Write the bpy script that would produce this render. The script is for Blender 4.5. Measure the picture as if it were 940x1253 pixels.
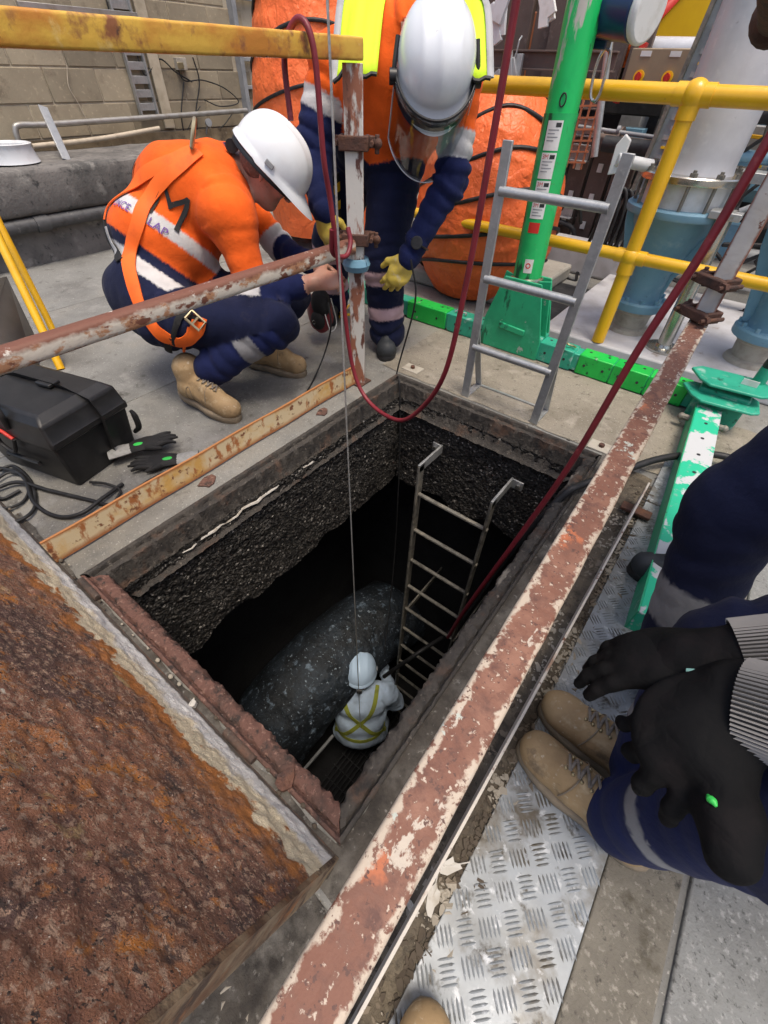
import bpy, bmesh, math, random
import numpy as np
from mathutils import Matrix, Vector
from mathutils.bvhtree import BVHTree

for _o in list(bpy.data.objects):
    bpy.data.objects.remove(_o, do_unlink=True)
scene = bpy.context.scene
COL = scene.collection
rng = np.random.default_rng(7)
random.seed(7)

# ------------------------------------------------------------------ camera
CAM_F, CAM_P, CAM_R, CAM_Y, CAM_H = 522.31, 0.80582, 0.0362034, -0.632732, 1.10
_cy, _sy = math.cos(CAM_Y), math.sin(CAM_Y)
_h = np.array([_sy, _cy, 0.0]); _r0 = np.array([_cy, -_sy, 0.0]); _up = np.array([0, 0, 1.0])
FWD = _h * math.cos(CAM_P) - _up * math.sin(CAM_P)
_cu = _h * math.sin(CAM_P) + _up * math.cos(CAM_P)
RGT = _r0 * math.cos(CAM_R) + _cu * math.sin(CAM_R)
UPV = -_r0 * math.sin(CAM_R) + _cu * math.cos(CAM_R)
CAMP = np.array([0, 0, CAM_H])
cam_d = bpy.data.cameras.new('camera')
cam_d.sensor_fit = 'HORIZONTAL'; cam_d.sensor_width = 36.0
cam_d.lens = 36.0 * CAM_F / 940.0
cam_d.clip_start = 0.02; cam_d.clip_end = 400.0
cam = bpy.data.objects.new('camera', cam_d); COL.objects.link(cam)
M = Matrix.Identity(4)
for i in range(3):
    M[i][0] = RGT[i]; M[i][1] = UPV[i]; M[i][2] = -FWD[i]; M[i][3] = CAMP[i]
cam.matrix_world = M
scene.camera = cam

# ------------------------------------------------------------------ world, sun, exposure
SUN_EL, SUN_AZ = math.radians(74), math.radians(112)      # soft high light through thin cloud
world = bpy.data.worlds.new('World'); scene.world = world; world.use_nodes = True
wn = world.node_tree.nodes; wl = world.node_tree.links
for n in list(wn): wn.remove(n)
wo = wn.new('ShaderNodeOutputWorld'); wb = wn.new('ShaderNodeBackground'); ws = wn.new('ShaderNodeTexSky')
ws.sky_type = 'NISHITA'; ws.sun_disc = False
ws.sun_elevation = SUN_EL; ws.sun_rotation = SUN_AZ
ws.altitude = 0; ws.air_density = 1.0; ws.dust_density = 4.5; ws.ozone_density = 0.6
wb.inputs['Strength'].default_value = 0.135
wl.new(ws.outputs[0], wb.inputs[0]); wl.new(wb.outputs[0], wo.inputs[0])
sun_d = bpy.data.lights.new('sun', 'SUN'); sun_d.energy = 1.5; sun_d.angle = math.radians(18)
sun_d.color = (1.0, 0.90, 0.76)
sun = bpy.data.objects.new('sun', sun_d); COL.objects.link(sun)
_sd = Vector((math.sin(SUN_AZ) * math.cos(SUN_EL), math.cos(SUN_AZ) * math.cos(SUN_EL), math.sin(SUN_EL)))
sun.rotation_euler = _sd.to_track_quat('Z', 'Y').to_euler()
sun.location = (0, 0, 12)
scene.view_settings.view_transform = 'Standard'; scene.view_settings.look = 'None'
scene.view_settings.gamma = 1.0; scene.view_settings.use_curve_mapping = False
scene.view_settings.exposure = 0.68
scene.render.engine = 'CYCLES'
scene.cycles.max_bounces = 8; scene.cycles.diffuse_bounces = 4
scene.cycles.use_denoising = True
# ------------------------------------------------------------------ helpers
def V3(a): return np.array(a, float)
def unit(a):
    a = np.array(a, float); n = np.linalg.norm(a)
    return a / n if n > 1e-12 else a
def ray(u, v):
    return RGT * (u - 470) / CAM_F - UPV * (v - 626.5) / CAM_F + FWD
def PZ(u, v, z=0.0):                       # a point of the photograph on the level z
    d = ray(u, v); return CAMP + d * ((z - CAM_H) / d[2])
def PX(u, v, x):
    d = ray(u, v); return CAMP + d * (x / d[0])
def PY(u, v, y):
    d = ray(u, v); return CAMP + d * (y / d[1])
def lerp(a, b, t): return V3(a) * (1 - t) + V3(b) * t
def catmull(pts, n=8):
    P = [V3(p) for p in pts]
    if len(P) < 3: return np.array([lerp(P[0], P[-1], t) for t in np.linspace(0, 1, n + 1)])
    P = [2 * P[0] - P[1]] + P + [2 * P[-1] - P[-2]]
    out = []
    for i in range(1, len(P) - 2):
        a, b, c, d = P[i - 1], P[i], P[i + 1], P[i + 2]
        for k in range(n):
            t = k / n
            out.append(0.5 * ((2 * b) + (c - a) * t + (2 * a - 5 * b + 4 * c - d) * t * t + (3 * b - a - 3 * c + d) * t ** 3))
    out.append(P[-2])
    return np.array(out)
def frame_of(d, up=(0, 0, 1)):
    d = unit(d); u = V3(up)
    if abs(np.dot(d, unit(u))) > 0.98: u = V3((0, 1, 0)) if abs(d[1]) < 0.9 else V3((1, 0, 0))
    s = unit(np.cross(d, u)); n = np.cross(s, d)
    return d, s, n
def rotm(axis, ang):
    return np.array(Matrix.Rotation(ang, 3, Vector(axis)))
def vnoise(p, scale=1.0, seed=0, octaves=1):
    """value noise on an (n,3) array, roughly -1..1"""
    p = np.asarray(p, float) * scale
    out = np.zeros(len(p)); amp = 1.0; tot = 0
    for o in range(octaves):
        q = p * (2 ** o) + 17.3 * o + seed * 7.77
        i = np.floor(q).astype(np.int64); f = q - i; f = f * f * (3 - 2 * f)
        def hsh(ix, iy, iz):
            h = (ix * 374761393 + iy * 668265263 + iz * 2147483647 + seed * 1013904223) & 0xffffffff
            h = ((h ^ (h >> 13)) * 1274126177) & 0xffffffff
            h = h ^ (h >> 16)
            return (h & 0xffff) / 32767.5 - 1.0
        r = 0
        for dx in (0, 1):
            for dy in (0, 1):
                for dz in (0, 1):
                    w = (f[:, 0] if dx else 1 - f[:, 0]) * (f[:, 1] if dy else 1 - f[:, 1]) * (f[:, 2] if dz else 1 - f[:, 2])
                    r = r + w * hsh(i[:, 0] + dx, i[:, 1] + dy, i[:, 2] + dz)
        out += amp * r; tot += amp; amp *= 0.5
    return out / tot

ORG = {}
class MB:
    def __init__(self): self.v = []; self.f = []; self.m = []; self.mi = 0
    def add(self, vs, fs):
        b = len(self.v); self.v.extend([tuple(map(float, x)) for x in vs])
        self.f.extend([tuple(b + i for i in f) for f in fs]); self.m.extend([self.mi] * len(fs)); return self
    def box(self, c, s, R=None):
        c = V3(c); h = V3(s) / 2
        vs = []
        for x in (-1, 1):
            for y in (-1, 1):
                for z in (-1, 1):
                    o = h * (x, y, z); vs.append(c + (R @ o if R is not None else o))
        return self.add(vs, [(0, 1, 3, 2), (4, 6, 7, 5), (0, 4, 5, 1), (2, 3, 7, 6), (0, 2, 6, 4), (1, 5, 7, 3)])
    def beam(self, p0, p1, w, h, up=(0, 0, 1)):
        p0, p1 = V3(p0), V3(p1); d, s, n = frame_of(p1 - p0, up); vs = []
        for p in (p0, p1):
            for a, b in ((-1, -1), (1, -1), (1, 1), (-1, 1)): vs.append(p + s * a * w / 2 + n * b * h / 2)
        return self.add(vs, [(0, 1, 2, 3), (7, 6, 5, 4), (0, 4, 5, 1), (1, 5, 6, 2), (2, 6, 7, 3), (3, 7, 4, 0)])
    def cyl(self, p0, p1, r0, r1=None, n=16, cap=True):
        p0, p1 = V3(p0), V3(p1); r1 = r0 if r1 is None else r1
        d, s, t = frame_of(p1 - p0); vs = []
        for p, r in ((p0, r0), (p1, r1)):
            for k in range(n):
                a = 2 * math.pi * k / n; vs.append(p + r * (s * math.cos(a) + t * math.sin(a)))
        fs = [(k, (k + 1) % n, n + (k + 1) % n, n + k) for k in range(n)]
        if cap: fs += [tuple(range(n - 1, -1, -1)), tuple(range(n, 2 * n))]
        return self.add(vs, fs)
    def tube(self, pts, r, n=8, cap=True, flat=1.0, up=(0, 0, 1)):
        P = np.array(pts, float); m = len(P)
        rr = np.full(m, r) if np.isscalar(r) else np.interp(np.linspace(0, 1, m), np.linspace(0, 1, len(r)), r)
        T = np.gradient(P, axis=0); T /= np.linalg.norm(T, axis=1)[:, None] + 1e-12
        d, s, t = frame_of(T[0], up); vs = []
        for i in range(m):
            s = unit(s - T[i] * np.dot(s, T[i])); t = np.cross(T[i], s)
            for k in range(n):
                a = 2 * math.pi * k / n; vs.append(P[i] + rr[i] * (s * math.cos(a) + t * math.sin(a) * flat))
        fs = []
        for i in range(m - 1):
            for k in range(n):
                fs.append((i * n + k, i * n + (k + 1) % n, (i + 1) * n + (k + 1) % n, (i + 1) * n + k))
        if cap: fs += [tuple(range(n - 1, -1, -1)), tuple(range((m - 1) * n, m * n))]
        return self.add(vs, fs)
    def lathe(self, prof, base=(0, 0, 0), axis=(0, 0, 1), n=24, cap=True):
        base = V3(base); d, s, t = frame_of(axis); vs = []
        for r, z in prof:
            for k in range(n):
                a = 2 * math.pi * k / n; vs.append(base + d * z + r * (s * math.cos(a) + t * math.sin(a)))
        m = len(prof); fs = []
        for i in range(m - 1):
            for k in range(n): fs.append((i * n + k, i * n + (k + 1) % n, (i + 1) * n + (k + 1) % n, (i + 1) * n + k))
        if cap: fs += [tuple(range(n - 1, -1, -1)), tuple(range((m - 1) * n, m * n))]
        return self.add(vs, fs)
    def prism(self, poly, o, ax, bx, dv):
        o, ax, bx, dv = V3(o), V3(ax), V3(bx), V3(dv); n = len(poly)
        vs = [o + ax * a + bx * b for a, b in poly]; vs += [p + dv for p in vs]
        fs = [tuple(range(n - 1, -1, -1)), tuple(range(n, 2 * n))] + [(k, (k + 1) % n, n + (k + 1) % n, n + k) for k in range(n)]
        return self.add(vs, fs)
    def ell(self, c, r, R=None, nu=14, nv=8):
        c = V3(c); r = V3(r) if not np.isscalar(r) else V3((r, r, r)); vs = []
        for i in range(nv + 1):
            p = math.pi * i / nv
            for k in range(nu):
                a = 2 * math.pi * k / nu; o = r * (math.sin(p) * math.cos(a), math.sin(p) * math.sin(a), math.cos(p))
                vs.append(c + (R @ o if R is not None else o))
        fs = [(i * nu + k, (i + 1) * nu + k, (i + 1) * nu + (k + 1) % nu, i * nu + (k + 1) % nu) for i in range(nv) for k in range(nu)]
        return self.add(vs, fs)
    def grid(self, P):                      # P: (nu,nv,3)
        nu, nv = P.shape[:2]
        fs = [(i * nv + j, (i + 1) * nv + j, (i + 1) * nv + j + 1, i * nv + j + 1) for i in range(nu - 1) for j in range(nv - 1)]
        return self.add(P.reshape(-1, 3), fs)
    def sweep(self, prof, p0, p1, up=(0, 0, 1), closed=True):
        """prof: (side, up) points swept straight from p0 to p1"""
        p0, p1 = V3(p0), V3(p1); d, s, n = frame_of(p1 - p0, up); m = len(prof)
        vs = [p + s * a + n * b for p in (p0, p1) for a, b in prof]
        fs = [(k, (k + 1) % m, m + (k + 1) % m, m + k) for k in range(m if closed else m - 1)]
        if closed: fs += [tuple(range(m - 1, -1, -1)), tuple(range(m, 2 * m))]
        return self.add(vs, fs)
    def build(self, name, mat, parent=None, bevel=0, seg=2, smooth=35, clean=True, kind=None, label=None):
        o0 = V3(ORG.get(parent.name, (0, 0, 0))) if parent is not None else V3((0, 0, 0))
        if parent is None and self.v:
            a = np.array(self.v); o0 = V3(((a[:, 0].min() + a[:, 0].max()) / 2, (a[:, 1].min() + a[:, 1].max()) / 2, a[:, 2].min()))
        me = bpy.data.meshes.new(name)
        me.from_pydata([tuple(V3(x) - o0) for x in self.v], [], self.f)
        mats = mat if isinstance(mat, (list, tuple)) else [mat]
        for mm in mats: me.materials.append(mm)
        if len(mats) > 1:
            me.polygons.foreach_set('material_index', self.m)
        if clean:
            bm = bmesh.new(); bm.from_mesh(me)
            bmesh.ops.remove_doubles(bm, verts=bm.verts, dist=1e-6)
            bmesh.ops.recalc_face_normals(bm, faces=bm.faces)
            bm.to_mesh(me); bm.free()
        if smooth:
            me.polygons.foreach_set('use_smooth', [True] * len(me.polygons))
            me.set_sharp_from_angle(angle=math.radians(smooth))
        me.update()
        o = bpy.data.objects.new(name, me); COL.objects.link(o)
        if parent is not None: o.parent = parent
        else: o.location = o0
        ORG[o.name] = o0
        if bevel:
            b = o.modifiers.new('bevel', 'BEVEL'); b.width = bevel; b.segments = seg; b.limit_method = 'ANGLE'; b.angle_limit = math.radians(40)
            b.harden_normals = False
        if kind: o['kind'] = kind
        if label: o['label'] = label
        return o

def tag(o, label, cat, group=None):
    o['label'] = label; o['category'] = cat
    if group: o['group'] = group
    return o
def thing(name, label, cat, loc=(0, 0, 0), group=None):
    o = bpy.data.objects.new(name, None); COL.objects.link(o); o.empty_display_size = 0.1
    o.location = tuple(map(float, loc)); ORG[o.name] = V3(loc)
    return tag(o, label, cat, group)
def struct(o): o['kind'] = 'structure'; return o
def share(o, parent, loc, rot=None, scale=None):
    """a copy of a piece, sharing its mesh; loc is in world space"""
    c = o.copy(); COL.objects.link(c); c.parent = parent
    p0 = V3(ORG.get(parent.name, (0, 0, 0))) if parent is not None else V3((0, 0, 0))
    c.location = tuple(V3(loc) - p0)
    if rot is not None: c.rotation_euler = rot
    if scale is not None: c.scale = scale
    return c

# ------------------------------------------------------------------ materials
def mat(name, base, layers=(), rough=0.6, metal=0.0, bump=(), spec=0.5, rvar=0.0, coat=0.0, alpha=None, trans=0.0, ior=1.45, sheen=0.0, gen=False):
    """layers: (colour, scale, lo, hi, kind='noise', stretch=(1,1,1)); bump: (scale, strength, distance, kind)"""
    m = bpy.data.materials.new(name); m.use_nodes = True; t = m.node_tree; N = t.nodes; L = t.links
    b = N['Principled BSDF']
    tc = N.new('ShaderNodeTexCoord'); oi = N.new('ShaderNodeObjectInfo')
    ma = N.new('ShaderNodeMath'); ma.operation = 'MULTIPLY'; ma.inputs[1].default_value = 13.0; L.new(oi.outputs['Random'], ma.inputs[0])
    va = N.new('ShaderNodeVectorMath'); va.operation = 'ADD'; L.new(tc.outputs['Object'], va.inputs[0]); L.new(ma.outputs[0], va.inputs[1])
    src = va.outputs[0]
    def tex(scale, kind, st=(1, 1, 1), det=6.0, dist=0.0):
        if st != (1, 1, 1):
            mp = N.new('ShaderNodeMapping'); mp.inputs['Scale'].default_value = st; L.new(src, mp.inputs[0]); s = mp.outputs[0]
        else: s = src
        if kind == 'voronoi':
            x = N.new('ShaderNodeTexVoronoi'); x.inputs['Scale'].default_value = scale; L.new(s, x.inputs['Vector']); return x.outputs['Distance']
        if kind == 'cell':
            x = N.new('ShaderNodeTexVoronoi'); x.inputs['Scale'].default_value = scale; L.new(s, x.inputs['Vector'])
            sp = N.new('ShaderNodeSeparateColor'); L.new(x.outputs['Color'], sp.inputs[0]); return sp.outputs[0]
        if kind == 'wave':
            x = N.new('ShaderNodeTexWave'); x.inputs['Scale'].default_value = scale; x.inputs['Distortion'].default_value = 6; x.inputs['Detail'].default_value = 3
            L.new(s, x.inputs['Vector']); return x.outputs['Fac']
        if kind == 'ridge':
            x = N.new('ShaderNodeTexNoise'); x.inputs['Scale'].default_value = scale; x.inputs['Detail'].default_value = 1.5; x.inputs['Distortion'].default_value = .6; L.new(s, x.inputs['Vector'])
            a1 = N.new('ShaderNodeMath'); a1.operation = 'SUBTRACT'; L.new(x.outputs['Fac'], a1.inputs[0]); a1.inputs[1].default_value = .5
            a2 = N.new('ShaderNodeMath'); a2.operation = 'ABSOLUTE'; L.new(a1.outputs[0], a2.inputs[0]); return a2.outputs[0]
        x = N.new('ShaderNodeTexNoise'); x.inputs['Scale'].default_value = scale; x.inputs['Detail'].default_value = det
        x.inputs['Roughness'].default_value = 0.62; x.inputs['Distortion'].default_value = 0.4 if kind == 'swirl' else dist
        L.new(s, x.inputs['Vector']); return x.outputs['Fac']
    def ramp(f, lo, hi):
        r = N.new('ShaderNodeMapRange'); r.inputs['From Min'].default_value = lo; r.inputs['From Max'].default_value = hi; L.new(f, r.inputs['Value']); return r.outputs[0]
    col = None
    c0 = N.new('ShaderNodeRGB'); c0.outputs[0].default_value = (*base, 1); col = c0.outputs[0]
    for ly in layers:
        c, sc, lo, hi = ly[:4]; kind = ly[4] if len(ly) > 4 else 'noise'; st = ly[5] if len(ly) > 5 else (1, 1, 1)
        mx = N.new('ShaderNodeMix'); mx.data_type = 'RGBA'
        if kind[:2] == 'g:':               # wear that follows one axis of the piece, with a ragged border
            sx = N.new('ShaderNodeSeparateXYZ'); L.new(tc.outputs['Object'], sx.inputs[0])
            m1 = N.new('ShaderNodeMath'); m1.operation = 'SUBTRACT'; L.new(tex(sc, 'noise'), m1.inputs[0]); m1.inputs[1].default_value = .5
            m2 = N.new('ShaderNodeMath'); m2.operation = 'MULTIPLY'; L.new(m1.outputs[0], m2.inputs[0]); m2.inputs[1].default_value = st[0]
            m3 = N.new('ShaderNodeMath'); m3.operation = 'ADD'; L.new(m2.outputs[0], m3.inputs[0]); L.new(sx.outputs['xyz'.index(kind[2])], m3.inputs[1])
            if kind[3:] == 'abs':
                m4 = N.new('ShaderNodeMath'); m4.operation = 'ABSOLUTE'; L.new(sx.outputs['xyz'.index(kind[2])], m4.inputs[0]); L.new(m4.outputs[0], m3.inputs[1])
            fac = ramp(m3.outputs[0], lo, hi)
        else: fac = ramp(tex(sc, kind, st), lo, hi)
        L.new(fac, mx.inputs[0]); L.new(col, mx.inputs[6]); mx.inputs[7].default_value = (*c, 1); col = mx.outputs[2]
    L.new(col, b.inputs['Base Color'])
    b.inputs['Roughness'].default_value = rough; b.inputs['Metallic'].default_value = metal
    b.inputs['Specular IOR Level'].default_value = spec; b.inputs['IOR'].default_value = ior
    if coat: b.inputs['Coat Weight'].default_value = coat; b.inputs['Coat Roughness'].default_value = 0.15
    if sheen: b.inputs['Sheen Weight'].default_value = sheen
    if trans: b.inputs['Transmission Weight'].default_value = trans
    if rvar:
        mr = N.new('ShaderNodeMapRange'); mr.inputs['From Min'].default_value = .3; mr.inputs['From Max'].default_value = .7
        mr.inputs['To Min'].default_value = max(.05, rough - rvar); mr.inputs['To Max'].default_value = min(1, rough + rvar)
        L.new(tex(9, 'noise'), mr.inputs['Value']); L.new(mr.outputs[0], b.inputs['Roughness'])
    prev = None
    for bp in bump:
        sc, stg, di = bp[:3]; kind = bp[3] if len(bp) > 3 else 'noise'; st = bp[4] if len(bp) > 4 else (1, 1, 1)
        bn = N.new('ShaderNodeBump'); bn.inputs['Strength'].default_value = stg; bn.inputs['Distance'].default_value = di
        L.new(tex(sc, kind, st), bn.inputs['Height'])
        if prev is not None: L.new(prev, bn.inputs['Normal'])
        prev = bn.outputs[0]
    if prev is not None: L.new(prev, b.inputs['Normal'])
    if alpha is not None: b.inputs['Alpha'].default_value = alpha
    return m
MT = {}
MT['concrete'] = mat('concrete', (.2, .2, .188), [((.25, .235, .2), .9, .45, .6), ((.13, .128, .12), 2.3, .45, .66), ((.27, .265, .25), 6, .55, .72), ((.09, .085, .075), 14, .6, .74), ((.07, .066, .058), 4, .63, .7), ((.38, .37, .35), 130, .6, .7), ((.07, .07, .066), 170, .61, .7)], rough=.9, bump=[(140, .5, .004), (18, .25, .006)])
MT['concrete_far'] = mat('concrete_far', (.33, .31, .27), [((.2, .18, .15), 2.5, .45, .7), ((.42, .39, .34), 7, .5, .75), ((.12, .1, .08), 30, .6, .75)], rough=.9, bump=[(60, .5, .008), (9, .3, .01)])
MT['slab'] = mat('slab', (.21, .215, .208), [((.145, .145, .138), 4, .45, .66), ((.32, .32, .31), 90, .56, .68), ((.08, .08, .076), 120, .57, .68), ((.1, .095, .08), 9, .62, .72)], rough=.9, bump=[(110, .7, .005), (25, .3, .004)])
MT['slab_strip'] = mat('slab_strip', (.175, .16, .13), [((.12, .108, .088), 6, .45, .66), ((.27, .25, .21), 90, .56, .68), ((.06, .055, .045), 60, .58, .7), ((.08, .07, .05), 9, .6, .7)], rough=.92, bump=[(110, .7, .005), (25, .35, .004)])
MT['ledge'] = mat('ledge', (.17, .16, .15), [((.08, .078, .075), 3, .42, .62), ((.27, .26, .24), 9, .55, .72), ((.05, .05, .05), 24, .58, .7)], rough=.92, bump=[(60, .6, .008), (10, .4, .012)])
MT['block'] = mat('block', (.36, .305, .215), [((.28, .235, .165), 3, .4, .7), ((.2, .16, .11), 7, .58, .75), ((.5, .42, .29), 40, .58, .75)], rough=.9, bump=[(90, .4, .004)])
MT['mortar'] = mat('mortar', (.47, .41, .31), [((.33, .28, .2), 8, .45, .7)], rough=.95, bump=[(90, .5, .004)])
MT['plinth'] = mat('plinth', (.34, .26, .15), [((.2, .15, .09), 4, .4, .62), ((.1, .075, .05), 9, .52, .68), ((.42, .36, .26), 14, .6, .75)], rough=.9, bump=[(30, .5, .01)])
MT['rust_heavy'] = mat('rust_heavy', (.115, .05, .032), [((.2, .08, .035), 7, .48, .7), ((.30, .105, .025), 11, .6, .72), ((.055, .032, .028), 16, .52, .68), ((.24, .13, .085), 55, .58, .72), ((.03, .02, .018), 70, .58, .68)], rough=.78, bump=[(90, 1, .006), (30, .8, .012), (220, .7, .003)], rvar=.18, spec=.6)
MT['rust_dark'] = mat('rust_dark', (.075, .055, .045), [((.14, .07, .045), 9, .5, .68), ((.04, .033, .03), 20, .48, .66), ((.2, .17, .14), 60, .62, .72), ((.26, .24, .21), 14, .68, .76)], rough=.8, bump=[(80, .9, .006), (25, .6, .01)], rvar=.2)
MT['rust_red'] = mat('rust_red', (.13, .065, .05), [((.07, .042, .034), 10, .46, .64), ((.24, .14, .11), 70, .56, .68), ((.035, .025, .022), 40, .55, .67), ((.3, .24, .2), 120, .66, .71)], rough=.82, bump=[(90, 1, .006), (25, .7, .01)])
MT['rust_brown'] = mat('rust_brown', (.085, .04, .028), [((.14, .06, .03), 20, .48, .68), ((.04, .025, .02), 30, .5, .7)], rough=.75, bump=[(90, .8, .004)])
MT['beam_paint'] = mat('beam_paint', (.21, .085, .06), [((.27, .12, .085), 9, .45, .7), ((.13, .06, .045), 15, .55, .72), ((.6, .52, .42), 11, .56, .61, 'noise', (1, .35, 1)), ((.17, .08, .055), 60, .6, .68)], rough=.7, bump=[(70, .5, .003), (12, .3, .003)])
MT['rail_white'] = mat('rail_white', (.62, .57, .5), [((.42, .2, .1), 13, .5, .56, 'noise', (1, .4, 1)), ((.16, .06, .035), 17, .55, .61, 'noise', (1, .4, 1)), ((.5, .36, .22), 30, .6, .72)], rough=.6, bump=[(60, .4, .003)])
MT['rail_yellow_rust'] = mat('rail_yellow_rust', (.66, .40, .06), [((.5, .2, .03), 9, .45, .62, 'noise', (1, .5, 1)), ((.26, .1, .04), 16, .54, .66), ((.7, .52, .2), 12, .62, .72), ((.1, .05, .03), 30, .66, .74)], rough=.55, bump=[(60, .35, .003)])
MT['kick_cream'] = mat('kick_cream', (.66, .54, .32), [((.62, .36, .1), 8, .46, .66), ((.36, .13, .045), 20, .56, .63, 'noise', (1, 1, .5)), ((.2, .075, .035), 30, .6, .66)], rough=.6, bump=[(60, .4, .003)])
MT['post_white'] = mat('post_white', (.6, .58, .53), [((.3, .12, .07), 14, .52, .57, 'noise', (1, 1, .3)), ((.13, .055, .04), 22, .56, .62, 'noise', (1, 1, .35))], rough=.6, bump=[(60, .4, .003)])
MT['grit'] = mat('grit', (.03, .027, .024), [((.075, .066, .055), 60, .5, .64), ((.075, .069, .06), 140, .74, .76, 'cell'), ((.012, .011, .01), 110, .30, .28, 'cell'), ((.3, .28, .25), 125, .955, .962, 'cell'), ((.012, .01, .009), 18, .5, .7)], rough=.5, bump=[(85, 1, .012, 'voronoi'), (45, .9, .015), (220, .8, .004)], spec=.55)
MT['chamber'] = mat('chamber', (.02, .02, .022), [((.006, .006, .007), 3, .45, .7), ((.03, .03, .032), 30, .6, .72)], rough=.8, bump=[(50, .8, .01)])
MT['pipe_scale'] = mat('pipe_scale', (.022, .031, .043), [((.008, .011, .015), 4, .42, .56), ((.14, .19, .25), 12, .585, .68), ((.32, .39, .46), 44, .61, .69), ((.015, .018, .02), 40, .52, .68)], rough=.6, bump=[(45, 1, .012), (14, .7, .02)])
MT['galv'] = mat('galv', (.42, .43, .43), [((.32, .33, .33), 20, .45, .7), ((.5, .5, .49), 60, .55, .7), ((.3, .26, .2), 9, .66, .75)], rough=.45, metal=.6, bump=[(90, .2, .002)], rvar=.12)
MT['galv_dirty'] = mat('galv_dirty', (.2, .19, .165), [((.32, .29, .23), 30, .52, .68), ((.08, .075, .065), 18, .5, .68)], rough=.6, metal=.35, bump=[(80, .5, .003)])
MT['alu_plate'] = mat('alu_plate', (.29, .315, .335), [((.22, .23, .23), 5, .42, .64), ((.12, .105, .08), 7, .52, .66), ((.055, .048, .036), 24, .57, .68), ((.09, .075, .055), 3, .6, .68), ((.46, .48, .5), 50, .58, .7)], rough=.55, metal=.2, bump=[(60, .3, .002), (9, .2, .003)], rvar=.12)
MT['steel'] = mat('steel', (.55, .54, .5), [((.4, .39, .35), 8, .45, .7)], rough=.25, metal=.9)
MT['green'] = mat('green', (.02, .36, .17), [((.015, .27, .13), 5, .45, .68), ((.06, .42, .24), 9, .55, .7), ((.01, .12, .06), 24, .60, .67, 'noise', (1, 1, .3)), ((.32, .4, .34), 20, .655, .69), ((.12, .1, .07), 14, .67, .72)], rough=.42, bump=[(30, .15, .003)])
MT['green_bright'] = mat('green_bright', (.015, .5, .07), [((.01, .37, .05), 6, .45, .7), ((.005, .12, .03), 22, .61, .67), ((.3, .4, .28), 18, .67, .70)], rough=.38, bump=[(30, .15, .003)])
MT['green_mast'] = mat('green_mast', (.02, .44, .12), [((.012, .34, .1), 6, .48, .66), ((.1, .5, .2), 9, .58, .7), ((.5, .46, .4), 9, .655, .68, 'noise', (1, 1, .3)), ((.015, .08, .035), 16, .57, .62, 'noise', (1, 1, .2)), ((.1, .09, .06), 30, .64, .70)], rough=.4, bump=[(30, .2, .003)])
MT['green_teal'] = mat('green_teal', (.03, .34, .22), [((.015, .25, .16), 8, .45, .68), ((.3, .46, .4), 14, .58, .7), ((.02, .1, .07), 26, .6, .68), ((.14, .12, .09), 12, .66, .72)], rough=.4, bump=[(30, .15, .003)])
MT['green_worn'] = mat('green_worn', (.5, .52, .52), [((.02, .44, .24), 5, .52, .535), ((.36, .37, .36), 30, .62, .72)], rough=.5, bump=[(40, .2, .003)])
MT['yellow'] = mat('yellow', (.78, .44, .015), [((.66, .35, .012), 5, .45, .7), ((.3, .16, .03), 40, .68, .76)], rough=.33, bump=[(40, .08, .002)], coat=.2)
MT['blue_valve'] = mat('blue_valve', (.17, .33, .44), [((.12, .26, .36), 5, .45, .7), ((.26, .4, .48), 14, .58, .75), ((.06, .12, .16), 30, .66, .75)], rough=.5, bump=[(60, .3, .004)])
MT['grey_pipe'] = mat('grey_pipe', (.55, .56, .6), [((.44, .45, .49), 4, .4, .65), ((.62, .63, .66), 18, .58, .75), ((.3, .3, .32), 30, .68, .76)], rough=.32, bump=[(12, .08, .006)], coat=.2)
MT['cast_tan'] = mat('cast_tan', (.4, .37, .31), [((.25, .22, .18), 12, .45, .7)], rough=.7, bump=[(60, .4, .004)])
MT['deck_grey'] = mat('deck_grey', (.5, .5, .52), [((.38, .37, .37), 5, .45, .7), ((.25, .2, .16), 11, .62, .75)], rough=.55, bump=[(60, .2, .003)])
MT['tarp'] = mat('tarp', (.86, .17, .045), [((.8, .14, .035), 5, .45, .7)], rough=.42, bump=[(7, .5, .03, 'ridge'), (18, .8, .02, 'ridge', (1, 1, .6)), (42, .7, .008, 'ridge')], spec=.4)
MT['hivis'] = mat('hivis', (.85, .16, .012), [((.72, .125, .01), 7, .45, .7), ((.62, .12, .02), 18, .6, .75)], rough=.85, bump=[(500, .25, .001), (14, .35, .008), (30, .2, .004)], sheen=.2)
MT['hivis_bright'] = mat('hivis_bright', (.9, .15, .012), [((.8, .12, .01), 9, .45, .7)], rough=.7, bump=[(30, .3, .004)])
MT['navy'] = mat('navy', (.016, .021, .062), [((.025, .031, .08), 8, .45, .7), ((.011, .014, .042), 16, .5, .7), ((.12, .12, .13), 150, .715, .74)], rough=.9, bump=[(500, .25, .001), (13, .5, .008), (28, .3, .005)], sheen=.15)
MT['navy_bright'] = mat('navy_bright', (.02, .03, .13), [((.03, .042, .16), 8, .45, .7), ((.014, .02, .09), 16, .5, .7)], rough=.9, bump=[(500, .25, .001), (13, .5, .008), (28, .3, .005)], sheen=.15)
MT['refl'] = mat('refl', (.62, .61, .6), [((.5, .49, .48), 20, .5, .7), ((.36, .34, .31), 9, .62, .75)], rough=.55, bump=[(160, .2, .001), (30, .3, .004)])
MT['refl_grey'] = mat('refl_grey', (.34, .34, .345), [((.26, .26, .26), 20, .5, .7)], rough=.6, bump=[(160, .2, .001), (30, .3, .004)])
MT['refl_pink'] = mat('refl_pink', (.6, .42, .44), [((.5, .34, .36), 20, .5, .7)], rough=.6, bump=[(160, .2, .001)])
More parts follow.
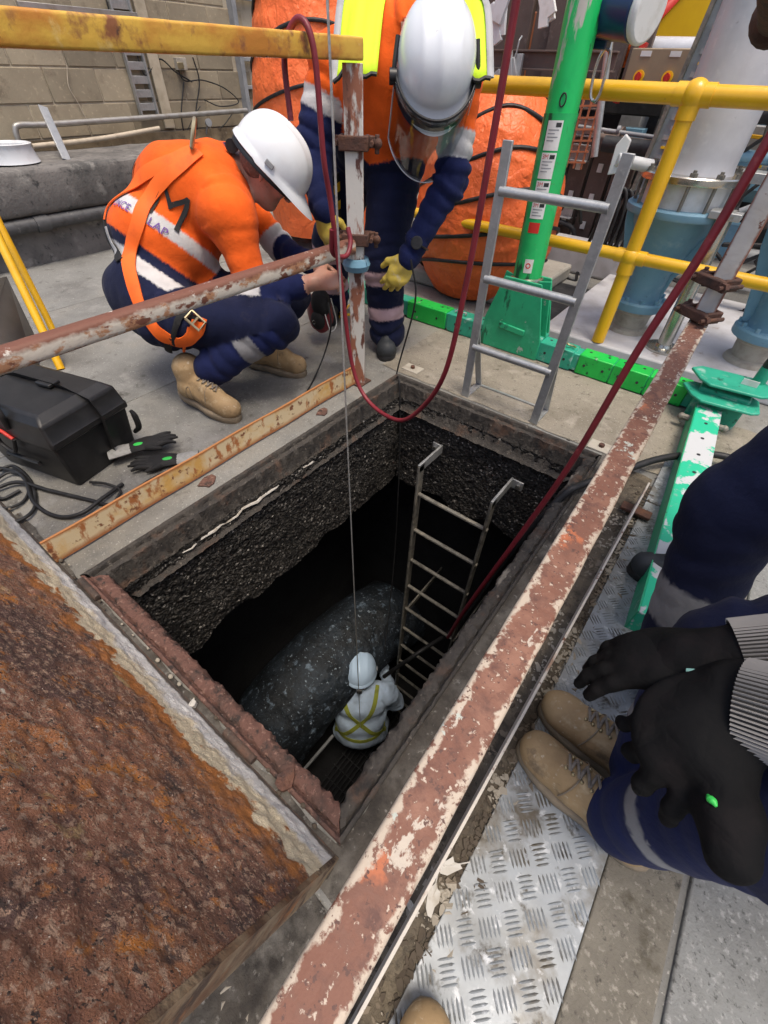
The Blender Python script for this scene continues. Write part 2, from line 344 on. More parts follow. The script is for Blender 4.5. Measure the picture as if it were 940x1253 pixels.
MT['skin'] = mat('skin', (.46, .25, .18), [((.5, .22, .15), 18, .45, .68), ((.36, .18, .12), 40, .58, .72)], rough=.5, bump=[(90, .2, .002)])
MT['hair'] = mat('hair', (.14, .11, .09), [((.24, .2, .17), 90, .5, .7)], rough=.8, bump=[(200, .7, .003)])
MT['helmet_white'] = mat('helmet_white', (.74, .77, .8), [((.66, .69, .72), 7, .5, .7), ((.4, .38, .35), 60, .7, .76)], rough=.22, coat=.3)
MT['helmet_blue'] = mat('helmet_blue', (.5, .66, .85), [], rough=.35, coat=.2)
MT['black'] = mat('black_plastic', (.014, .014, .015), [((.022, .022, .023), 20, .45, .7)], rough=.42, bump=[(300, .2, .001)])
MT['black_matt'] = mat('black_matt', (.012, .012, .013), [((.03, .029, .028), 14, .55, .72)], rough=.8, bump=[(200, .3, .001), (20, .3, .003)])
MT['rubber'] = mat('rubber', (.013, .013, .014), [((.03, .03, .03), 30, .5, .7)], rough=.55)
MT['red_hose'] = mat('red_hose', (.2, .02, .03), [((.14, .014, .022), 12, .45, .7), ((.28, .06, .06), 40, .62, .74)], rough=.45, bump=[(60, .15, .002)])
MT['rope_wire'] = mat('rope_wire', (.5, .5, .48), [((.3, .3, .29), 120, .45, .7)], rough=.4, metal=.5)
MT['boot_tan'] = mat('boot_tan', (.36, .245, .125), [((.27, .18, .09), 12, .45, .66), ((.45, .34, .2), 24, .55, .7), ((.17, .12, .07), 18, .58, .7), ((.5, .42, .3), 60, .62, .7)], rough=.75, bump=[(150, .3, .001), (22, .4, .004)])
MT['boot_sole'] = mat('boot_sole', (.24, .19, .13), [((.17, .14, .1), 20, .45, .7)], rough=.8, bump=[(80, .3, .002)])
MT['boot_dark'] = mat('boot_dark', (.028, .032, .036), [((.045, .05, .052), 20, .5, .7)], rough=.6, bump=[(100, .3, .002)])
MT['lace'] = mat('lace', (.2, .17, .14), [((.1, .085, .07), 90, .5, .65)], rough=.9)
MT['glove_grey'] = mat('glove_grey', (.3, .3, .29), [((.22, .22, .21), 60, .45, .7)], rough=.9, bump=[(220, .4, .001)])
MT['glove_leather'] = mat('glove_leather', (.58, .54, .44), [((.45, .42, .35), 12, .45, .68), ((.6, .48, .16), 9, .58, .7)], rough=.75, bump=[(60, .4, .003)])
MT['glove_yellow'] = mat('glove_yellow', (.66, .5, .08), [((.5, .38, .1), 14, .45, .68), ((.55, .52, .42), 20, .6, .72)], rough=.75, bump=[(60, .4, .003)])
MT['lime'] = mat('lime_vest', (.6, .86, .02), [((.5, .74, .02), 9, .45, .7)], rough=.7, bump=[(20, .3, .005)])
MT['green_tag'] = mat('green_tag', (.04, .5, .08), rough=.5)
MT['coverall'] = mat('coverall', (.8, .84, .88), [((.7, .75, .8), 9, .45, .7)], rough=.7, bump=[(14, .9, .02), (40, .5, .006)])
def clear_sheet(name, tint, gloss):
    m = bpy.data.materials.new(name); m.use_nodes = True; N = m.node_tree.nodes; L = m.node_tree.links; N.remove(N['Principled BSDF'])
    tr_ = N.new('ShaderNodeBsdfTransparent'); tr_.inputs[0].default_value = (*tint, 1); g = N.new('ShaderNodeBsdfGlossy'); g.inputs['Roughness'].default_value = .08
    fr_ = N.new('ShaderNodeLayerWeight'); fr_.inputs['Blend'].default_value = .2; pw3 = N.new('ShaderNodeMath'); pw3.operation = 'POWER'; pw3.inputs[1].default_value = 4.0; L.new(fr_.outputs['Facing'], pw3.inputs[0]); no = N.new('ShaderNodeTexNoise'); no.inputs['Scale'].default_value = 14; tc = N.new('ShaderNodeTexCoord'); L.new(tc.outputs['Object'], no.inputs['Vector'])
    bp = N.new('ShaderNodeBump'); bp.inputs['Strength'].default_value = .15; bp.inputs['Distance'].default_value = .01; L.new(no.outputs['Fac'], bp.inputs['Height']); L.new(bp.outputs[0], g.inputs['Normal'])
    ad = N.new('ShaderNodeMath'); ad.operation = 'MULTIPLY_ADD'; ad.inputs[1].default_value = .5; ad.inputs[2].default_value = gloss; L.new(pw3.outputs[0], ad.inputs[0])
    mx = N.new('ShaderNodeMixShader'); L.new(ad.outputs[0], mx.inputs[0]); L.new(tr_.outputs[0], mx.inputs[1]); L.new(g.outputs[0], mx.inputs[2]); L.new(mx.outputs[0], N['Material Output'].inputs['Surface']); return m
MT['lens_clear'] = clear_sheet('clear_visor', (.86, .89, .9), .10)
MT['lens_yellow'] = mat('amber_lens', (.5, .4, .02), rough=.08, alpha=.62)
MT['paint_white'] = mat('paint_white', (.7, .7, .68), [((.55, .54, .5), 12, .5, .7)], rough=.5)
MT['paint_red'] = mat('paint_red', (.55, .03, .02), rough=.5)
MT['ink_black'] = mat('ink_black', (.02, .02, .02), [((.12, .05, .02), 60, .62, .7)], rough=.8)
MT['ink_purple'] = mat('ink_purple', (.16, .07, .3), rough=.8)
MT['ink_white'] = mat('ink_white', (.75, .75, .75), rough=.6)
MT['orange_strap'] = mat('orange_strap', (.86, .14, .012), [((.74, .11, .01), 20, .5, .7)], rough=.7, bump=[(260, .4, .001)])
MT['brass'] = mat('brass_zinc', (.5, .42, .26), [((.36, .3, .18), 12, .45, .7)], rough=.35, metal=.8)
MT['terracotta'] = mat('terracotta_panel', (.46, .17, .08), [((.38, .13, .06), 5, .45, .7)], rough=.75)
MT['brown_steel'] = mat('brown_steel', (.12, .085, .072), [((.085, .06, .05), 6, .45, .7), ((.2, .15, .13), 14, .6, .75)], rough=.7, bump=[(60, .3, .003)])
MT['machine_yellow'] = mat('machine_yellow', (.85, .5, .01), [((.78, .43, .01), 4, .45, .7)], rough=.4)
MT['machine_dark'] = mat('machine_dark', (.02, .021, .023), [((.05, .05, .052), 9, .5, .7)], rough=.6, bump=[(30, .4, .01)])
MT['tray_grey'] = mat('tray_grey', (.3, .33, .36), [((.22, .24, .26), 12, .45, .7)], rough=.5, metal=.3)
MT['box_bronze'] = mat('box_bronze', (.3, .23, .15), [((.26, .2, .13), 9, .45, .7)], rough=.5, metal=.2)
MT['blue_motor'] = mat('blue_motor', (.012, .035, .10), [((.02, .06, .16), 9, .5, .7)], rough=.35, coat=.2)
MT['conduit'] = mat('conduit', (.36, .35, .33), [((.26, .24, .2), 14, .45, .7)], rough=.4, metal=.5)
MT['pvc'] = mat('old_pvc', (.5, .43, .33), [((.36, .3, .22), 14, .45, .7)], rough=.6)
MT['pipe_black'] = mat('pipe_black', (.07, .07, .072), [((.25, .24, .23), 9, .62, .7), ((.04, .04, .04), 20, .5, .7)], rough=.5)
MT['basin'] = mat('white_basin', (.62, .64, .66), [((.5, .5, .5), 9, .5, .7)], rough=.4)
MT['glass_dark'] = mat('glass_dark', (.015, .016, .018), rough=.15, spec=.6)
MT['frame_grey'] = mat('frame_grey', (.3, .31, .32), [((.22, .23, .24), 12, .45, .7)], rough=.55)
MT['trolley_grey'] = mat('trolley_grey', (.16, .155, .15), [((.1, .098, .095), 4, .45, .7)], rough=.45, metal=.3)
MT['dirt'] = mat('dirt', (.085, .07, .052), [((.15, .125, .09), 9, .45, .68), ((.04, .034, .027), 24, .5, .68), ((.26, .23, .18), 90, .62, .72)], rough=.95, bump=[(90, 1, .006), (30, .8, .01)])
MT['debris'] = mat('debris', (.17, .14, .105), [((.3, .27, .22), 8, .5, .55, 'cell'), ((.07, .055, .04), 11, .5, .55, 'cell')], rough=.9)
MT['leaf_dry'] = mat('leaf_dry', (.46, .44, .4), [((.3, .26, .2), 20, .5, .7)], rough=.85)
MT['cuff_dark'] = mat('cuff_dark', (.022, .021, .02), rough=.9, bump=[(300, .4, .001)])
MT['cuff_light'] = mat('cuff_light', (.27, .26, .25), rough=.9, bump=[(300, .4, .001)])
MT['teal_tag'] = mat('teal_trim', (.2, .4, .36), rough=.6)
MT['lid_paint'] = mat('lid_paint', (.58, .5, .38), [((.62, .62, .6), 6, .52, .7, 'noise', (.5, 1, 1)), ((.36, .2, .09), 10, .62, .72), ((.48, .38, .22), 18, .5, .7)], rough=.7, bump=[(60, .6, .004), (14, .4, .008)])
MT['white_plate'] = mat('white_marker', (.66, .7, .75), rough=.5)

MT['glove_black'] = mat('glove_black', (.007, .007, .0075), [((.012, .010, .0105), 20, .5, .7)], rough=.8, spec=.12, bump=[(260, .5, .001), (14, .8, .012, 'ridge'), (40, .5, .004, 'ridge')])
MT['rust_gray'] = mat('rust_gray', (.05, .044, .038), [((.1, .06, .042), 9, .54, .68), ((.028, .025, .023), 20, .48, .66), ((.17, .15, .125), 60, .62, .72), ((.2, .18, .15), 12, .66, .72, 'noise', (1, .3, 1))], rough=.8, bump=[(80, .9, .006), (25, .6, .01)], rvar=.2)
MT['grime'] = mat('grime', (.06, .052, .043), [((.13, .12, .105), 7, .46, .64), ((.03, .026, .022), 16, .5, .66), ((.2, .19, .17), 60, .6, .7)], rough=.92, bump=[(90, .9, .005), (25, .6, .008)])

def per_piece_tint(m, lo, hi):
    """each block of the wall a little lighter or darker than the next"""
    t = m.node_tree; b = t.nodes['Principled BSDF']; lk = b.inputs['Base Color'].links[0]; src = lk.from_socket
    oi = t.nodes.new('ShaderNodeObjectInfo'); mr = t.nodes.new('ShaderNodeMapRange'); mr.inputs['To Min'].default_value = lo; mr.inputs['To Max'].default_value = hi; t.links.new(oi.outputs['Random'], mr.inputs['Value'])
    mx = t.nodes.new('ShaderNodeMix'); mx.data_type = 'RGBA'; mx.blend_type = 'MULTIPLY'; mx.inputs[0].default_value = 1; t.links.new(src, mx.inputs[6]); t.links.new(mr.outputs[0], mx.inputs[7]); t.links.new(mx.outputs[2], b.inputs['Base Color'])
per_piece_tint(MT['block'], .72, 1.12)
MT['harness_dull'] = mat('harness_dull', (.34, .38, .05), [((.2, .22, .05), 12, .45, .7)], rough=.85)

MT['dust'] = mat('dust', (.25, .225, .18), [((.18, .16, .125), 4, .45, .66), ((.32, .29, .24), 9, .54, .7), ((.1, .088, .068), 20, .58, .7), ((.4, .37, .32), 120, .6, .69), ((.07, .062, .05), 150, .6, .69)], rough=.93, bump=[(140, .7, .004), (30, .5, .006)])

MT['kick_pale'] = mat('kick_pale', (.52, .48, .42), [((.3, .2, .14), 14, .56, .64, 'noise', (1, .4, 1)), ((.14, .07, .045), 30, .6, .66)], rough=.65, bump=[(60, .4, .003)])
# ------------------------------------------------------------------ ground and pit
HX0, HX1, HY0, HY1 = -1.165, -0.115, 0.05, 1.66          # outer edge of the pit frame
mb = MB()
xs = [-60, -8, HX0, HX1, 8, 60]; ys = [-60, -6, HY0, HY1, 9, 70]
for i in range(5):
    for j in range(5):
        if i == 2 and j == 2: continue
        x0, x1, y0, y1 = xs[i], xs[i + 1], ys[j], ys[j + 1]
        mb.add([(x0, y0, 0), (x1, y0, 0), (x1, y1, 0), (x0, y1, 0)], [(0, 1, 2, 3)])
ground = struct(mb.build('ground', MT['concrete'], smooth=0)); ground.location.z = 0

def grime_sheet(x0, x1, y0, y1, label, seed, z=.004, material='grime'):
    n = max(2, int((y1 - y0) / .03)); k_ = max(3, int((x1 - x0) / .03)); P = np.array([[(x0 + (x1 - x0) * j / k_, y0 + (y1 - y0) * i / n, z) for j in range(k_ + 1)] for i in range(n + 1)]); q = P.reshape(-1, 3)
    e = vnoise(q, 18, seed, 2); q[:, 0] += .012 * e; q[:, 1] += .012 * vnoise(q, 17, seed + 2, 2); q[:, 2] += .0012 * vnoise(q, 50, seed + 4, 2)
    m = MB(); m.grid(q.reshape(P.shape)); o = m.build('grime', MT[material], None, smooth=60, clean=False); o['kind'] = 'stuff'; return tag(o, label, 'grime')
grime_sheet(-.118, .0, -.02, 1.72, 'black grime on the concrete between pit frame and right rail', 91)
grime_sheet(-1.6, -.1, -.02, .046, 'grime along the hinge of the open lid', 93)
grime_sheet(-.6, .1, -.6, -.03, 'dark damp grime on the concrete under the open lid', 95)

grime_sheet(-1.3, .95, 1.70, 2.29, 'tan dusty concrete between the pit and the green base beams', 97, .0035, 'dust')
# slabs beside the tread plate, parted by a joint
slab = MB().box((.387, .2, .002), (.13, 2.6, .012)).build('slab', MT['slab_strip'], ground, bevel=.004)
MB().box((1.96, .2, .002), (2.99, 2.6, .012)).build('slab', MT['slab'], ground, bevel=.004)
MB().box((-2.62, 1.35, .0005), (1.3, 3.4, .006)).build('slab', MT['concrete'], ground, bevel=.003)
MB().box((-3.75, 1.35, .0005), (.93, 3.4, .006)).build('slab', MT['concrete'], ground, bevel=.003)

# pit: a collar of rough concrete over a wider dark chamber
pit = thing('pit_shaft', 'dark square access pit with rough tarry concrete collar', 'pit', (-.64, .85, -4.0))
pit['kind'] = 'structure'; del pit['category']; del pit['label']
IX0, IX1, IY0, IY1, ZB = -1.095, -.155, .09, 1.60, -.61
def rough_wall(a, b, nrm, z0, z1, name, step=.0085, amp=.010, seed=1):
    a, b = V3(a), V3(b); L_ = np.linalg.norm(b - a); nu = int(L_ / step) + 1; nv = int((z0 - z1) / step) + 1
    U, W = np.meshgrid(np.linspace(0, 1, nu), np.linspace(0, 1, nv), indexing='ij')
    P = a[None, None] + (b - a)[None, None] * U[..., None]; P = P.copy(); P[..., 2] = z0 + (z1 - z0) * W
    q = P.reshape(-1, 3)
    d = vnoise(q, 55, seed) * .55 + vnoise(q, 110, seed + 1) * .45 + vnoise(q, 7, seed + 2) * .9
    edge = np.clip((W.reshape(-1) - .86) / .14, 0, 1)
    q = q + V3(nrm)[None] * (d * amp)[:, None]; q[:, 2] += edge * vnoise(q, 9, seed + 3) * .05
    m = MB(); m.grid(q.reshape(nu, nv, 3))
    low = q.reshape(nu, nv, 3)[:, -1]; m.grid(np.stack([low, low - V3(nrm)[None] * .3], 1))
    return m.build(name, MT['grit'], pit, smooth=50, clean=False)
rough_wall((IX0, IY0, 0), (IX0, IY1, 0), (1, 0, 0), -.06, ZB, 'collar_wall', seed=1)
rough_wall((IX0, IY1, 0), (IX1, IY1, 0), (0, -1, 0), -.06, ZB, 'collar_wall', seed=5)
rough_wall((IX1, IY1, 0), (IX1, IY0, 0), (-1, 0, 0), -.06, ZB, 'collar_wall', step=.03, seed=9)
rough_wall((IX1, IY0, 0), (IX0, IY0, 0), (0, 1, 0), -.06, ZB, 'collar_wall', step=.03, seed=12)
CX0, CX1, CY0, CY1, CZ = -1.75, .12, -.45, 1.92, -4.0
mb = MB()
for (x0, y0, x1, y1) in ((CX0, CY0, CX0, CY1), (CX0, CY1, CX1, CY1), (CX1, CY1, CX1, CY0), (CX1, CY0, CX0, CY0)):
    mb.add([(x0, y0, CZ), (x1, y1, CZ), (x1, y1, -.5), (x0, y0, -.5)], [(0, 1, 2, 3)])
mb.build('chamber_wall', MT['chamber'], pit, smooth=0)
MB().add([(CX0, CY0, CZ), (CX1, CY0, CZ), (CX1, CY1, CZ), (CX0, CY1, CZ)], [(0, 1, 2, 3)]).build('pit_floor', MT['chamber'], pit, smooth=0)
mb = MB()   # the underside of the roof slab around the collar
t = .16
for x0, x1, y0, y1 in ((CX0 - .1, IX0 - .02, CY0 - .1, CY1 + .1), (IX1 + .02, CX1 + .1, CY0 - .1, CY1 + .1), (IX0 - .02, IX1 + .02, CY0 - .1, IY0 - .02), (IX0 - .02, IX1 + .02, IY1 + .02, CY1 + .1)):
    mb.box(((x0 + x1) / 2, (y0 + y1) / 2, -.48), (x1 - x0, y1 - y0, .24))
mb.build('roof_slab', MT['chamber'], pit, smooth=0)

# rusted steel frame round the opening
fr = thing('pit_curb', 'rusted steel frame edging the square pit opening', 'frame', (-.64, .85, 0))
def frame_side(c0, c1, inw, prof, material, jit=.003, seed=3, name='frame_side'):
    """mitred side of the frame: prof = (inward, z) from the outer edge, c0/c1 outer corners"""
    c0, c1 = V3((*c0, 0)), V3((*c1, 0)); d = unit(c1 - c0); inw = V3((*inw, 0)); n = int(np.linalg.norm(c1 - c0) / .006); rows = []
    for k in range(n + 1):
        row = []
        for (a, z) in prof:
            s = a + (np.linalg.norm(c1 - c0) - 2 * a) * k / n; row.append(c0 + d * s + inw * a + V3((0, 0, z)))
        rows.append(row)
    P = np.array(rows); q = P.reshape(-1, 3)
    dd = (vnoise(q, 40, seed, 2) + .8 * vnoise(q, 110, seed + 3))[:, None] * inw[None] * jit * 1.5; dd[:, 2] += vnoise(q, 60, seed + 1, 2) * jit + .7 * jit * vnoise(q, 130, seed + 5)
    w = np.tile(np.array([min(1, max(0, a / .03)) for a, z in prof]), n + 1)
    P = (q + dd * w[:, None]).reshape(P.shape)
    m = MB(); m.grid(P); return m.build(name, material, fr, smooth=55, clean=False)
pA = [(0, -.02), (0, .016), (.004, .02), (.013, .02), (.017, .016), (.019, .002), (.03, -.002), (.036, .006), (.045, .004), (.05, -.03), (.053, -.07), (.06, -.075), (.062, -.1), (.085, -.12)]
pB = [(0, -.02), (0, .012), (.003, .015), (.009, .015), (.012, .004), (.016, .0), (.020, .008), (.028, .009), (.038, .009), (.046, .006), (.051, .002), (.054, -.01), (.054, -.05), (.05, -.11)]
frame_side((HX0, HY0), (HX0, HY1), (1, 0), pA, MT['rust_gray'], seed=3)
frame_side((HX1, HY1), (HX0, HY1), (0, -1), pA, MT['rust_gray'], seed=7)
frame_side((HX0, HY0), (HX1, HY0), (0, 1), pB, MT['rust_red'], jit=.005, seed=11)
frame_side((HX1, HY0), (HX1, HY1), (-1, 0), pB, MT['rust_gray'], jit=.005, seed=15)
# a pale lime line under the left side, dried sealant
m = MB(); pts = [(-1.108 + .012 + .006 * math.sin(k * 2.1), .32 + .033 * k, -.085 - .004 * math.sin(k * 1.3)) for k in range(22)]
m.tube(np.array(pts), [.002, .006, .004, .007, .003, .006, .002], n=6); m.build('sealant_line', MT['leaf_dry'], fr)
m = MB(); m.box((-.66, .115, .004), (.02, .02, .02))
for lp in ((-1.255, .62), (-1.27, 1.12), (-1.262, 1.30)):
    pass
# worn lugs set in the concrete beside the frame
for (u, v, w) in ((395, 505, .07), (255, 590, .08)):
    p = PZ(u, v); mm = MB(); n = 9
    poly = [(w * (0.45 + .12 * math.sin(3 * a)) * math.cos(a), w * .35 * (1 + .2 * math.sin(2 * a)) * math.sin(a)) for a in [2 * math.pi * k / n for k in range(n)]]
    mm.prism(poly, p + V3((0, 0, .001)), (0, 1, 0), (-1, 0, 0), (0, 0, .006)); mm.build('rusty_lug', MT['rust_red'], fr, bevel=.002)
for (u, v) in ((505, 452), (735, 548)):
    p = PZ(u, v); mm = MB(); mm.box(p + V3((0, 0, .004)), (.1, .07, .008)); b_ = mm.build('fixing_plate', MT['cast_tan'], fr, bevel=.002)
    MB().cyl(p + V3((0, 0, .008)), p + V3((0, 0, .02)), .012, n=6).build('bolt', MT['rust_brown'], b_)

# ------------------------------------------------------------------ hatch lid, swung open past upright
LT = math.radians(70); LD = V3((0, -math.cos(LT), math.sin(LT))); LN = V3((0, math.sin(LT), math.cos(LT)))
LX0, LX1, LY, LS = -1.72, -.106, .032, .98
lid = thing('hatch_lid', 'heavily rusted steel hatch lid swung open beside the pit', 'hatch lid', ((LX0 + LX1) / 2, LY, .006))
MT['lid_rust'] = mat('lid_rust', (.28, .13, .082), [
    ((.36, .15, .065), 7, .47, .62), ((.13, .068, .055), 3.5, .52, .60), ((.56, .21, .045), 16, .56, .64), ((.5, .19, .055), 4.5, .56, .66), ((.09, .06, .052), 12, .56, .65), ((.42, .27, .19), 90, .53, .60), ((.06, .038, .032), 120, .585, .63), ((.46, .3, .2), 230, .60, .63), ((.04, .028, .024), 260, .63, .655), ((.75, .66, .56), 170, .665, .69),
    ((.55, .38, .18), 5.5, .635, .675), ((.62, .56, .46), 10, .69, .72),
    ((.45, .17, .045), 12, .2, .16, 'g:z', (.30,)), ((.74, .64, .46), 14, .15, .135, 'g:z', (.30,)), ((.82, .81, .79), 10, .085, .06, 'g:z', (.16,)), ((.14, .12, .1), 30, .02, .012, 'g:z', (.02,))],
    rough=.68, bump=[(150, .9, .006), (50, .4, .008), (340, 1, .004)], rvar=.22, spec=.6)
nu, nv = 260, 160
U, W = np.meshgrid(np.linspace(LX0, LX1, nu), np.linspace(.0, LS, nv), indexing='ij')
q = np.stack([U, LY + LD[1] * W, .006 + LD[2] * W], -1).reshape(-1, 3)
d = vnoise(q, 6, 21, 2) * .003 + vnoise(q, 75, 22, 2) * .0042 + np.maximum(0, vnoise(q, 26, 25, 2) - .15) * .006
fade = np.clip(np.minimum(W, LX1 - U).reshape(-1) / .03, 0, 1)
q = q + LN[None] * (d * fade)[:, None]
m = MB(); m.grid(q.reshape(nu, nv, 3)); m.build('face_plate', MT['lid_rust'], lid, smooth=60, clean=False)
MT['lid_edge'] = mat('lid_edge', (.26, .19, .12), [((.36, .31, .22), 6, .52, .68), ((.15, .075, .04), 9, .46, .62), ((.07, .042, .03), 22, .52, .64), ((.3, .13, .05), 13, .6, .7)], rough=.75, bump=[(70, .7, .005), (14, .4, .006)])
TH = .055
def lid_pt(x, s, n): return V3((x, LY, .006)) + LD * s + LN * n
for (xa, xb, sa, sb) in ((LX1 - .008, LX1 + .001, 0, LS), (LX0 - .001, LX0 + .008, 0, LS)):
    c = [lid_pt(x, s, n) for x in (xa, xb) for s in (sa, sb) for n in (-TH, .0012)]
    m = MB(); m.add(c, [(0, 1, 3, 2), (4, 6, 7, 5), (0, 4, 5, 1), (2, 3, 7, 6), (0, 2, 6, 4), (1, 5, 7, 3)])
    m.build('side_plate', MT['lid_edge'], lid, smooth=30)
for (sa, sb) in ((-.008, .0), (LS, LS + .008)):
    c = [lid_pt(x, s, n) for x in (LX0, LX1) for s in (sa, sb) for n in (-TH, .0012)]
    m = MB(); m.add(c, [(0, 1, 3, 2), (4, 6, 7, 5), (0, 4, 5, 1), (2, 3, 7, 6), (0, 2, 6, 4), (1, 5, 7, 3)])
    m.build('end_plate', MT['rust_dark'], lid, smooth=30)
c = [lid_pt(x, s, n) for x in (LX0, LX1) for s in (0, LS) for n in (-TH, -TH + .006)]
MB().add(c, [(0, 1, 3, 2), (4, 6, 7, 5), (0, 4, 5, 1), (2, 3, 7, 6), (0, 2, 6, 4), (1, 5, 7, 3)]).build('back_plate', MT['rust_red'], lid)
for hx in (-.42, -1.1):
    hm = MB(); hm.cyl((hx - .05, LY + .012, .012), (hx + .05, LY + .012, .012), .010, n=12); hm.build('hinge', MT['rust_dark'], lid)
m = MB()
for k in range(26):
    x = LX0 + .1 + k * .058 + random.uniform(-.02, .02); yy = random.uniform(.035, .052); r_ = random.uniform(.003, .008)
    m.ell((x, yy, .014), (r_, r_ * .8, r_ * .6), nu=6, nv=4)
m.build('rust_flakes', MT['debris'], lid, kind='stuff')
for (u, v, c_) in ((348, 955, 'rust_heavy'), (236, 862, 'leaf_dry')):
    p = PZ(u, v, .016); mm = MB(); rl = random.Random(u); n = 8; R_ = .022 if c_ == 'rust_heavy' else .010
    top = [p + V3((R_ * rl.uniform(.6, 1.1) * math.cos(6.283 * k / n), R_ * 1.3 * rl.uniform(.6, 1.1) * math.sin(6.283 * k / n), rl.uniform(.004, .010))) for k in range(n)]
    mm.add(top + [x - V3((0, 0, .014)) for x in top] + [p + V3((0, 0, .009))], [(k, (k + 1) % n, 2 * n) for k in range(n)] + [(k, n + k, n + (k + 1) % n, (k + 1) % n) for k in range(n)])
    mm.build('rust_scab', MT[c_], lid, smooth=0)

# ------------------------------------------------------------------ debris strip and tread plate
m = MB(); n = 90; P = np.zeros((n, 6, 3))
for i in range(n):
    y = -.6 + 2.25 * i / (n - 1)
    for j in range(6):
        x = -.06 + .165 * j / 5 - .03 * (y / 3)
        P[i, j] = (x, y, .004 + (.006 if 0 < j < 5 else 0))
q = P.reshape(-1, 3); q[:, 2] += .004 * vnoise(q, 45, 40, 2); q[:, 0] += .006 * vnoise(q, 25, 42)
m.grid(q.reshape(P.shape)); dirt = m.build('dirt_strip', MT['dirt'], None, smooth=60, clean=False); dirt['kind'] = 'stuff'
tag(dirt, 'dark dirt caught between the red beam and the tread plate', 'dirt'); 
def chips(n, fn, rmin, rmax, seed):
    r_ = random.Random(seed); m = MB()
    for _ in range(n):
        x, y, z = fn(r_); s = r_.uniform(rmin, rmax) * (r_.random() ** 1.2 * .8 + .35); a = r_.uniform(0, 6.28)
        R = np.array((Matrix.Rotation(a, 3, 'Z') @ Matrix.Rotation(r_.uniform(-.6, .6), 3, 'X')))
        k = r_.randint(4, 6); top = [(s * r_.uniform(.6, 1.1) * math.cos(6.283 * i / k), s * r_.uniform(.3, .8) * math.sin(6.283 * i / k), s * .12) for i in range(k)]
        vs = [R @ V3(t_) + V3((x, y, z + s * .2)) for t_ in top] + [R @ (V3(t_) * (1.1, 1.1, -1.2)) + V3((x, y, z + s * .2)) for t_ in top]
        m.add(vs, [tuple(range(k)), tuple(range(2 * k - 1, k - 1, -1))] + [(i, k + i, k + (i + 1) % k, (i + 1) % k) for i in range(k)])
    return m
def strip_pt(r_):
    y = r_.uniform(-.5, 1.6); x = -.045 + .155 * r_.random() ** .8 - .03 * y / 3
    if r_.random() < .3: x = .09 + .06 * r_.random() ** 1.6
    return x, y, .008
o = chips(3200, strip_pt, .003, .013, 3).build('leaf_litter', MT['debris'], None, smooth=0, clean=False); o['kind'] = 'stuff'; tag(o, 'brown leaf litter and grit beside the red beam', 'litter')
def lid_pt2(r_): return r_.uniform(-.5, -.03), r_.uniform(-.5, .03), .0
o = chips(500, lid_pt2, .003, .012, 5).build('gravel', MT['debris'], None, smooth=0, clean=False); o['kind'] = 'stuff'; tag(o, 'loose gravel and grit on the concrete under the open lid', 'gravel')
def far_pt(r_):
    return (r_.uniform(-.75, .6), 1.66 + .55 * r_.random() ** 1.5, .0)
o = chips(420, far_pt, .002, .008, 8).build('gravel', MT['debris'], None, smooth=0, clean=False); o['kind'] = 'stuff'; tag(o, 'scattered small stones on the concrete between pit and green base', 'gravel')

def tread_plate(x0, x1, y0, y1, z, name, label):
    t_ = thing(name, label, 'tread plate', ((x0 + x1) / 2, (y0 + y1) / 2, z), 'aluminium tread plates beside the pit')
    MB().box(((x0 + x1) / 2, (y0 + y1) / 2, z + .002), (x1 - x0, y1 - y0, .004)).build('plate', MT['alu_plate'], t_, bevel=.0015)
    m = MB(); pit_ = .0445; c = math.sqrt(.5); n = 80
    e1, e2 = V3((c, c, 0)), V3((-c, c, 0))
    for i in range(-n, n):
        for j in range(-n, n):
            ctr = V3(((x0 + x1) / 2, (y0 + y1) / 2, z + .0035)) + (e1 * i + e2 * j) * pit_
            if not (x0 - .012 < ctr[0] < x1 + .012 and y0 - .012 < ctr[1] < y1 + .012): continue
            a, b = (e1, e2) if (i + j) % 2 == 0 else (e2, e1)
            for k in range(5):
                p = ctr + b * (k - 2) * .0080; l, w, h = .0175, .0026, .0026
                if not (x0 + .006 < p[0] < x1 - .006 and y0 + .006 < p[1] < y1 - .006): continue
                vs = [p - a * l, p - a * l * .5 + b * w, p + a * l * .5 + b * w, p + a * l, p + a * l * .5 - b * w, p - a * l * .5 - b * w, p - a * l * .55 + V3((0, 0, h)), p + a * l * .55 + V3((0, 0, h))]
                m.add(vs, [(0, 6, 1), (1, 6, 7, 2), (2, 7, 3), (3, 7, 4), (4, 7, 6, 5), (5, 6, 0)])
    m.build('tread_bars', MT['alu_plate'], t_, smooth=60, clean=False, kind='stuff')
    return t_
tread_plate(.102, .32, -.55, 1.50, .008, 'tread_plate', 'long aluminium five-bar tread plate under the tan boots')
tread_plate(.10, .66, 1.508, 1.86, .008, 'tread_plate', 'aluminium tread plate end under the green and white base leg')
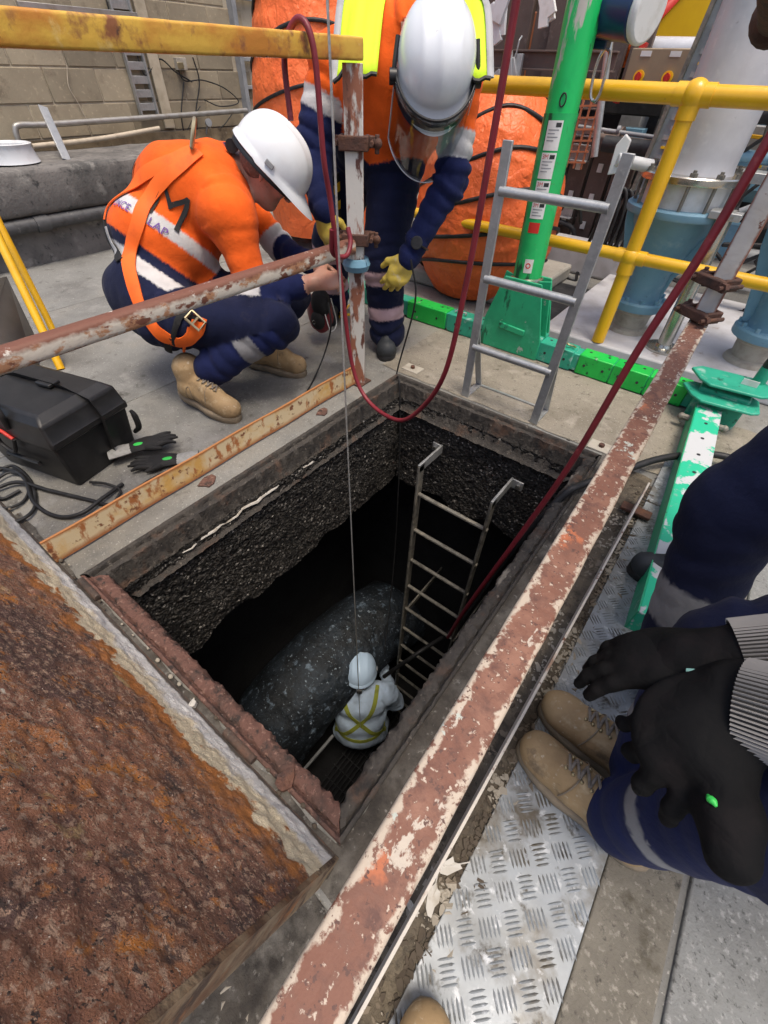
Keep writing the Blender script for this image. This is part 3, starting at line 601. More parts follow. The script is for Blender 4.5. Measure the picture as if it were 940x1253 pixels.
# pale torn leaves by the beam
for i, (u, v) in enumerate(((548, 1060), (530, 1098), (505, 1112))):
    p = PZ(u, v, .014); a = .8 + i * 1.1; rl = random.Random(40 + i); n = 11
    ring = []
    for k in range(n):
        t_ = 2 * math.pi * k / n; rx, ry = (.03, .013) if i < 2 else (.022, .007); f_ = rl.uniform(.55, 1.1); x, y = rx * f_ * math.cos(t_), ry * f_ * math.sin(t_)
        ring.append(p + V3((math.cos(a) * x - math.sin(a) * y, math.sin(a) * x + math.cos(a) * y, .006 * rl.random() + .15 * abs(y))))
    m = MB(); m.add(ring + [p], [(k, (k + 1) % n, n) for k in range(n)]); m.v.extend([tuple(V3(x) - V3((0, 0, .0012))) for x in m.v]); m.f.extend([tuple(n + 1 + j for j in reversed(f)) for f in m.f[:n]]); m.m.extend([0] * n)
    m.tube([p, p + V3((math.cos(a), math.sin(a), .05)) * .045], .0012, n=5)
    o = m.build('dry_leaf', MT['leaf_dry'], None, smooth=0, clean=False)
    tag(o, ('pale torn dry leaf nearest the boots, beside the red beam', 'curled pale dry leaf at the tread plate corner', 'narrow pale leaf scrap lying against the red beam')[i], 'leaf', 'dry leaves by the red beam')
# screw-down floor fitting
p = PZ(750, 822, .014); t_ = thing('floor_socket', 'round brass coloured floor fitting with screw on the tread plate', 'floor fitting', p)
MB().lathe([(.036, 0), (.036, .004), (.031, .007), (.016, .008), (.014, .013), (.0, .013)], p, n=28, cap=False).build('flange', MT['brass'], t_)
MB().lathe([(.012, .008), (.012, .02), (.009, .022), (.009, .034), (.005, .038), (.0, .038)], p, n=14, cap=False).build('screw', MT['rust_brown'], t_)
# ------------------------------------------------------------------ guard rails on both sides of the pit
def worn_bar(p0, p1, w, h, material, parent, name, nseg=60, seed=1, rnd=.006, wall=None):
    """rolled steel bar built along its own local y axis, so that worn paint follows its edges"""
    p0, p1 = V3(p0), V3(p1); L_ = np.linalg.norm(p1 - p0); a, b = w / 2, h / 2
    ring = []
    for cx, cz, a0 in ((a - rnd, b - rnd, 0), (-a + rnd, b - rnd, 90), (-a + rnd, -b + rnd, 180), (a - rnd, -b + rnd, 270)):
        for k in range(4):
            t = math.radians(a0 + 30 * k); ring.append((cx + rnd * math.cos(t), cz + rnd * math.sin(t)))
    full = []
    for i in range(len(ring)):
        q0, q1 = ring[i], ring[(i + 1) % len(ring)]; n = max(1, int(math.hypot(q1[0] - q0[0], q1[1] - q0[1]) / .012))
        for k in range(n): full.append((q0[0] + (q1[0] - q0[0]) * k / n, q0[1] + (q1[1] - q0[1]) * k / n))
    m = len(full); P = np.array([[(x, L_ * i / nseg, z) for x, z in full] for i in range(nseg + 1)], float).reshape(-1, 3)
    P[:, 2] += vnoise(P, 30, seed, 2) * .0010; P[:, 0] += vnoise(P, 26, seed + 1, 2) * .0010
    mb = MB(); mb.add(P, [(i * m + k, i * m + (k + 1) % m, (i + 1) * m + (k + 1) % m, (i + 1) * m + k) for i in range(nseg) for k in range(m)] + [tuple(range(m)), tuple(range(nseg * m, (nseg + 1) * m))])
    o = mb.build(name, material, None, smooth=40); o.data.transform(Matrix.Translation(o.location))
    d, s, n = frame_of(p1 - p0); R = Matrix((tuple(s), tuple(d), tuple(n))).transposed()
    o.rotation_euler = R.to_euler(); o.parent = parent; o.location = tuple(p0 - V3(ORG[parent.name])); ORG[o.name] = p0
    return o
def rail_mat(name, base, edge, aw, *layers):
    return mat(name, base, list(layers) + [(edge, 14, aw * .72, aw * .86, 'g:xabs', (aw * .9,)), (base, 45, .58, .66)], rough=.66, bump=[(90, .6, .002), (20, .4, .003)])
MT['midrail_right'] = mat('midrail_right', (.18, .08, .053), [((.25, .125, .085), 18, .48, .64), ((.11, .052, .04), 26, .52, .66), ((.40, .13, .06), 5, .63, .66),
    ((.46, .39, .31), 40, .0172, .0205, 'g:xabs', (.04,)), ((.47, .41, .34), 30, .62, .64, 'noise', (1, .5, 1)), ((.42, .45, .40), 16, .645, .652), ((.17, .08, .055), 60, .53, .575), ((.48, .4, .32), 120, .61, .65), ((.1, .05, .04), 150, .6, .64)], rough=.66, bump=[(120, .6, .002), (24, .4, .003)])
MT['midrail_near'] = mat('midrail_near', (.55, .16, .075), [((.6, .3, .18), 12, .5, .7)], rough=.6)
MT['midrail_left'] = mat('midrail_left', (.6, .55, .47), [((.42, .22, .12), 15, .52, .57, 'noise', (1, .6, 1)), ((.18, .07, .045), 22, .555, .60, 'noise', (1, .5, 1)), ((.17, .07, .045), 26, .006, .018, 'g:z', (.03,)), ((.6, .56, .5), 19, .62, .65)], rough=.62, bump=[(90, .5, .003)])

gl = thing('guard_rail', 'rusty guard rail left of pit with yellow top rail and white mid rail', 'guard rail', (-1.28, 1.48, 0))
GX = -1.28
worn_bar((GX, -.45, 1.128), (GX, 1.512, 1.138), .055, .052, MT['rail_yellow_rust'], gl, 'top_rail', seed=3)
worn_bar((GX, -.45, .603), (GX, 1.46, .603), .05, .052, MT['midrail_left'], gl, 'mid_rail', seed=5, rnd=.014)
MT['kick_rust'] = mat('kick_rust', (.66, .53, .33), [((.62, .37, .11), 8, .48, .64), ((.38, .14, .045), 22, .55, .62, 'noise', (1, 1, .45)), ((.2, .075, .035), 30, .59, .65), ((.36, .14, .05), 16, .03, .012, 'g:z', (.03,)), ((.4, .17, .06), 16, .088, .096, 'g:z', (.02,))], rough=.62, bump=[(90, .5, .003)])
m = MB(); n = 60
P = np.array([[(GX + .004 + .002 * math.sin(i * .35), .03 + 1.43 * i / n, z) for z in (.008, .03, .055, .08, .1)] for i in range(n + 1)])
m.grid(P); P2 = P.copy(); P2[..., 0] -= .008; m.grid(P2[::-1])
for a, b in ((P[:, -1], P2[:, -1]), (P[:, 0], P2[:, 0])): m.grid(np.stack([a, b], 1))
m.build('kick_plate', MT['kick_rust'], gl, smooth=40)
pp = MB(); w, d_ = .032, .02     # channel post, web to the pit
pp.prism([(-w, -d_), (w, -d_), (w, d_), (w - .007, d_), (w - .007, -d_ + .007), (-w + .007, -d_ + .007), (-w + .007, d_), (-w, d_)], (GX, 1.49, .002), (.8, .6, 0), (-.6, .8, 0), (0, 0, 1.105))
pst = pp.build('post', MT['post_white'], gl, bevel=.002)
MB().box((GX, 1.49, .004), (.09, .09, .008)).build('base_plate', MT['rust_brown'], gl, bevel=.002)
tp = MB(); tp.tube([V3((GX, 1.49, .535)) + .04 * V3((math.cos(a), math.sin(a), 0)) for a in np.linspace(0, 2 * math.pi, 17)], .018, n=6, flat=1.4); tp.build('tape_wrap', MT['blue_valve'], gl, label='blue-grey tape wrapped round the rusty post')

def scaffold_clamp(c, ang, label, scale=1.0):
    c = V3(c); t = thing('rail_clamp', label, 'clamp', c, 'rusty clamps on the guard rail posts')
    ca, sa = math.cos(ang), math.sin(ang); ex, ey = V3((ca, sa, 0)) * scale, V3((-sa, ca, 0)) * scale; ez = V3((0, 0, 1)) * scale
    m = MB(); m.prism([(-.055, -.035), (.055, -.035), (.055, .04), (.04, .04), (.04, -.02), (-.04, -.02), (-.04, .04), (-.055, .04)], c - ez * .022, ex, ey, ez * .044); m.build('jaw', MT['rust_brown'], t, bevel=.004)
    m = MB(); m.prism([(-.062, 0), (-.045, -.016), (.045, -.016), (.075, .0), (.06, .018), (-.05, .012)], c - ez * .018 + ey * .043, ex, ey, ez * .036); m.build('strap', MT['rust_brown'], t, bevel=.004)
    for s in (-1, 1):
        m = MB(); p = c + ex * s * .066 - ey * .03; m.cyl(p - ez * 0, p + ey * .11, .008 * scale, n=10)
        b = m.build('bolt', MT['rust_brown'], t)
        m = MB(); m.cyl(p + ey * .075, p + ey * .092, .017 * scale, n=6); m.build('nut', MT['rust_brown'], b)
    m = MB(); p = c + ex * .085; m.ell(p, V3((.022, .014, .018)) * scale, nu=10, nv=7); m.cyl(p - ez * .03, p + ez * .025, .009 * scale, n=8); m.build('swivel', MT['rust_brown'], t, bevel=.002)
    return t
scaffold_clamp((GX, 1.49, .915), .6, 'rusty clamp high on the left post below the yellow rail', .95)
scaffold_clamp((GX, 1.49, .625), .6, 'rusty clamp at mid height where the white rail meets the left post', .95)

gr = thing('guard_rail', 'rusty red and white guard rail running beside the tread plate', 'guard rail', (-.03, 1.5, 0))
mr = worn_bar((.002, -.42, .59), (-.036, 1.555, .59), .051, .05, MT['midrail_right'], gr, 'mid_rail', nseg=140, seed=11, rnd=.005)
m = MB(); m.sweep([(-.003, .02), (.003, .02), (.003, .118), (-.003, .118)], (.046, -.5, 0), (.076, 1.46, 0)); m.build('kick_plate', MT['kick_pale'], gr, bevel=.001)
MT['post_right'] = mat('post_right', (.56, .55, .52), [((.5, .47, .42), 9, .5, .7), ((.22, .09, .06), 18, .019, .024, 'g:xabs', (.014,)), ((.2, .08, .05), 26, .62, .66)], rough=.6, bump=[(60, .4, .003)])
worn_bar((-.036, 1.56, .01), (-.036, 1.56, .615), .05, .05, MT['midrail_right'], gr, 'post', nseg=20, seed=13)
worn_bar((-.036, 1.56, .618), (-.036, 1.56, 1.30), .05, .042, MT['post_right'], gr, 'post', nseg=40, seed=15)
MB().box((.085, 1.40, .03), (.1, .04, .012)).build('bracket', MT['rust_brown'], gr, bevel=.002)
q = PY(936, -2, .9)
m = MB(); m.cyl(q + V3((.03, -.35, .05)), q + V3((0, .2, 0)), .026, n=20); m.ell(q + V3((0, .2, 0)), .036, nu=16, nv=10); m.build('top_rail', MT['rust_brown'], gr)
scaffold_clamp((-.036, 1.56, .72), 2.5, 'rusty clamp on the right post at the yellow rail level', .72)
scaffold_clamp((-.036, 1.56, .635), 2.5, 'rusty clamp at the foot of the right white post', .72)

# ------------------------------------------------------------------ block wall, ledge, and what stands there
wall = thing('block_wall', 'tan concrete block wall with stained plinth, behind the ledge', 'wall', (-5.0, 4.0, 0))
WX = -4.95
MB().box((WX - .103, 4.6, 1.36), (.2, 8.4, 2.72)).build('backing', MT['mortar'], wall)
blk = None; rr = random.Random(4)
for k in range(10):
    z = .63 + .205 * k + .1
    for i in range(18):
        y = .9 + .405 * i + (.2 if k % 2 else 0)
        if 4.0 < y < 4.62 and z < 2.3: continue
        if blk is None:
            blk = MB().box((0, 0, 0), (.1, .397, .197)).build('block', MT['block'], None, bevel=.006); blk.data.transform(Matrix.Translation((0, 0, -.0985))); blk.parent = wall
            blk.location = tuple(V3((WX - .045, y, z)) - ORG[wall.name])
        else:
            share(blk, wall, (WX - .045 + rr.uniform(-.004, .004), y, z))
pl = MB(); n = 60
P = np.array([[(WX + .05 + (.05 if z < .5 else 0), .6 + 8 * i / n, z) for z in (0, .2, .4, .52, .6, .628)] for i in range(n + 1)]); q = P.reshape(-1, 3)
q[:, 0] += .02 * vnoise(q, 4, 51, 3); pl.grid(q.reshape(P.shape)); pl.build('plinth', MT['plinth'], wall, smooth=50)
# louvred steel window
win = MB(); y0, y1, z0, z1 = 3.98, 4.62, .62, 2.3
wf = MB()
for (a, b, c, d_) in ((y0, y0 + .05, z0, z1), (y1 - .12, y1, z0, z1)): wf.box((WX + .03, (a + b) / 2, (c + d_) / 2), (.09, b - a, d_ - c))
w_ = wf.build('window', MT['frame_grey'], wall, bevel=.004)
MB().box((WX - .02, (y0 + y1) / 2, (z0 + z1) / 2), (.02, y1 - y0 - .16, z1 - z0 - .02)).build('pane', MT['glass_dark'], w_)
for k in range(9):
    MB().box((WX + .03, (y0 + y1) / 2 - .035, z0 + .1 + .2 * k), (.035, y1 - y0 - .16, .028)).build('window_bar', MT['frame_grey'], w_, bevel=.003)
MB().box((WX + .05, y1 + .06, 1.4), (.06, .09, 1.7)).build('door_frame', MT['paint_white'], wall, bevel=.004)
MB().box((WX + .06, y1 + .36, 1.4), (.05, .4, 1.6)).build('steel_panel', MT['frame_grey'], wall, bevel=.004)
cp = MB(); cp.tube([(WX + .12, 5.35, .4), (WX + .12, 5.35, 2.3)], .02, n=10); cp.build('downpipe', MT['paint_white'], wall)
# cable ladder on the wall with cables
ct = thing('cable_ladder', 'grey slotted cable ladder fixed upright on the block wall', 'cable tray', (WX + .03, 2.86, .75))
m = MB()
for yy in (2.80, 2.96): 
    m = MB(); m.box((WX + .04, yy, 1.5), (.04, .016, 1.52)); m.build('side_rail', MT['galv'], ct, bevel=.002)
for k in range(16):
    MB().box((WX + .035, 2.88, .80 + .085 * k), (.015, .15, .05)).build('rung', MT['galv'], ct, bevel=.002)
MB().box((WX + .03, 3.06, 1.5), (.02, .1, 1.7)).build('cover_strip', MT['mortar'], ct, bevel=.002)
def cable(pts, r, name, label, material='rubber', cat='cable', group=None, n=8, sub=8):
    m = MB(); m.tube(catmull(pts, sub), r, n=n); return tag(m.build(name, MT[material], None, smooth=60), label, cat, group)
rc = random.Random(9)
def wallcab(pix, label, r=.006, dx=.03, material='rubber'):
    return cable([PX(u, v, WX + dx + .01 * rc.random()) for u, v in pix], r, 'wall_cable', label, material, 'cable', 'loose cables on the block wall')
wallcab([(130, 0), (140, 30), (165, 62), (178, 92), (195, 72), (215, 88), (235, 100)], 'black cable bunch sagging across the cable ladder')
wallcab([(225, 100), (222, 140), (226, 170), (224, 195)], 'thin black cable dropping down the wall beside the window')
wallcab([(236, 70), (244, 100), (240, 135), (242, 165)], 'black cable hanging straight down the wall')
wallcab([(215, 75), (225, 98), (248, 98), (275, 108), (292, 125), (270, 130), (250, 122)], 'black cable looping wide below the junction box', .005)
wallcab([(245, 130), (236, 145), (228, 165), (226, 185)], 'short kinked cable low on the wall', .004)
wallcab([(82, 80), (84, 105), (95, 125), (108, 150)], 'thin tan wire stuck to the block wall', .003, .015, 'pvc')
wallcab([(285, 138), (272, 155), (258, 160)], 'black cable end leading to the spotlight', .005)
jb = thing('junction_box', 'small open junction box with wires on the block wall', 'junction box', PX(221, 78, WX + .02))
MB().box(PX(221, 78, WX + .03), (.05, .1, .08)).build('box', MT['cast_tan'], jb, bevel=.003)
MB().box(PX(221, 80, WX + .06), (.01, .06, .04)).build('terminal', MT['brass'], jb, bevel=.002)
sp = thing('spotlight', 'small grey spotlight low on the block wall', 'lamp', PX(254, 150, WX + .1))
a = PX(254, 150, WX + .1); MB().lathe([(.022, 0), (.03, .02), (.03, .06), (.0, .062)], a, (1, -.4, .1), n=16).build('housing', MT['frame_grey'], sp)
MB().cyl(a, a + V3((-.08, 0, -.12)), .008, n=8).build('bracket', MT['frame_grey'], sp)
# conduits
m = MB(); m.tube(catmull([PX(25, 178, WX + .09), PX(19, 160, WX + .09), PX(24, 153, WX + .09), PX(60, 152, WX + .09), PX(180, 144, WX + .09), PX(302, 135, WX + .09)], 10), .020, n=12)
tag(m.build('steel_conduit', MT['conduit'], None, smooth=60), 'shiny steel conduit running along the block wall with bent end', 'pipe')
m = MB(); m.tube(catmull([PX(40, 179, WX + .12), PX(120, 170, WX + .12), PX(195, 157, WX + .12)], 8), .017, n=12)
tag(m.build('plastic_conduit', MT['pvc'], None, smooth=60), 'cream plastic conduit under the steel conduit on the wall', 'pipe')
m = MB(); m.box(PX(100, 12, WX + .05), (.03, .9, .03)); tag(m.build('wall_strut', MT['conduit'], None, bevel=.003), 'horizontal grey steel strut near the top of the block wall', 'strut')

led = thing('concrete_ledge', 'weathered dark concrete ledge with rounded edge below the block wall', 'ledge', (-4.6, 2.5, 0))
prof = [(0, 0), (0, .2), (.0, .3), (-.06, .31), (-.085, .34), (-.085, .53), (-.078, .553), (-.055, .564), (.2, .567), (.62, .567)]
n = 90; P = np.array([[(-4.22 - .0 - a, .2 + 2.9 * i / n, z) for a, z in prof] for i in range(n + 1)]); q = P.reshape(-1, 3); q += .008 * vnoise(q, 9, 61, 3)[:, None]
P = q.reshape(P.shape); P[..., 0] = P[..., 0] + 0
m = MB(); m.grid(P); m.add(P[-1], [tuple(range(len(prof)))]); m.add(P[-1][[0, -1]].tolist() + [(-5, 3.1, 0), (-4.22, 3.1, 0)], [(0, 1, 2, 3)])
m.build('ledge_body', MT['ledge'], led, smooth=50, clean=False)
m = MB(); n = 30; P = np.array([[(-4.3 - .5 * j / 5, 3.12 + 1.2 * i / n, .48 - .1 * (j == 0) - .08 * i / n) for j in range(6)] for i in range(n + 1)]); q = P.reshape(-1, 3); q += .03 * vnoise(q, 7, 66, 3)[:, None]
m.grid(q.reshape(P.shape)); m.build('broken_end', MT['ledge'], led, smooth=50, clean=False)
m = MB(); m.tube(catmull([(-4.16, .1, .255), (-4.16, 1.0, .258), (-4.165, 2.0, .262), (-4.16, 3.2, .262)], 8), .042, n=14); m.cyl((-4.16, 1.33, .257), (-4.16, 1.42, .257), .05, n=14)
tag(m.build('black_pipe', MT['pipe_black'], None, smooth=50), 'black pipe running along the face of the concrete ledge', 'pipe')
bs_ = PZ(18, 198, .575); m = MB(); m.lathe([(.16, 0), (.155, .01), (.14, .085), (.148, .1), (.135, .104), (.12, .09), (.118, .03), (0, .03)], bs_, n=36, cap=False); tag(m.build('basin', MT['basin'], None, smooth=40), 'white upturned plastic basin on the concrete ledge', 'basin')
a, b = PX(82, 196, -4.35), PX(52, 130, -4.62); m = MB(); m.beam(a, b, .06, .012, (1, 0, 0)); tag(m.build('steel_strip', MT['galv'], None, bevel=.002), 'flat grey steel strip leaning against the conduit on the ledge', 'strip')

# ------------------------------------------------------------------ yellow trolley, battery box, gloves, cables
tr = thing('yellow_trolley', 'yellow tube framed barrow with grey tray at the left edge', 'barrow', (-2.6, .55, 0))
fa, fb = PZ(78, 458, .02), PX(0, 292, fa_x := -2.75)
m = MB(); m.tube([PX(-18, 255, -2.85), PX(0, 295, -2.79), PX(75, 452, -2.5)], .019, n=12); m.build('leg', MT['yellow'], tr)
m = MB(); m.tube([PX(-30, 210, -3.0), PX(0, 275, -2.95), PX(58, 390, -2.8), PX(72, 420, -2.76), PX(64, 440, -2.72), PX(45, 428, -2.72)], .017, n=12); m.build('leg', MT['yellow'], tr)
m = MB(); m.add([PX(-40, 350, -2.62), PX(8, 338, -2.9), PX(45, 415, -2.78), PX(50, 470, -2.5), PX(0, 490, -2.4), PX(-40, 480, -2.4)], [(0, 1, 2, 3, 4, 5)])
o = m.build('tray', MT['trolley_grey'], tr); so = o.modifiers.new('thick', 'SOLIDIFY'); so.thickness = .012
for (u, v) in ((38, 385), (42, 400)):
    MB().cyl(PX(u, v, -2.74), PX(u, v, -2.71), .008, n=8).build('bolt', MT['galv'], tr)

bx = thing('battery_box', 'black plastic battery box with carry strap on the concrete', 'battery box', (-1.75, .32, 0))
c00, c10, c11 = V3((-1.545, .235, 0)), V3((-1.62, .535, 0)), V3((-2.02, .42, 0))
e1 = c10 - c00; e2 = c11 - c10; c01 = c00 + e2
def bx_ring(z, ins): 
    ctr = (c00 + c11) / 2
    return [ctr + (p - ctr) * (1 - ins) + V3((0, 0, z)) for p in (c00, c10, c11, c01)]
def loft(rings, cap=True):
    m = MB(); n = len(rings[0])
    for r_ in rings: m.v.extend([tuple(x) for x in r_])
    for i in range(len(rings) - 1):
        for k in range(n): m.f.append((i * n + k, i * n + (k + 1) % n, (i + 1) * n + (k + 1) % n, (i + 1) * n + k)); m.m.append(0)
    if cap: m.f.append(tuple(range(n - 1, -1, -1))); m.m.append(0); m.f.append(tuple(range((len(rings) - 1) * n, len(rings) * n))); m.m.append(0)
    return m
loft([bx_ring(.0, .12), bx_ring(.185, .02)]).build('box', MT['black'], bx, bevel=.01)
loft([bx_ring(.18, -.02), bx_ring(.205, -.02), bx_ring(.21, .0), bx_ring(.268, .05), bx_ring(.292, .2)]).build('lid', MT['black'], bx, bevel=.008)
mid0, mid1 = lerp(c00, c10, .62), lerp(c01, c11, .62)
def on_box(p, z, ins): ctr = (c00 + c11) / 2; return ctr + (p - ctr) * (1 - ins) + V3((0, 0, z))
m = MB(); pts = [on_box(mid0, .02, .10), on_box(mid0, .18, -.03), on_box(mid0, .208, -.045), on_box(mid0, .272, .02), on_box(lerp(mid0, mid1, .2), .298, .1), on_box(lerp(mid0, mid1, .8), .298, .1), on_box(mid1, .272, .02), on_box(mid1, .18, -.04)]
m.tube(np.array(pts), .017, n=4, flat=.15); m.build('strap', MT['black_matt'], bx)
m = MB(); m.beam(on_box(lerp(mid0, mid1, .32), .303, .1), on_box(lerp(mid0, mid1, .5), .303, .1), .045, .012); m.build('buckle', MT['black'], bx, bevel=.003)
m = MB(); hp = [on_box(lerp(c00, c01, t), z, i_) for t, z, i_ in ((.42, .23, -.0), (.4, .285, .0), (.5, .325, .12), (.62, .32, .2), (.7, .305, .25))]; m.tube(catmull(hp, 8), .010, n=10); m.build('cable_grip', MT['rubber'], bx)
m = MB(); hp = [on_box(lerp(c00, c01, t), z, -.05) for t, z in ((.3, .09), (.3, .1), (.65, .1), (.65, .09))]; m.tube(np.array(hp), .008, n=8); m.build('handle', MT['black'], bx)
m = MB(); m.tube(catmull([on_box(lerp(c00, c01, .42), .19, -.06), on_box(lerp(c00, c01, .55), .215, -.06), on_box(lerp(c00, c01, .75), .2, -.1), on_box(lerp(c00, c01, 1.0), .18, -.15)], 8), .006, n=8); m.build('red_lead', MT['paint_red'], bx)
m = MB(); m.tube(catmull([on_box(lerp(c00, c01, .42), .19, -.06), on_box(lerp(c00, c01, .5), .13, -.1), on_box(lerp(c00, c01, .62), .15, -.08), on_box(lerp(c00, c01, .6), .2, -.07)], 8), .007, n=8); m.build('black_lead', MT['rubber'], bx)
m = MB(); pe = on_box(lerp(c00, c10, .93), .11, -.02); m.tube(catmull([pe + V3((.0, 0, -.03)), pe + V3((.03, .01, .0)), pe + V3((.035, .012, .05)), pe + V3((.03, .008, .075))], 6), [.008, .011, .011, .006], n=10); m.build('lid_catch', MT['black'], bx)

def work_glove(c, ang, label, cuff, hand, flip=1, z=.012):
    c = V3((*c[:2], z)); t = thing('work_glove', label, 'glove', c, 'loose work gloves on the concrete')
    ca, sa = math.cos(ang), math.sin(ang); ex, ey, ez = V3((ca, sa, 0)), V3((-sa, ca, 0)) * flip, V3((0, 0, 1))
    m = MB()
    m.tube(catmull([c - ex * .03, c + ex * .0 + ez * .004, c + ex * .045 + ez * .004, c + ex * .085], 5), [.03, .038, .042, .036], n=12, flat=.36)
    for k, (o_, l) in enumerate(((-.03, .062), (-.011, .075), (.009, .07), (.027, .055))):
        p = c + ex * .075 + ey * o_; q = p + ex * l + ey * o_ * .25 + ez * (.006 * (k % 2)); m.tube(catmull([p - ex * .02, p + ex * l * .5 + ez * .008, q], 5), [.0115, .011, .0085, .004], n=8)
    p = c + ex * .02 - ey * .032; m.tube(catmull([p + ey * .012, p - ey * .012 + ex * .03 + ez * .006, p - ey * .02 + ex * .062], 5), [.014, .012, .006], n=8)
    m.build('hand', MT[hand], t, smooth=70, clean=False)
    m = MB(); m.tube(catmull([c - ex * .105, c - ex * .07, c - ex * .025], 5), [.038, .036, .031], n=14, flat=.38); m.build('cuff', MT[cuff], t, smooth=60)
    m = MB(); m.ell(c + ex * .012 - ey * .006 + ez * .0155, (.024, .014, .003), np.array(Matrix.Rotation(ang, 3, 'Z')), nu=14, nv=6); m.build('badge', MT['green_tag'], t)
    return t
g1 = PZ(160, 552, .02); g2 = PZ(215, 562, .02)
work_glove(PZ(168, 545, .05), math.radians(66), 'grey and black work glove with green badge against the battery box', 'glove_grey', 'black_matt', 1, z=.045)
work_glove(PZ(208, 562, .02), math.radians(232), 'black work glove with green badge lying beside the toe plate', 'glove_grey', 'black_matt', -1, z=.016)
GC = 'black cables on the concrete by the battery box'
def floorcab(pix, label, r=.007, z=.008): return cable([PZ(u, v, z + .006 * math.sin(i * 1.7) + .006) for i, (u, v) in enumerate(pix)], r, 'floor_cable', label, 'rubber', 'cable', GC)
floorcab([(-20, 605), (20, 590), (60, 600), (110, 612), (140, 618), (165, 600), (200, 580), (245, 572)], 'thick black cable passing from the box to the toe plate')
floorcab([(-20, 570), (25, 580), (42, 615), (70, 632), (100, 628), (125, 610), (150, 592)], 'black cable looping in front of the battery box')
floorcab([(-20, 640), (15, 640), (42, 622), (38, 590), (15, 570), (-10, 585), (0, 610), (25, 600)], 'coiled black cable at the left edge below the battery box', .006)
floorcab([(-15, 595), (12, 578), (35, 588), (30, 612), (5, 622), (-15, 612)], 'thin black cable coil beside the battery box', .005)
floorcab([(110, 590), (130, 592), (147, 600), (140, 615)], 'short black lead lying by the battery box corner', .005)
# ------------------------------------------------------------------ lettering helper
_font_cache = {}
def text_pts(s, size, bold=0.0):
    cu = bpy.data.curves.new('lettering', 'FONT'); cu.body = s; cu.size = size; cu.align_x = 'CENTER'; cu.align_y = 'CENTER'; cu.resolution_u = 3; cu.offset = bold
    o = bpy.data.objects.new('lettering', cu); COL.objects.link(o); dg = bpy.context.evaluated_depsgraph_get()
    me = bpy.data.meshes.new_from_object(o.evaluated_get(dg)); vs = [tuple(v.co) for v in me.vertices]; fs = [tuple(p.vertices) for p in me.polygons]
    bpy.data.objects.remove(o, do_unlink=True); bpy.data.meshes.remove(me); bpy.data.curves.remove(cu)
    return vs, fs

# ------------------------------------------------------------------ green davit base, mast and winch
dv = thing('davit', 'green steel davit mast with sectional base beams beside the pit', 'davit', (-.92, 2.42, 0))
BY, BH = 2.345, .05
def seg(x0, x1, s, material, name='base_beam', z=BH, y=BY):
    return MB().box(((x0 + x1) / 2, y, z + .004), (x1 - x0, s, s)).build(name, MT[material], dv, bevel=.005)
seg(-2.15, .12, .088, 'green_teal')
for x0, x1, c in ((-2.1, -1.72, 'green_teal'), (-1.56, -1.28, 'green_bright'), (-1.27, -1.0, 'green_teal'), (-.69, -.50, 'green_teal'), (-.47, -.30, 'green_bright'), (-.297, -.13, 'green_bright'), (-.127, .05, 'green_bright')):
    sv = seg(x0, x1, .1, c, 'sleeve')
    for k in (-1, 1):
        m = MB(); cx = (x0 + x1) / 2 + k * (x1 - x0) * .28; m.cyl((cx, BY - .052, .055), (cx, BY - .0485, .055), .007, n=10); m.cyl((cx, BY + .01, .1035), (cx, BY + .01, .1055), .007, n=10); m.build('pin_hole', MT['machine_dark'], sv)
# gusseted foot
MB().box((-.85, BY, .058), (.33, .12, .116)).build('foot_block', MT['green_teal'], dv, bevel=.006)
for (ya, off) in ((BY - .062, -.0), (BY + .062, 0)):
    m = MB(); m.prism([(-.175, .0), (.165, .0), (.165, .1), (.095, .37), (-.105, .37), (-.175, .15)], (-.85, ya - .005, .006), (1, 0, 0), (0, 0, 1), (0, .01, 0)); m.build('gusset', MT['green'], dv, bevel=.003)
for xx in (-.99, -.735):
    m = MB(); m.beam((xx, BY, .10), (-.85 + (xx + .85) * .55, BY, .37), .11, .01, (0, 1, 0)); m.build('rib', MT['green'], dv, bevel=.003)
m = MB(); m.beam((-.93, BY - .072, .14), (-.78, BY - .072, .13), .014, .03); m.build('handle_bar', MT['green'], dv, bevel=.004)
m0, m1, m2 = V3((-.86, BY + .01, .12)), V3((-.905, BY + .04, .985)), V3((-.955, BY + .08, 2.1))
m = MB(); m.cyl(m0, m1, .070, n=40); m.build('mast', MT['green_mast'], dv)
MT['green_mast_worn'] = mat('green_mast_worn', (.012, .50, .12), [((.01, .36, .1), 6, .5, .7), ((.48, .45, .4), 8, .575, .61, 'noise', (1, 1, .22)), ((.02, .1, .04), 22, .6, .66, 'noise', (1, 1, .25))], rough=.4, bump=[(30, .2, .003)])
m = MB(); m.cyl(m1, m2, .0665, n=40); um = m.build('upper_mast', MT['green_mast_worn'], dv)
m = MB(); m.lathe([(.085, 0), (.085, .014), (.072, .02), (.072, .0)], lerp(m0, m1, .27), m1 - m0, n=32, cap=False); m.build('collar', MT['steel'], dv)
m = MB(); q = lerp(m1, m2, .02) + V3((.02, -.066, .02)); m.tube([q + V3((.012 * math.cos(a), 0, .02 * math.sin(a))) for a in np.linspace(0, 6.28, 14)], .003, n=6); m.build('lug', MT['machine_dark'], um)
md = unit(m1 - m0); view = unit(np.cross(md, np.cross(V3((.32, -.95, 0)), md)))
side = unit(np.cross(md, view))
def mast_patch(t0, t1, a0, a1, material, name, r=.0708, parent=dv):
    L_ = np.linalg.norm(m1 - m0); P = np.array([[m0 + md * (L_ * t) + r * (view * math.cos(a) + side * math.sin(a)) for a in np.linspace(a0, a1, 9)] for t in np.linspace(t0, t1, 8)])
    m = MB(); m.grid(P); o = m.build(name, MT[material], parent, smooth=60, clean=False); return o
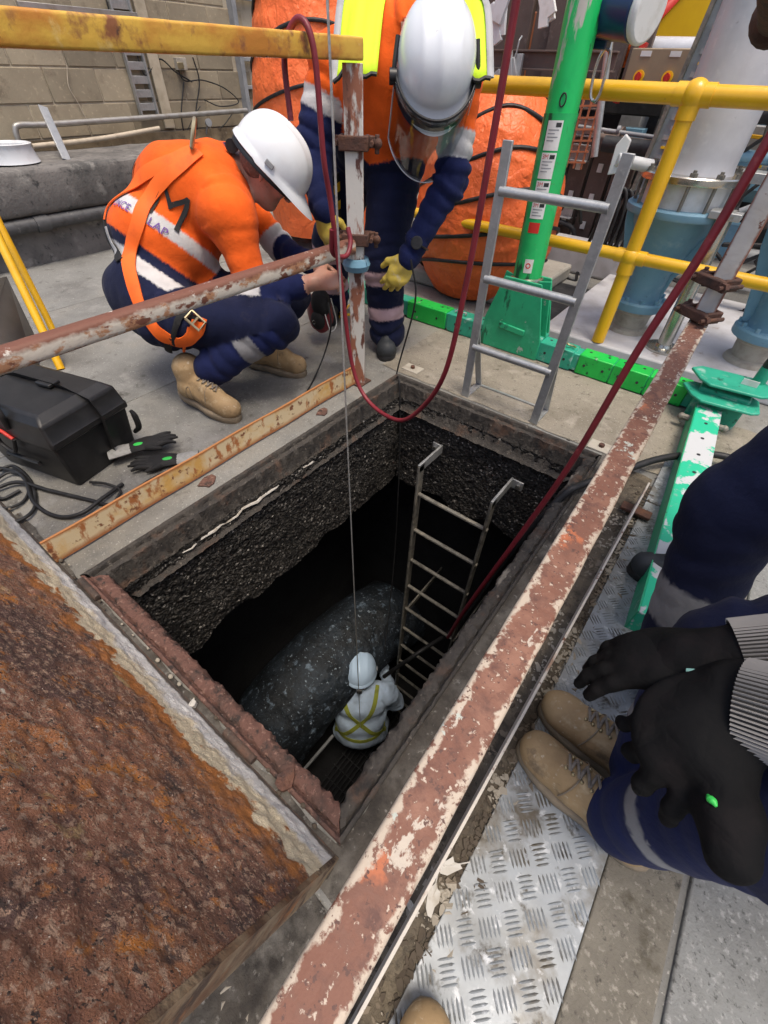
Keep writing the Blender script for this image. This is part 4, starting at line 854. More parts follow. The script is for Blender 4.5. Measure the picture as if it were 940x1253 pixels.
def mast_text(s, t, a, size, material, parent, r=.0712, up=1):
    vs, fs = text_pts(s, size); L_ = np.linalg.norm(m1 - m0); m = MB()
    m.add([m0 + md * (L_ * t + y) + r * (view * math.cos(a + x / r) + side * math.sin(a + x / r)) for x, y, z in vs], fs); return m.build('lettering', MT[material], parent, smooth=0, clean=False)
for (t0, t1, tx) in ((.865, .975, ''), (.755, .857, '3M'), (.668, .747, '3M'), (.585, .66, '3M')):
    st = mast_patch(t0, t1, -.62, .28, 'paint_white', 'sticker')
    if tx: mast_text(tx, t1 - .016, -.36, .022, 'paint_red', st)
    for k in range(4):
        L_ = np.linalg.norm(m1 - m0); tt = t1 - .036 - .013 * k
        if tt > t0 + .006:
            o = mast_patch(tt, tt + .004, -.5, .12 - .2 * (k % 2), 'frame_grey', 'print_line', .0713, st)
    mast_patch(t1 - .024, t1 - .008, -.1, .2, 'machine_dark', 'print_block', .0713, st)
mast_patch(.52, .568, -.55, .18, 'paint_red', 'sticker')
rs = mast_patch(.325, .395, -.3, .28, 'paint_white', 'sticker')
m = MB(); L_ = np.linalg.norm(m1 - m0); r_ = .0713; ring = []
for a in np.linspace(0, 6.283, 25):
    row = []
    for rad in (.0075, .0125): row.append(m0 + md * (L_ * .362 + rad * math.sin(a)) + r_ * (view * math.cos(rad * math.cos(a) / r_ - .04) + side * math.sin(rad * math.cos(a) / r_ - .04)))
    ring.append(row)
m.grid(np.array(ring)); m.build('ring_mark', MT['paint_red'], rs, clean=False)
mast_patch(.20, .27, .62, .95, 'paint_white', 'sticker')
# base leg with worn paint and its hinged joint
la, lb = V3((.155, 2.19, .052)), V3((.245, .92, .052)); ld, ls, ln = frame_of(lb - la)
m = MB(); m.sweep([(-.05, -.045), (.05, -.045), (.05, .045), (-.05, .045)], la, lb); 
MT['leg_paint'] = mat('leg_paint', (.5, .52, .53), [((.02, .46, .26), 3.2, .50, .515), ((.38, .4, .39), 30, .62, .72), ((.3, .34, .33), 60, .66, .74)], rough=.5, bump=[(40, .2, .003)])
m.build('base_leg', MT['leg_paint'], dv, bevel=.003)
m = MB(); m.sweep([(.0495, -.046), (.053, -.046), (.053, .046), (.0495, .046)], la, lb); m.build('leg_side', MT['green'], dv)
for k in range(9):
    q = lerp(la, lb, .12 + .1 * k) + ln * .0455; MB().cyl(q, q + ln * .001, .007, n=10).build('pin_hole', MT['machine_dark'], dv)
jc = V3((.16, 2.25, .05))
for dz, sc in ((.13, 1.0), (.075, 1.0)):
    m = MB(); m.prism([(-.14, .06), (-.10, -.03), (-.06, -.07), (.13, -.07), (.16, -.05), (.16, .06), (.12, .1), (-.1, .1)], jc + V3((0, -.03 if dz < .1 else .02, dz)), (1, .12, 0), (-.12, 1, 0), (0, 0, .012)); m.build('hinge_plate', MT['green_teal'], dv, bevel=.004)
m = MB(); m.box(jc + V3((.02, .03, .03)), (.2, .1, .15)); m.build('hinge_block', MT['green_teal'], dv, bevel=.008)
m = MB(); m.cyl(jc + V3((.11, .1, .1)), jc + V3((.11, .1, .21)), .026, n=20); kb = m.build('knob_post', MT['green_teal'], dv)
m = MB(); m.lathe([(.024, 0), (.026, .01), (.024, .035), (.0, .04)], jc + V3((.11, .1, .21)), n=16); m.build('knob', MT['black'], kb)
m = MB(); m.tube(catmull([jc + V3((.13, .09, .23)), jc + V3((.17, .09, .21)), jc + V3((.18, .08, .14)), jc + V3((.17, .07, .1))], 6), .006, n=8); m.build('handle', MT['galv'], kb)
m = MB(); m.box(jc + V3((.08, .035, .155)), (.06, .003, .025)); m.build('sticker', MT['paint_white'], dv)
for s in (-1, 1):
    q = la + ls * s * .06 + ld * .06; m = MB(); m.cyl(q - ls * .02, q + ls * .02, .014, n=8); m.ell(q + ls * s * .025, .016, nu=10, nv=6); m.build('hinge_bolt', MT['galv_dirty'], dv)
q = PZ(860, 530); m = MB(); m.tube([q + V3((.025 * math.cos(a), .025 * math.sin(a), .012)) for a in np.linspace(0, 5.5, 16)], .008, n=8); m.build('ring', MT['galv_dirty'], dv)
q = V3((-.6, BY - .02, .112)); m = MB(); m.tube(catmull([q, q + V3((.02, .015, .012)), q + V3((.05, .0, .01)), q + V3((.07, .012, .004)), q + V3((.09, 0, .006))], 6), .005, n=8); m.build('lock_pin', MT['brass'], dv)
q = V3((-1.24, BY - .02, .112)); m = MB(); m.tube(catmull([q, q + V3((.02, .015, .012)), q + V3((.04, -.01, .012)), q + V3((.07, .012, .004)), q + V3((.08, -.01, .006))], 6), .004, n=8); m.build('lock_pin', MT['galv'], dv)

wn_ = thing('winch', 'dark blue winch drum with white end plate beside the green mast', 'winch', PY(768, 20, 2.45))
ca_ = PY(748, 8, 2.47); cb_ = PY(795, 12, 2.42)
m = MB(); m.cyl(lerp(ca_, cb_, -.1), lerp(ca_, cb_, .86), .085, n=28); m.build('drum', MT['blue_motor'], wn_, bevel=.008)
m = MB(); m.cyl(lerp(ca_, cb_, .861), lerp(ca_, cb_, 1.05), .088, n=28); ep = m.build('end_plate', MT['paint_white'], wn_, bevel=.01)
m = MB(); m.tube(catmull([PY(783 + 7 * k, 8 + 6 * ((k * 7) % 3), 2.33) for k in range(5)], 5), .0025, n=5); 
m = MB(); m.box(PY(738, 40, 2.5), (.07, .06, .09)); m.build('bracket', MT['blue_motor'], wn_, bevel=.006)
m = MB(); m.ell(PY(735, 30, 2.48), (.035, .035, .035)); m.build('brake_knob', MT['blue_motor'], wn_)
cr = thing('carabiner', 'steel carabiner hooked round the yellow top rail', 'carabiner', PY(728, 105, 2.6))
m = MB(); m.tube(catmull([PY(u, v, 2.57) for u, v in ((741, 58), (733, 72), (726, 95), (723, 118), (728, 124), (735, 112), (741, 90), (746, 65), (741, 58))], 6), .0065, n=8); m.build('ring', MT['steel'], cr)
m = MB(); m.cyl(PY(741, 58, 2.57), PY(733, 60, 2.56) + V3((0, 0, .03)), .014, n=12); m.build('gate_nut', MT['steel'], cr)

# ------------------------------------------------------------------ galvanised access ladder at the pit edge
ldr = thing('access_ladder', 'short grey galvanised ladder standing upright at the pit edge', 'ladder', (-.61, 1.73, 0))
for (x, xt) in ((-.795, -.806), (-.44, -.42)):
    m = MB(); m.beam((x, 1.715, .004), (xt, 1.715, .945), .036, .012, (0, 1, 0)); st = m.build('stile', MT['galv'], ldr, bevel=.002)
    m = MB(); m.beam((x, 1.722, .006), (x, 1.85, .006), .03, .010); m.build('foot', MT['galv'], ldr, bevel=.002)
    m = MB(); m.beam((x, 1.85, .006), (x + (xt - x) * .3, 1.724, .32), .03, .008, (0, 1, 0)); m.build('brace', MT['galv'], ldr, bevel=.002)
for z in (.25, .528, .81):
    m = MB(); m.cyl((-.795 - .011 * z, 1.715, z), (-.44 + .02 * z, 1.715, z), .0155, n=16); m.build('rung', MT['galv'], ldr)
m = MB(); m.beam((-.795, 1.85, .007), (-.44, 1.85, .007), .012, .008); m.build('foot_tie', MT['galv'], ldr)

# ------------------------------------------------------------------ yellow handrail
yr = thing('yellow_handrail', 'yellow tubular handrail with ball joints behind the davit', 'handrail', (-.47, 2.63, 0))
YY = 2.63
MB().cyl((-2.28, YY, 1.055), (1.6, YY, 1.055), .033, n=24).build('top_rail', MT['yellow'], yr)
MB().cyl((-2.28, YY, .482), (1.6, YY, .482), .027, n=24).build('mid_rail', MT['yellow'], yr)
for px_ in (-.475, 1.3, -2.3):
    MB().cyl((px_, YY, .06), (px_, YY, 1.05), .033, n=24).build('post', MT['yellow'], yr)
    for z, r_ in ((1.055, .05), (.482, .045)):
        m = MB(); m.ell((px_, YY, z), r_, nu=24, nv=14); m.cyl((px_ - .07, YY, z), (px_ + .07, YY, z), .038 if z > 1 else .032, n=20); m.cyl((px_, YY, z - .075), (px_, YY, z + .0), .039, n=20); m.build('ball_joint', MT['yellow'], yr)

# ------------------------------------------------------------------ deck slab with valves, pole
deck = MB(); deck.box((.35, 3.25, .028), (2.3, 1.3, .056)); dk = tag(deck.build('deck_slab', MT['deck_grey'], None, bevel=.01), 'pale grey steel deck plate carrying the blue valves', 'deck')
m = MB(); m.box((-1.9, 3.3, .05), (1.7, .9, .10)); tag(m.build('concrete_plinth', MT['concrete_far'], None, bevel=.02), 'low tan concrete plinth behind the bending worker', 'plinth')
m = MB(); m.box((-1.35, 3.95, .11), (1.6, .16, .22)); tag(m.build('concrete_kerb', MT['deck_grey'], None, bevel=.02), 'grey concrete kerb behind the orange wrapped valve', 'kerb')
m = MB(); m.box((-.92, 3.2, .003), (.42, .8, .004)); tag(m.build('black_gap_sheet', MT['machine_dark'], None), 'flat black sheet painted as the dark of a gap beside the pale deck plate', 'gap_sheet')  # flat sheet; the darkness of a void is put into its black colour
def valve(c, label, pipe_to=2.6):
    c = V3((*c, .056)); t = thing('pipe_valve', label, 'valve', c, 'blue flanged valves on the deck plate')
    m = MB(); m.lathe([(.115, 0), (.11, .02), (.09, .03), (.098, .10), (.115, .115), (.115, .13)], c, n=32); m.build('stub', MT['cast_tan'], t)
    m = MB(); m.lathe([(.142, .131), (.146, .138), (.146, .168), (.138, .178)], c, n=36); fl = m.build('lower_flange', MT['blue_valve'], t)
    for k in range(10):
        a = 6.283 * k / 10; p = c + V3((.127 * math.cos(a), .127 * math.sin(a), .178)); MB().cyl(p, p + V3((0, 0, .018)), .011, n=6).build('bolt', MT['blue_valve'], fl)
    rings = []
    for z, rx, ry in ((.178, .10, .10), (.22, .092, .09), (.32, .105, .085), (.44, .145, .11), (.53, .185, .15), (.575, .19, .18)):
        rings.append([c + V3((rx * math.cos(a), ry * math.sin(a), z)) for a in [6.283 * k / 32 for k in range(32)]])
    loft(rings).build('body', MT['blue_valve'], t, smooth=60)
    m = MB(); m.prism([(-.125, .18), (.1, .18), (.12, .3), (.225, .45), (.23, .58), (-.235, .58), (-.22, .5), (-.17, .36)], c + V3((0, -.012, 0)), (1, 0, 0), (0, 0, 1), (0, .024, 0)); m.build('web', MT['blue_valve'], t, bevel=.006)
    m = MB(); m.lathe([(.235, .576), (.24, .585), (.24, .605), (.23, .613)], c, n=40); m.build('upper_flange', MT['blue_valve'], t)
    m = MB(); m.lathe([(.19, .613), (.19, .71)], c, n=40); m.build('gate_ring', MT['paint_white'], t)
    m = MB(); m.lathe([(.228, .71), (.23, .715), (.23, .735), (.225, .74)], c, n=40); m.build('pipe_flange', MT['steel'], t)
    for k in range(12):
        a = 6.283 * (k + .3) / 12; p = c + V3((.212 * math.cos(a), .212 * math.sin(a), .60)); m = MB(); m.cyl(p, p + V3((0, 0, .165)), .008, n=8); m.cyl(p + V3((0, 0, .14)), p + V3((0, 0, .155)), .016, n=6); m.build('stud', MT['galv_dirty'], t)
    m = MB(); m.lathe([(.165, .74), (.16, .76), (.158, .8), (.158, pipe_to)], c, n=48); m.build('riser_pipe', MT['grey_pipe'], t)
    return t
v1 = valve((-.40, 2.93), 'blue flanged valve behind the yellow post with pale grey riser pipe')
m = MB(); q = PY(755, 195, 2.72); m.prism([(-.02, -.06), (.025, -.05), (.03, .07), (.0, .09), (-.025, .05)], q, (1, .2, 0), (0, .1, 1), (0, .02, 0)); m.cyl(q, q + V3((.14, .1, -.02)), .025, n=12); m.build('lever', MT['basin'], v1, bevel=.004)
valve((.23, 2.93), 'blue flanged valve at the right edge beyond the white post')
pl_ = thing('steel_pole', 'polished steel pole with round foot plate on the deck', 'pole', (-.165, 2.78, .056))
MB().lathe([(.09, 0), (.09, .012), (.045, .016), (.04, .03)], (-.165, 2.78, .056), n=28).build('foot_plate', MT['steel'], pl_)
MB().cyl((-.165, 2.78, .08), (-.18, 2.79, .66), .036, n=28).build('tube', MT['steel'], pl_)
MB().box((-.18, 2.79, .675), (.13, .1, .03)).build('cap_plate', MT['galv'], pl_, bevel=.004)
m = MB(); m.tube(catmull([(-.14, 2.81, .69), (-.08, 2.83, .72), (-.02, 2.87, .71), (.05, 2.9, .73)], 5), .012, n=10); m.build('cap_hose', MT['frame_grey'], pl_)

# ------------------------------------------------------------------ orange wrapped valves tied with cord
def wrapped(c, prof, label, seed, rx=1.0):
    c = V3(c); t = thing('wrapped_valve', label, 'wrapped valve', c, 'valves wrapped in orange sheet and black cord')
    nu, nv = 170, 120; zz = np.linspace(0, prof[-1][1], nv); rr_ = np.interp(zz, [p[1] for p in prof], [p[0] for p in prof]); A = np.linspace(0, 2 * math.pi, nu)
    P = np.array([[c + V3((rx * r_ * math.cos(a), r_ * math.sin(a), z)) for r_, z in zip(rr_, zz)] for a in A]); q = P.reshape(-1, 3)
    nrm = q - c[None]; nrm[:, 2] = 0; nrm /= np.linalg.norm(nrm, axis=1)[:, None] + 1e-9
    d = .010 * vnoise(q * V3((1, 1, .6)), 4.0, seed, 2) + .009 * (1 - 2 * np.abs(vnoise(q * V3((1, 1, .7)), 5.5, seed + 1, 1))) + .005 * (1 - 2 * np.abs(vnoise(q, 12, seed + 2, 1)))
    q = q + nrm * d[:, None]; P = q.reshape(P.shape); P[-1] = P[0]
    m = MB(); m.grid(P); m.build('orange_sheet', MT['tarp'], t, smooth=60, clean=False)
    for k in range(6):
        z0 = prof[-1][1] * (.12 + .15 * k); pts = []
        for i in range(49):
            a = 6.283 * i / 48; z = z0 + .17 * math.sin(a + 2.4) + .03 * math.sin(2 * a + k)
            z = min(max(z, .02), prof[-1][1] - .02); r_ = np.interp(z, [p[1] for p in prof], [p[0] for p in prof]) + .012
            pts.append(c + V3((rx * r_ * math.cos(a), r_ * math.sin(a), z)))
        MB().tube(np.array(pts), .011, n=6, cap=False).build('cord', MT['rubber'], t, smooth=60)
    return t
wrapped((-1.50, 3.06, .02), [(.30, 0), (.36, .08), (.43, .2), (.46, .36), (.45, .52), (.40, .7), (.31, .88), (.2, 1.0), (.06, 1.06)], 'orange wrapped valve tied with black cord beside the green mast', 71)
wrapped((-3.15, 3.25, .1), [(.42, 0), (.46, .3), (.48, .6), (.46, .9), (.40, 1.2), (.3, 1.5), (.1, 1.75)], 'orange wrapped valve tied with black cord left of the bending worker', 77)

# ------------------------------------------------------------------ plant behind
rk = thing('steel_rack', 'brown steel rack of upright channels behind the green mast', 'rack', (-1.6, 4.3, 0))
for k in range(9):
    x = -2.35 + .165 * k
    if k == 4: continue
    m = MB(); m.prism([(-.07, 0), (.07, 0), (.07, .06), (.055, .06), (.055, .015), (-.055, .015), (-.055, .06), (-.07, .06)], (x, 4.2, 0), (1, 0, 0), (0, 1, 0), (0, 0, .80)); up_ = m.build('upright', MT['brown_steel'], rk, bevel=.003)
    for z in (.62, .44, .26, .1):
        MB().box((x, 4.192, z), (.035, .012, .05)).build('slot', MT['paint_white'], up_)
for z, c in ((.84, 'galv'), (1.16, 'brown_steel'), (.70, 'galv'), (.35, 'galv'), (.98, 'brown_steel')):
    m = MB(); m.prism([(-.03, -.05), (.03, -.05), (.03, -.04), (.006, -.04), (.006, .04), (.03, .04), (.03, .05), (-.03, .05), (-.03, .04), (-.006, .04), (-.006, -.04), (-.03, -.04)], (-3.4, 4.12, z), (0, 1, 0), (0, 0, 1), (2.12, 0, 0)); m.build('cross_beam', MT[c], rk, bevel=.002)
for k in range(11):
    m = MB(); x = -2.75 + .15 * k; m.box((x, 4.45 + .03 * (k % 3), 1.35), (.13, .05, .55)); m.build('plank', MT['brown_steel'], rk, bevel=.004)
m = MB(); m.box((-1.95, 4.8, 1.18), (.9, .03, .5)); tag(m.build('terracotta_board', MT['terracotta'], None, bevel=.004), 'plain terracotta coloured board behind the green mast', 'board')
mc = thing('mesh_crate', 'red orange mesh crate seen between mast and yellow post', 'crate', (-1.28, 4.0, .7))
for k in range(5):
    MB().beam((-1.5 + .055 * k, 4.02, .62), (-1.5 + .055 * k, 4.02, .98), .012, .012, (0, 1, 0)).build('bar', MT['terracotta'], mc)
for k in range(6):
    MB().beam((-1.52, 4.015, .64 + .06 * k), (-1.26, 4.015, .66 + .06 * k), .01, .01).build('bar', MT['terracotta'], mc)
m = MB(); m.tube([PY(727, 192, 3.6), PY(746, 50, 3.6), PY(752, 0, 3.6)], .022, n=12); tag(m.build('conduit_pole', MT['galv'], None), 'thin galvanised upright pole behind the yellow top rail', 'pole')
# yellow machine with red stripe
ym = thing('yellow_machine', 'yellow machine housing with diagonal red stripe and dark engine bay', 'machine', (-1.0, 5.4, 0))
MB().box((-.75, 5.35, 1.78), (2.4, .5, 1.15)).build('housing', MT['machine_yellow'], ym, bevel=.02)
a, b = PY(768, 62, 5.09), PY(850, -40, 5.09)
m = MB(); m.add([PY(772, 62, 5.09), PY(793, 62, 5.09), PY(792, 42, 5.09), PY(850, -20, 5.09), PY(835, -22, 5.09), PY(783, 36, 5.09)], [(0, 1, 2, 3, 4, 5)]); o = m.build('red_stripe', MT['paint_red'], ym); so = o.modifiers.new('t', 'SOLIDIFY'); so.thickness = .006
MB().box((-.75, 5.6, .62), (2.6, .4, 1.1)).build('engine_bay', MT['machine_dark'], ym, bevel=.03)
rq = random.Random(12)
for k in range(34):
    x = rq.uniform(-1.9, .2); z = rq.uniform(.1, 1.0); s = rq.uniform(.05, .22)
    m = MB()
    if k % 3 == 0: m.cyl((x, 5.1 + rq.uniform(0, .2), z), (x + rq.uniform(-.3, .3), 5.2, z + rq.uniform(-.3, .3)), s * .22, n=10)
    elif k % 3 == 1: m.box((x, 5.2, z), (s, .25, s * rq.uniform(.4, 1.3)), rotm((0, 1, 0), rq.uniform(-.5, .5)))
    else: m.lathe([(s * .5, 0), (s * .5, .06), (s * .3, .08), (s * .3, .14)], (x, 5.2, z), (0, -1, .2), n=14)
    m.build('engine_part', MT[('machine_dark', 'frame_grey', 'black', 'brown_steel', 'machine_dark', 'galv_dirty', 'machine_dark')[k % 7]], ym, bevel=.006)
m = MB(); m.box(PY(805, 133, 4.9), (.85, .2, .09)); m.build('dark_beam', MT['machine_dark'], ym, bevel=.01)
m = MB(); m.cyl(PY(740, 62, 4.6), PY(880, 66, 4.6), .075, n=24); hp_ = tag(m.build('grey_duct', MT['grey_pipe'], None), 'grey horizontal pipe above the two switch boxes', 'pipe')
m = MB(); m.cyl(PY(767, 63, 4.59), PY(776, 63, 4.59), .079, n=24); m.build('orange_band', MT['hivis_bright'], hp_); ORG.setdefault(hp_.name, V3((0, 0, 0)))
for (u, v, lab) in ((787, 86, 'left bronze switch box with yellow and red rotary switch'), (822, 87, 'right bronze switch box with yellow and red rotary switch')):
    c = PY(u, v, 4.3); t = thing('switch_box', lab, 'switch box', c, 'rotary switch boxes behind the yellow rail')
    MB().box(c, (.19, .1, .2)).build('case', MT['box_bronze'], t, bevel=.006)
    s_ = c + V3((.0, -.052, -.03)); m = MB(); m.cyl(s_, s_ + V3((0, -.012, 0)), .033, n=20); sw = m.build('switch_plate', MT['machine_yellow'], t)
    m = MB(); m.cyl(s_ + V3((0, -.012, 0)), s_ + V3((0, -.03, 0)), .02, n=14); m.box(s_ + V3((0, -.034, 0)), (.012, .012, .045)); m.build('knob', MT['paint_red'], sw)
    MB().box(c + V3((.0, -.052, .075)), (.065, .004, .025)).build('name_plate', MT['paint_white'], t)
m = MB(); q = PY(771, 90, 4.35); m.box(q, (.035, .06, .3), rotm((0, 1, 0), .25)); tag(m.build('red_label_strip', MT['paint_red'], None), 'narrow red strip left of the bronze switch boxes', 'strip')
# upright cable tray with straps
tx = thing('cable_tray', 'grey upright cable tray with black edges behind the riser pipe', 'cable tray', PY(850, 60, 3.9))
ta, tb = PY(832, 112, 3.9), PY(885, -10, 3.9)
td = unit(tb - ta); tside = unit(np.cross(td, (0, 1, 0)))
if tside[0] < 0: tside = -tside
ta = ta - td * .5; tb = tb + td * .5; TL = np.linalg.norm(tb - ta)
m = MB(); m.beam(ta + tside * .09, tb + tside * .09, .2, .02, (0, 1, 0)); m.build('web', MT['tray_grey'], tx)
for s in (-.02, .2):
    m = MB(); m.beam(ta + tside * s + V3((0, -.02, 0)), tb + tside * s + V3((0, -.02, 0)), .018, .07, (0, 1, 0)); m.build('edge', MT['machine_dark'] if s > 0 else MT['galv_dirty'], tx)
for k in range(30):
    q = ta + td * TL * (k + .5) / 30 + tside * .09 + V3((0, -.014, 0)); m = MB(); m.beam(q - tside * (.05 if k % 2 else .07), q + tside * .06, .022, .012, (0, 1, 0)); m.build('slot_strap', MT['frame_grey'] if k % 3 else MT['galv'], tx)
    if k % 4 == 1: MB().box(q + V3((0, -.01, 0)) + tside * (.04 if k % 8 == 1 else -.04), (.03, .008, .012)).build('tag', MT['machine_yellow'], tx)
# far yellow ladder and blue drum at the right
fy = thing('yellow_ladder', 'small yellow ladder far behind the riser pipe at right', 'ladder', PY(905, 190, 4.4))
for (p, q) in (((893, 205), (925, 115)), ((925, 215), (955, 130))):
    MB().beam(PY(*p, 4.4), PY(*q, 4.4), .03, .03, (0, 1, 0)).build('stile', MT['yellow'], fy, bevel=.003)
for p, q in (((898, 185), (945, 190)), ((905, 165), (950, 170)), ((913, 143), (955, 147))):
    MB().beam(PY(*p, 4.4), PY(*q, 4.4), .03, .02).build('rung', MT['yellow'], fy, bevel=.003)
q = PY(945, 175, 5.2); m = MB(); m.lathe([(.0, -.35), (.2, -.34), (.32, -.25), (.33, .2), (.25, .3), (0, .32)], q, n=30); tag(m.build('blue_drum', MT['blue_valve'], None), 'pale blue rounded drum far behind at the right edge', 'drum')
m = MB(); m.box(PY(925, 215, 3.9), (.5, .25, .05)); tag(m.build('grey_channel', MT['galv'], None, bevel=.004), 'grey steel channel behind the white post', 'channel')
hc = thing('hose_coil', 'coil of black hoses hanging behind the access ladder', 'hose', PY(745, 275, 3.6))
for k in range(5):
    q = PY(742 + 3 * k, 268, 3.5); m = MB(); m.tube([q + V3((.05 * math.sin(a) + .02 * k, .02 * k, .17 * math.cos(a) - .01 * k)) for a in np.linspace(0, 6.283, 28)], .012, n=8, cap=False); m.build('loop', MT['rubber'], hc, smooth=60)
# clutter hung behind the rail
for k, (u, v, c, lab) in enumerate(((640, 165, 'lens_yellow', 'pale yellow tag hanging behind the orange wrap'), (645, 140, 'machine_dark', 'dark bundled gear hanging on the brown rack'), (628, 165, 'frame_grey', 'grey hook bundle hanging on the brown rack'), (610, 20, 'basin', 'pale bottle standing on the brown rack'), (675, 2, 'paint_white', 'white paper note on the brown rack'), (628, 85, 'galv', 'steel hooks hanging on the brown rack'), (612, 105, 'frame_grey', 'grey fitting box on the brown rack'), (660, 160, 'machine_dark', 'dark strap hanging on the brown rack'))):
    q = PY(u, v, 4.0); m = MB(); n = 3
    for j in range(n):
        o_ = V3((random.uniform(-.03, .03), random.uniform(-.02, .02), random.uniform(-.04, .04))); m.box(q + o_, (.06 + .03 * (j == 0), .03, .12 + .04 * j), rotm((0, 1, 0), random.uniform(-.6, .6)))
    m.tube([q + V3((0, 0, .05)), q + V3((.01, 0, .14)), q + V3((0, .05, .16))], .006, n=6)
    o = m.build('hung_gear', MT[c] if c != 'lens_yellow' else MT['lime'], None, bevel=.006); tag(o, lab, 'gear', 'gear hung on the brown rack')
for k in range(26):
    x = -2.3 + .1 * k + random.uniform(-.03, .03); z = random.uniform(.05, .4); m = MB()
    m.tube(catmull([(x, 3.75, z), (x + random.uniform(-.2, .2), 3.72, z + random.uniform(-.1, .12)), (x + random.uniform(-.4, .4), 3.78, z + random.uniform(-.15, .1))], 6), .012, n=6)
    if k == 0: hs = thing('hose_bundle', 'tangle of dark hoses on the ground behind the ladder', 'hose', (-1.2, 3.75, 0))
    m.build('hose', MT['rubber'], hs, smooth=60)
bd_ = thing('plant_building', 'dark grey plant building closing the view behind the machines', 'building', (0, 8.2, 0))
MB().box((1.5, 8.3, 2.4), (13, .3, 4.8)).build('wall', MT['brown_steel'], bd_)
for k in range(18):
    MB().box((-4.6 + .7 * k, 8.1, 2.4), (.09, .12, 4.7)).build('wall_rib', MT['frame_grey'], bd_, bevel=.005)
for k, (z) in enumerate((.9, 1.9)):
    MB().box((1.5, 8.02, z), (13, .1, .14)).build('girt', MT['frame_grey'], bd_, bevel=.005)

# pipework and boxes crowding the space behind the rail
rp = random.Random(77)
pw_ = thing('pipework', 'crowded grey and dark pipework and boxes behind the yellow rail', 'pipework', (-.9, 3.9, 0))
for k in range(46):
    x = rp.uniform(-1.25, .9); y = rp.uniform(3.55, 4.7); z = rp.uniform(.15, 1.15); c = ('frame_grey', 'machine_dark', 'galv', 'pipe_black', 'blue_valve', 'galv_dirty', 'brown_steel', 'machine_dark', 'conduit', 'rubber')[k % 10]
    m = MB(); r_ = rp.choice((.012, .018, .03, .045))
    if k % 4 == 0:
        m.box((x, y, z), (rp.uniform(.08, .22), .12, rp.uniform(.08, .2))); nm = 'junction_case'
    elif k % 4 == 1:
        m.tube(catmull([(x, y, 0), (x, y, z), (x + rp.uniform(-.1, .1), y, z + .08), (x + rp.uniform(.3, .6) * rp.choice((-1, 1)), y, z + .1)], 6), r_, n=10); nm = 'pipe'
    elif k % 4 == 2:
        m.tube([(x - rp.uniform(.2, .7), y, z), (x + rp.uniform(.2, .7), y, z + rp.uniform(-.03, .03))], r_, n=12); m.lathe([(r_ * 1.9, 0), (r_ * 1.9, .02)], (x, y, z), (1, 0, 0), n=14); nm = 'pipe'
    else:
        m.tube(catmull([(x, y, z + .3), (x + rp.uniform(-.1, .1), y - .05, z), (x + rp.uniform(-.2, .2), y, z - .25), (x + rp.uniform(-.3, .3), y, max(.02, z - .5))], 6), .011, n=8); nm = 'hose'
    m.build(nm, MT[c], pw_, bevel=.004 if k % 4 == 0 else 0, smooth=45)
# ------------------------------------------------------------------ inside the pit
pl2 = thing('pit_ladder', 'dirty steel ladder fixed to the far wall inside the pit', 'ladder', (-.64, 1.45, -4.0))
for x in (-.812, -.418):
    m = MB(); m.beam((x, 1.40, -3.98), (x, 1.40, -.235), .046, .012, (1, 0, 0)); m.build('stile', MT['galv_dirty'], pl2, bevel=.002)
    m = MB(); m.beam((x, 1.378, -.25), (x, 1.59, -.25), .012, .05); m.build('bracket', MT['galv'], pl2, bevel=.002)
    m = MB(); m.beam((x, 1.582, -.25), (x + (-.05 if x < -.6 else .06), 1.582, -.25), .008, .05); bp_ = m.build('fixing_plate', MT['galv'], pl2, bevel=.002)
    q = V3((x + (-.03 if x < -.6 else .04), 1.576, -.25)); MB().cyl(q, q + V3((0, -.012, 0)), .012, n=6).build('bolt', MT['steel'], bp_)
    m = MB(); m.beam((x, 1.40, -1.62), (x, 1.9, -1.62), .012, .05); m.build('bracket', MT['galv_dirty'], pl2, bevel=.002)
for k in range(12):
    z = -.43 - .278 * k; m = MB(); m.cyl((-.825, 1.40, z), (-.405, 1.40, z), .0115, n=10); m.build('rung', MT['galv_dirty'], pl2)
# big scaled pipe bend
pb = thing('pipe_bend', 'huge scaled grey pipe bend lying in the bottom of the pit', 'pipe', (-1.3, 1.0, -3.9))
cen = [(-1.38, -.35, -3.55), (-1.38, -.05, -3.1), (-1.36, .35, -2.72), (-1.34, .8, -2.55), (-1.3, 1.25, -2.52), (-1.24, 1.7, -2.6), (-1.2, 2.1, -2.8)]
C_ = catmull(cen, 26); m = MB(); nn = 110
T = np.gradient(C_, axis=0); T /= np.linalg.norm(T, axis=1)[:, None]; rows = []
for i, c in enumerate(C_):
    s = unit(np.cross(T[i], (0, 0, 1))); t = np.cross(s, T[i]); rows.append([c + .36 * (s * math.cos(a) + t * math.sin(a)) for a in np.linspace(0, 2 * math.pi, nn)])
P = np.array(rows); q = P.reshape(-1, 3); q = q + (.03 * vnoise(q, 6, 81, 3) + .016 * vnoise(q, 28, 83, 2))[:, None] * unit((1, 0, 1)); m.grid(q.reshape(P.shape)); m.build('pipe_wall', MT['pipe_scale'], pb, smooth=60, clean=False)
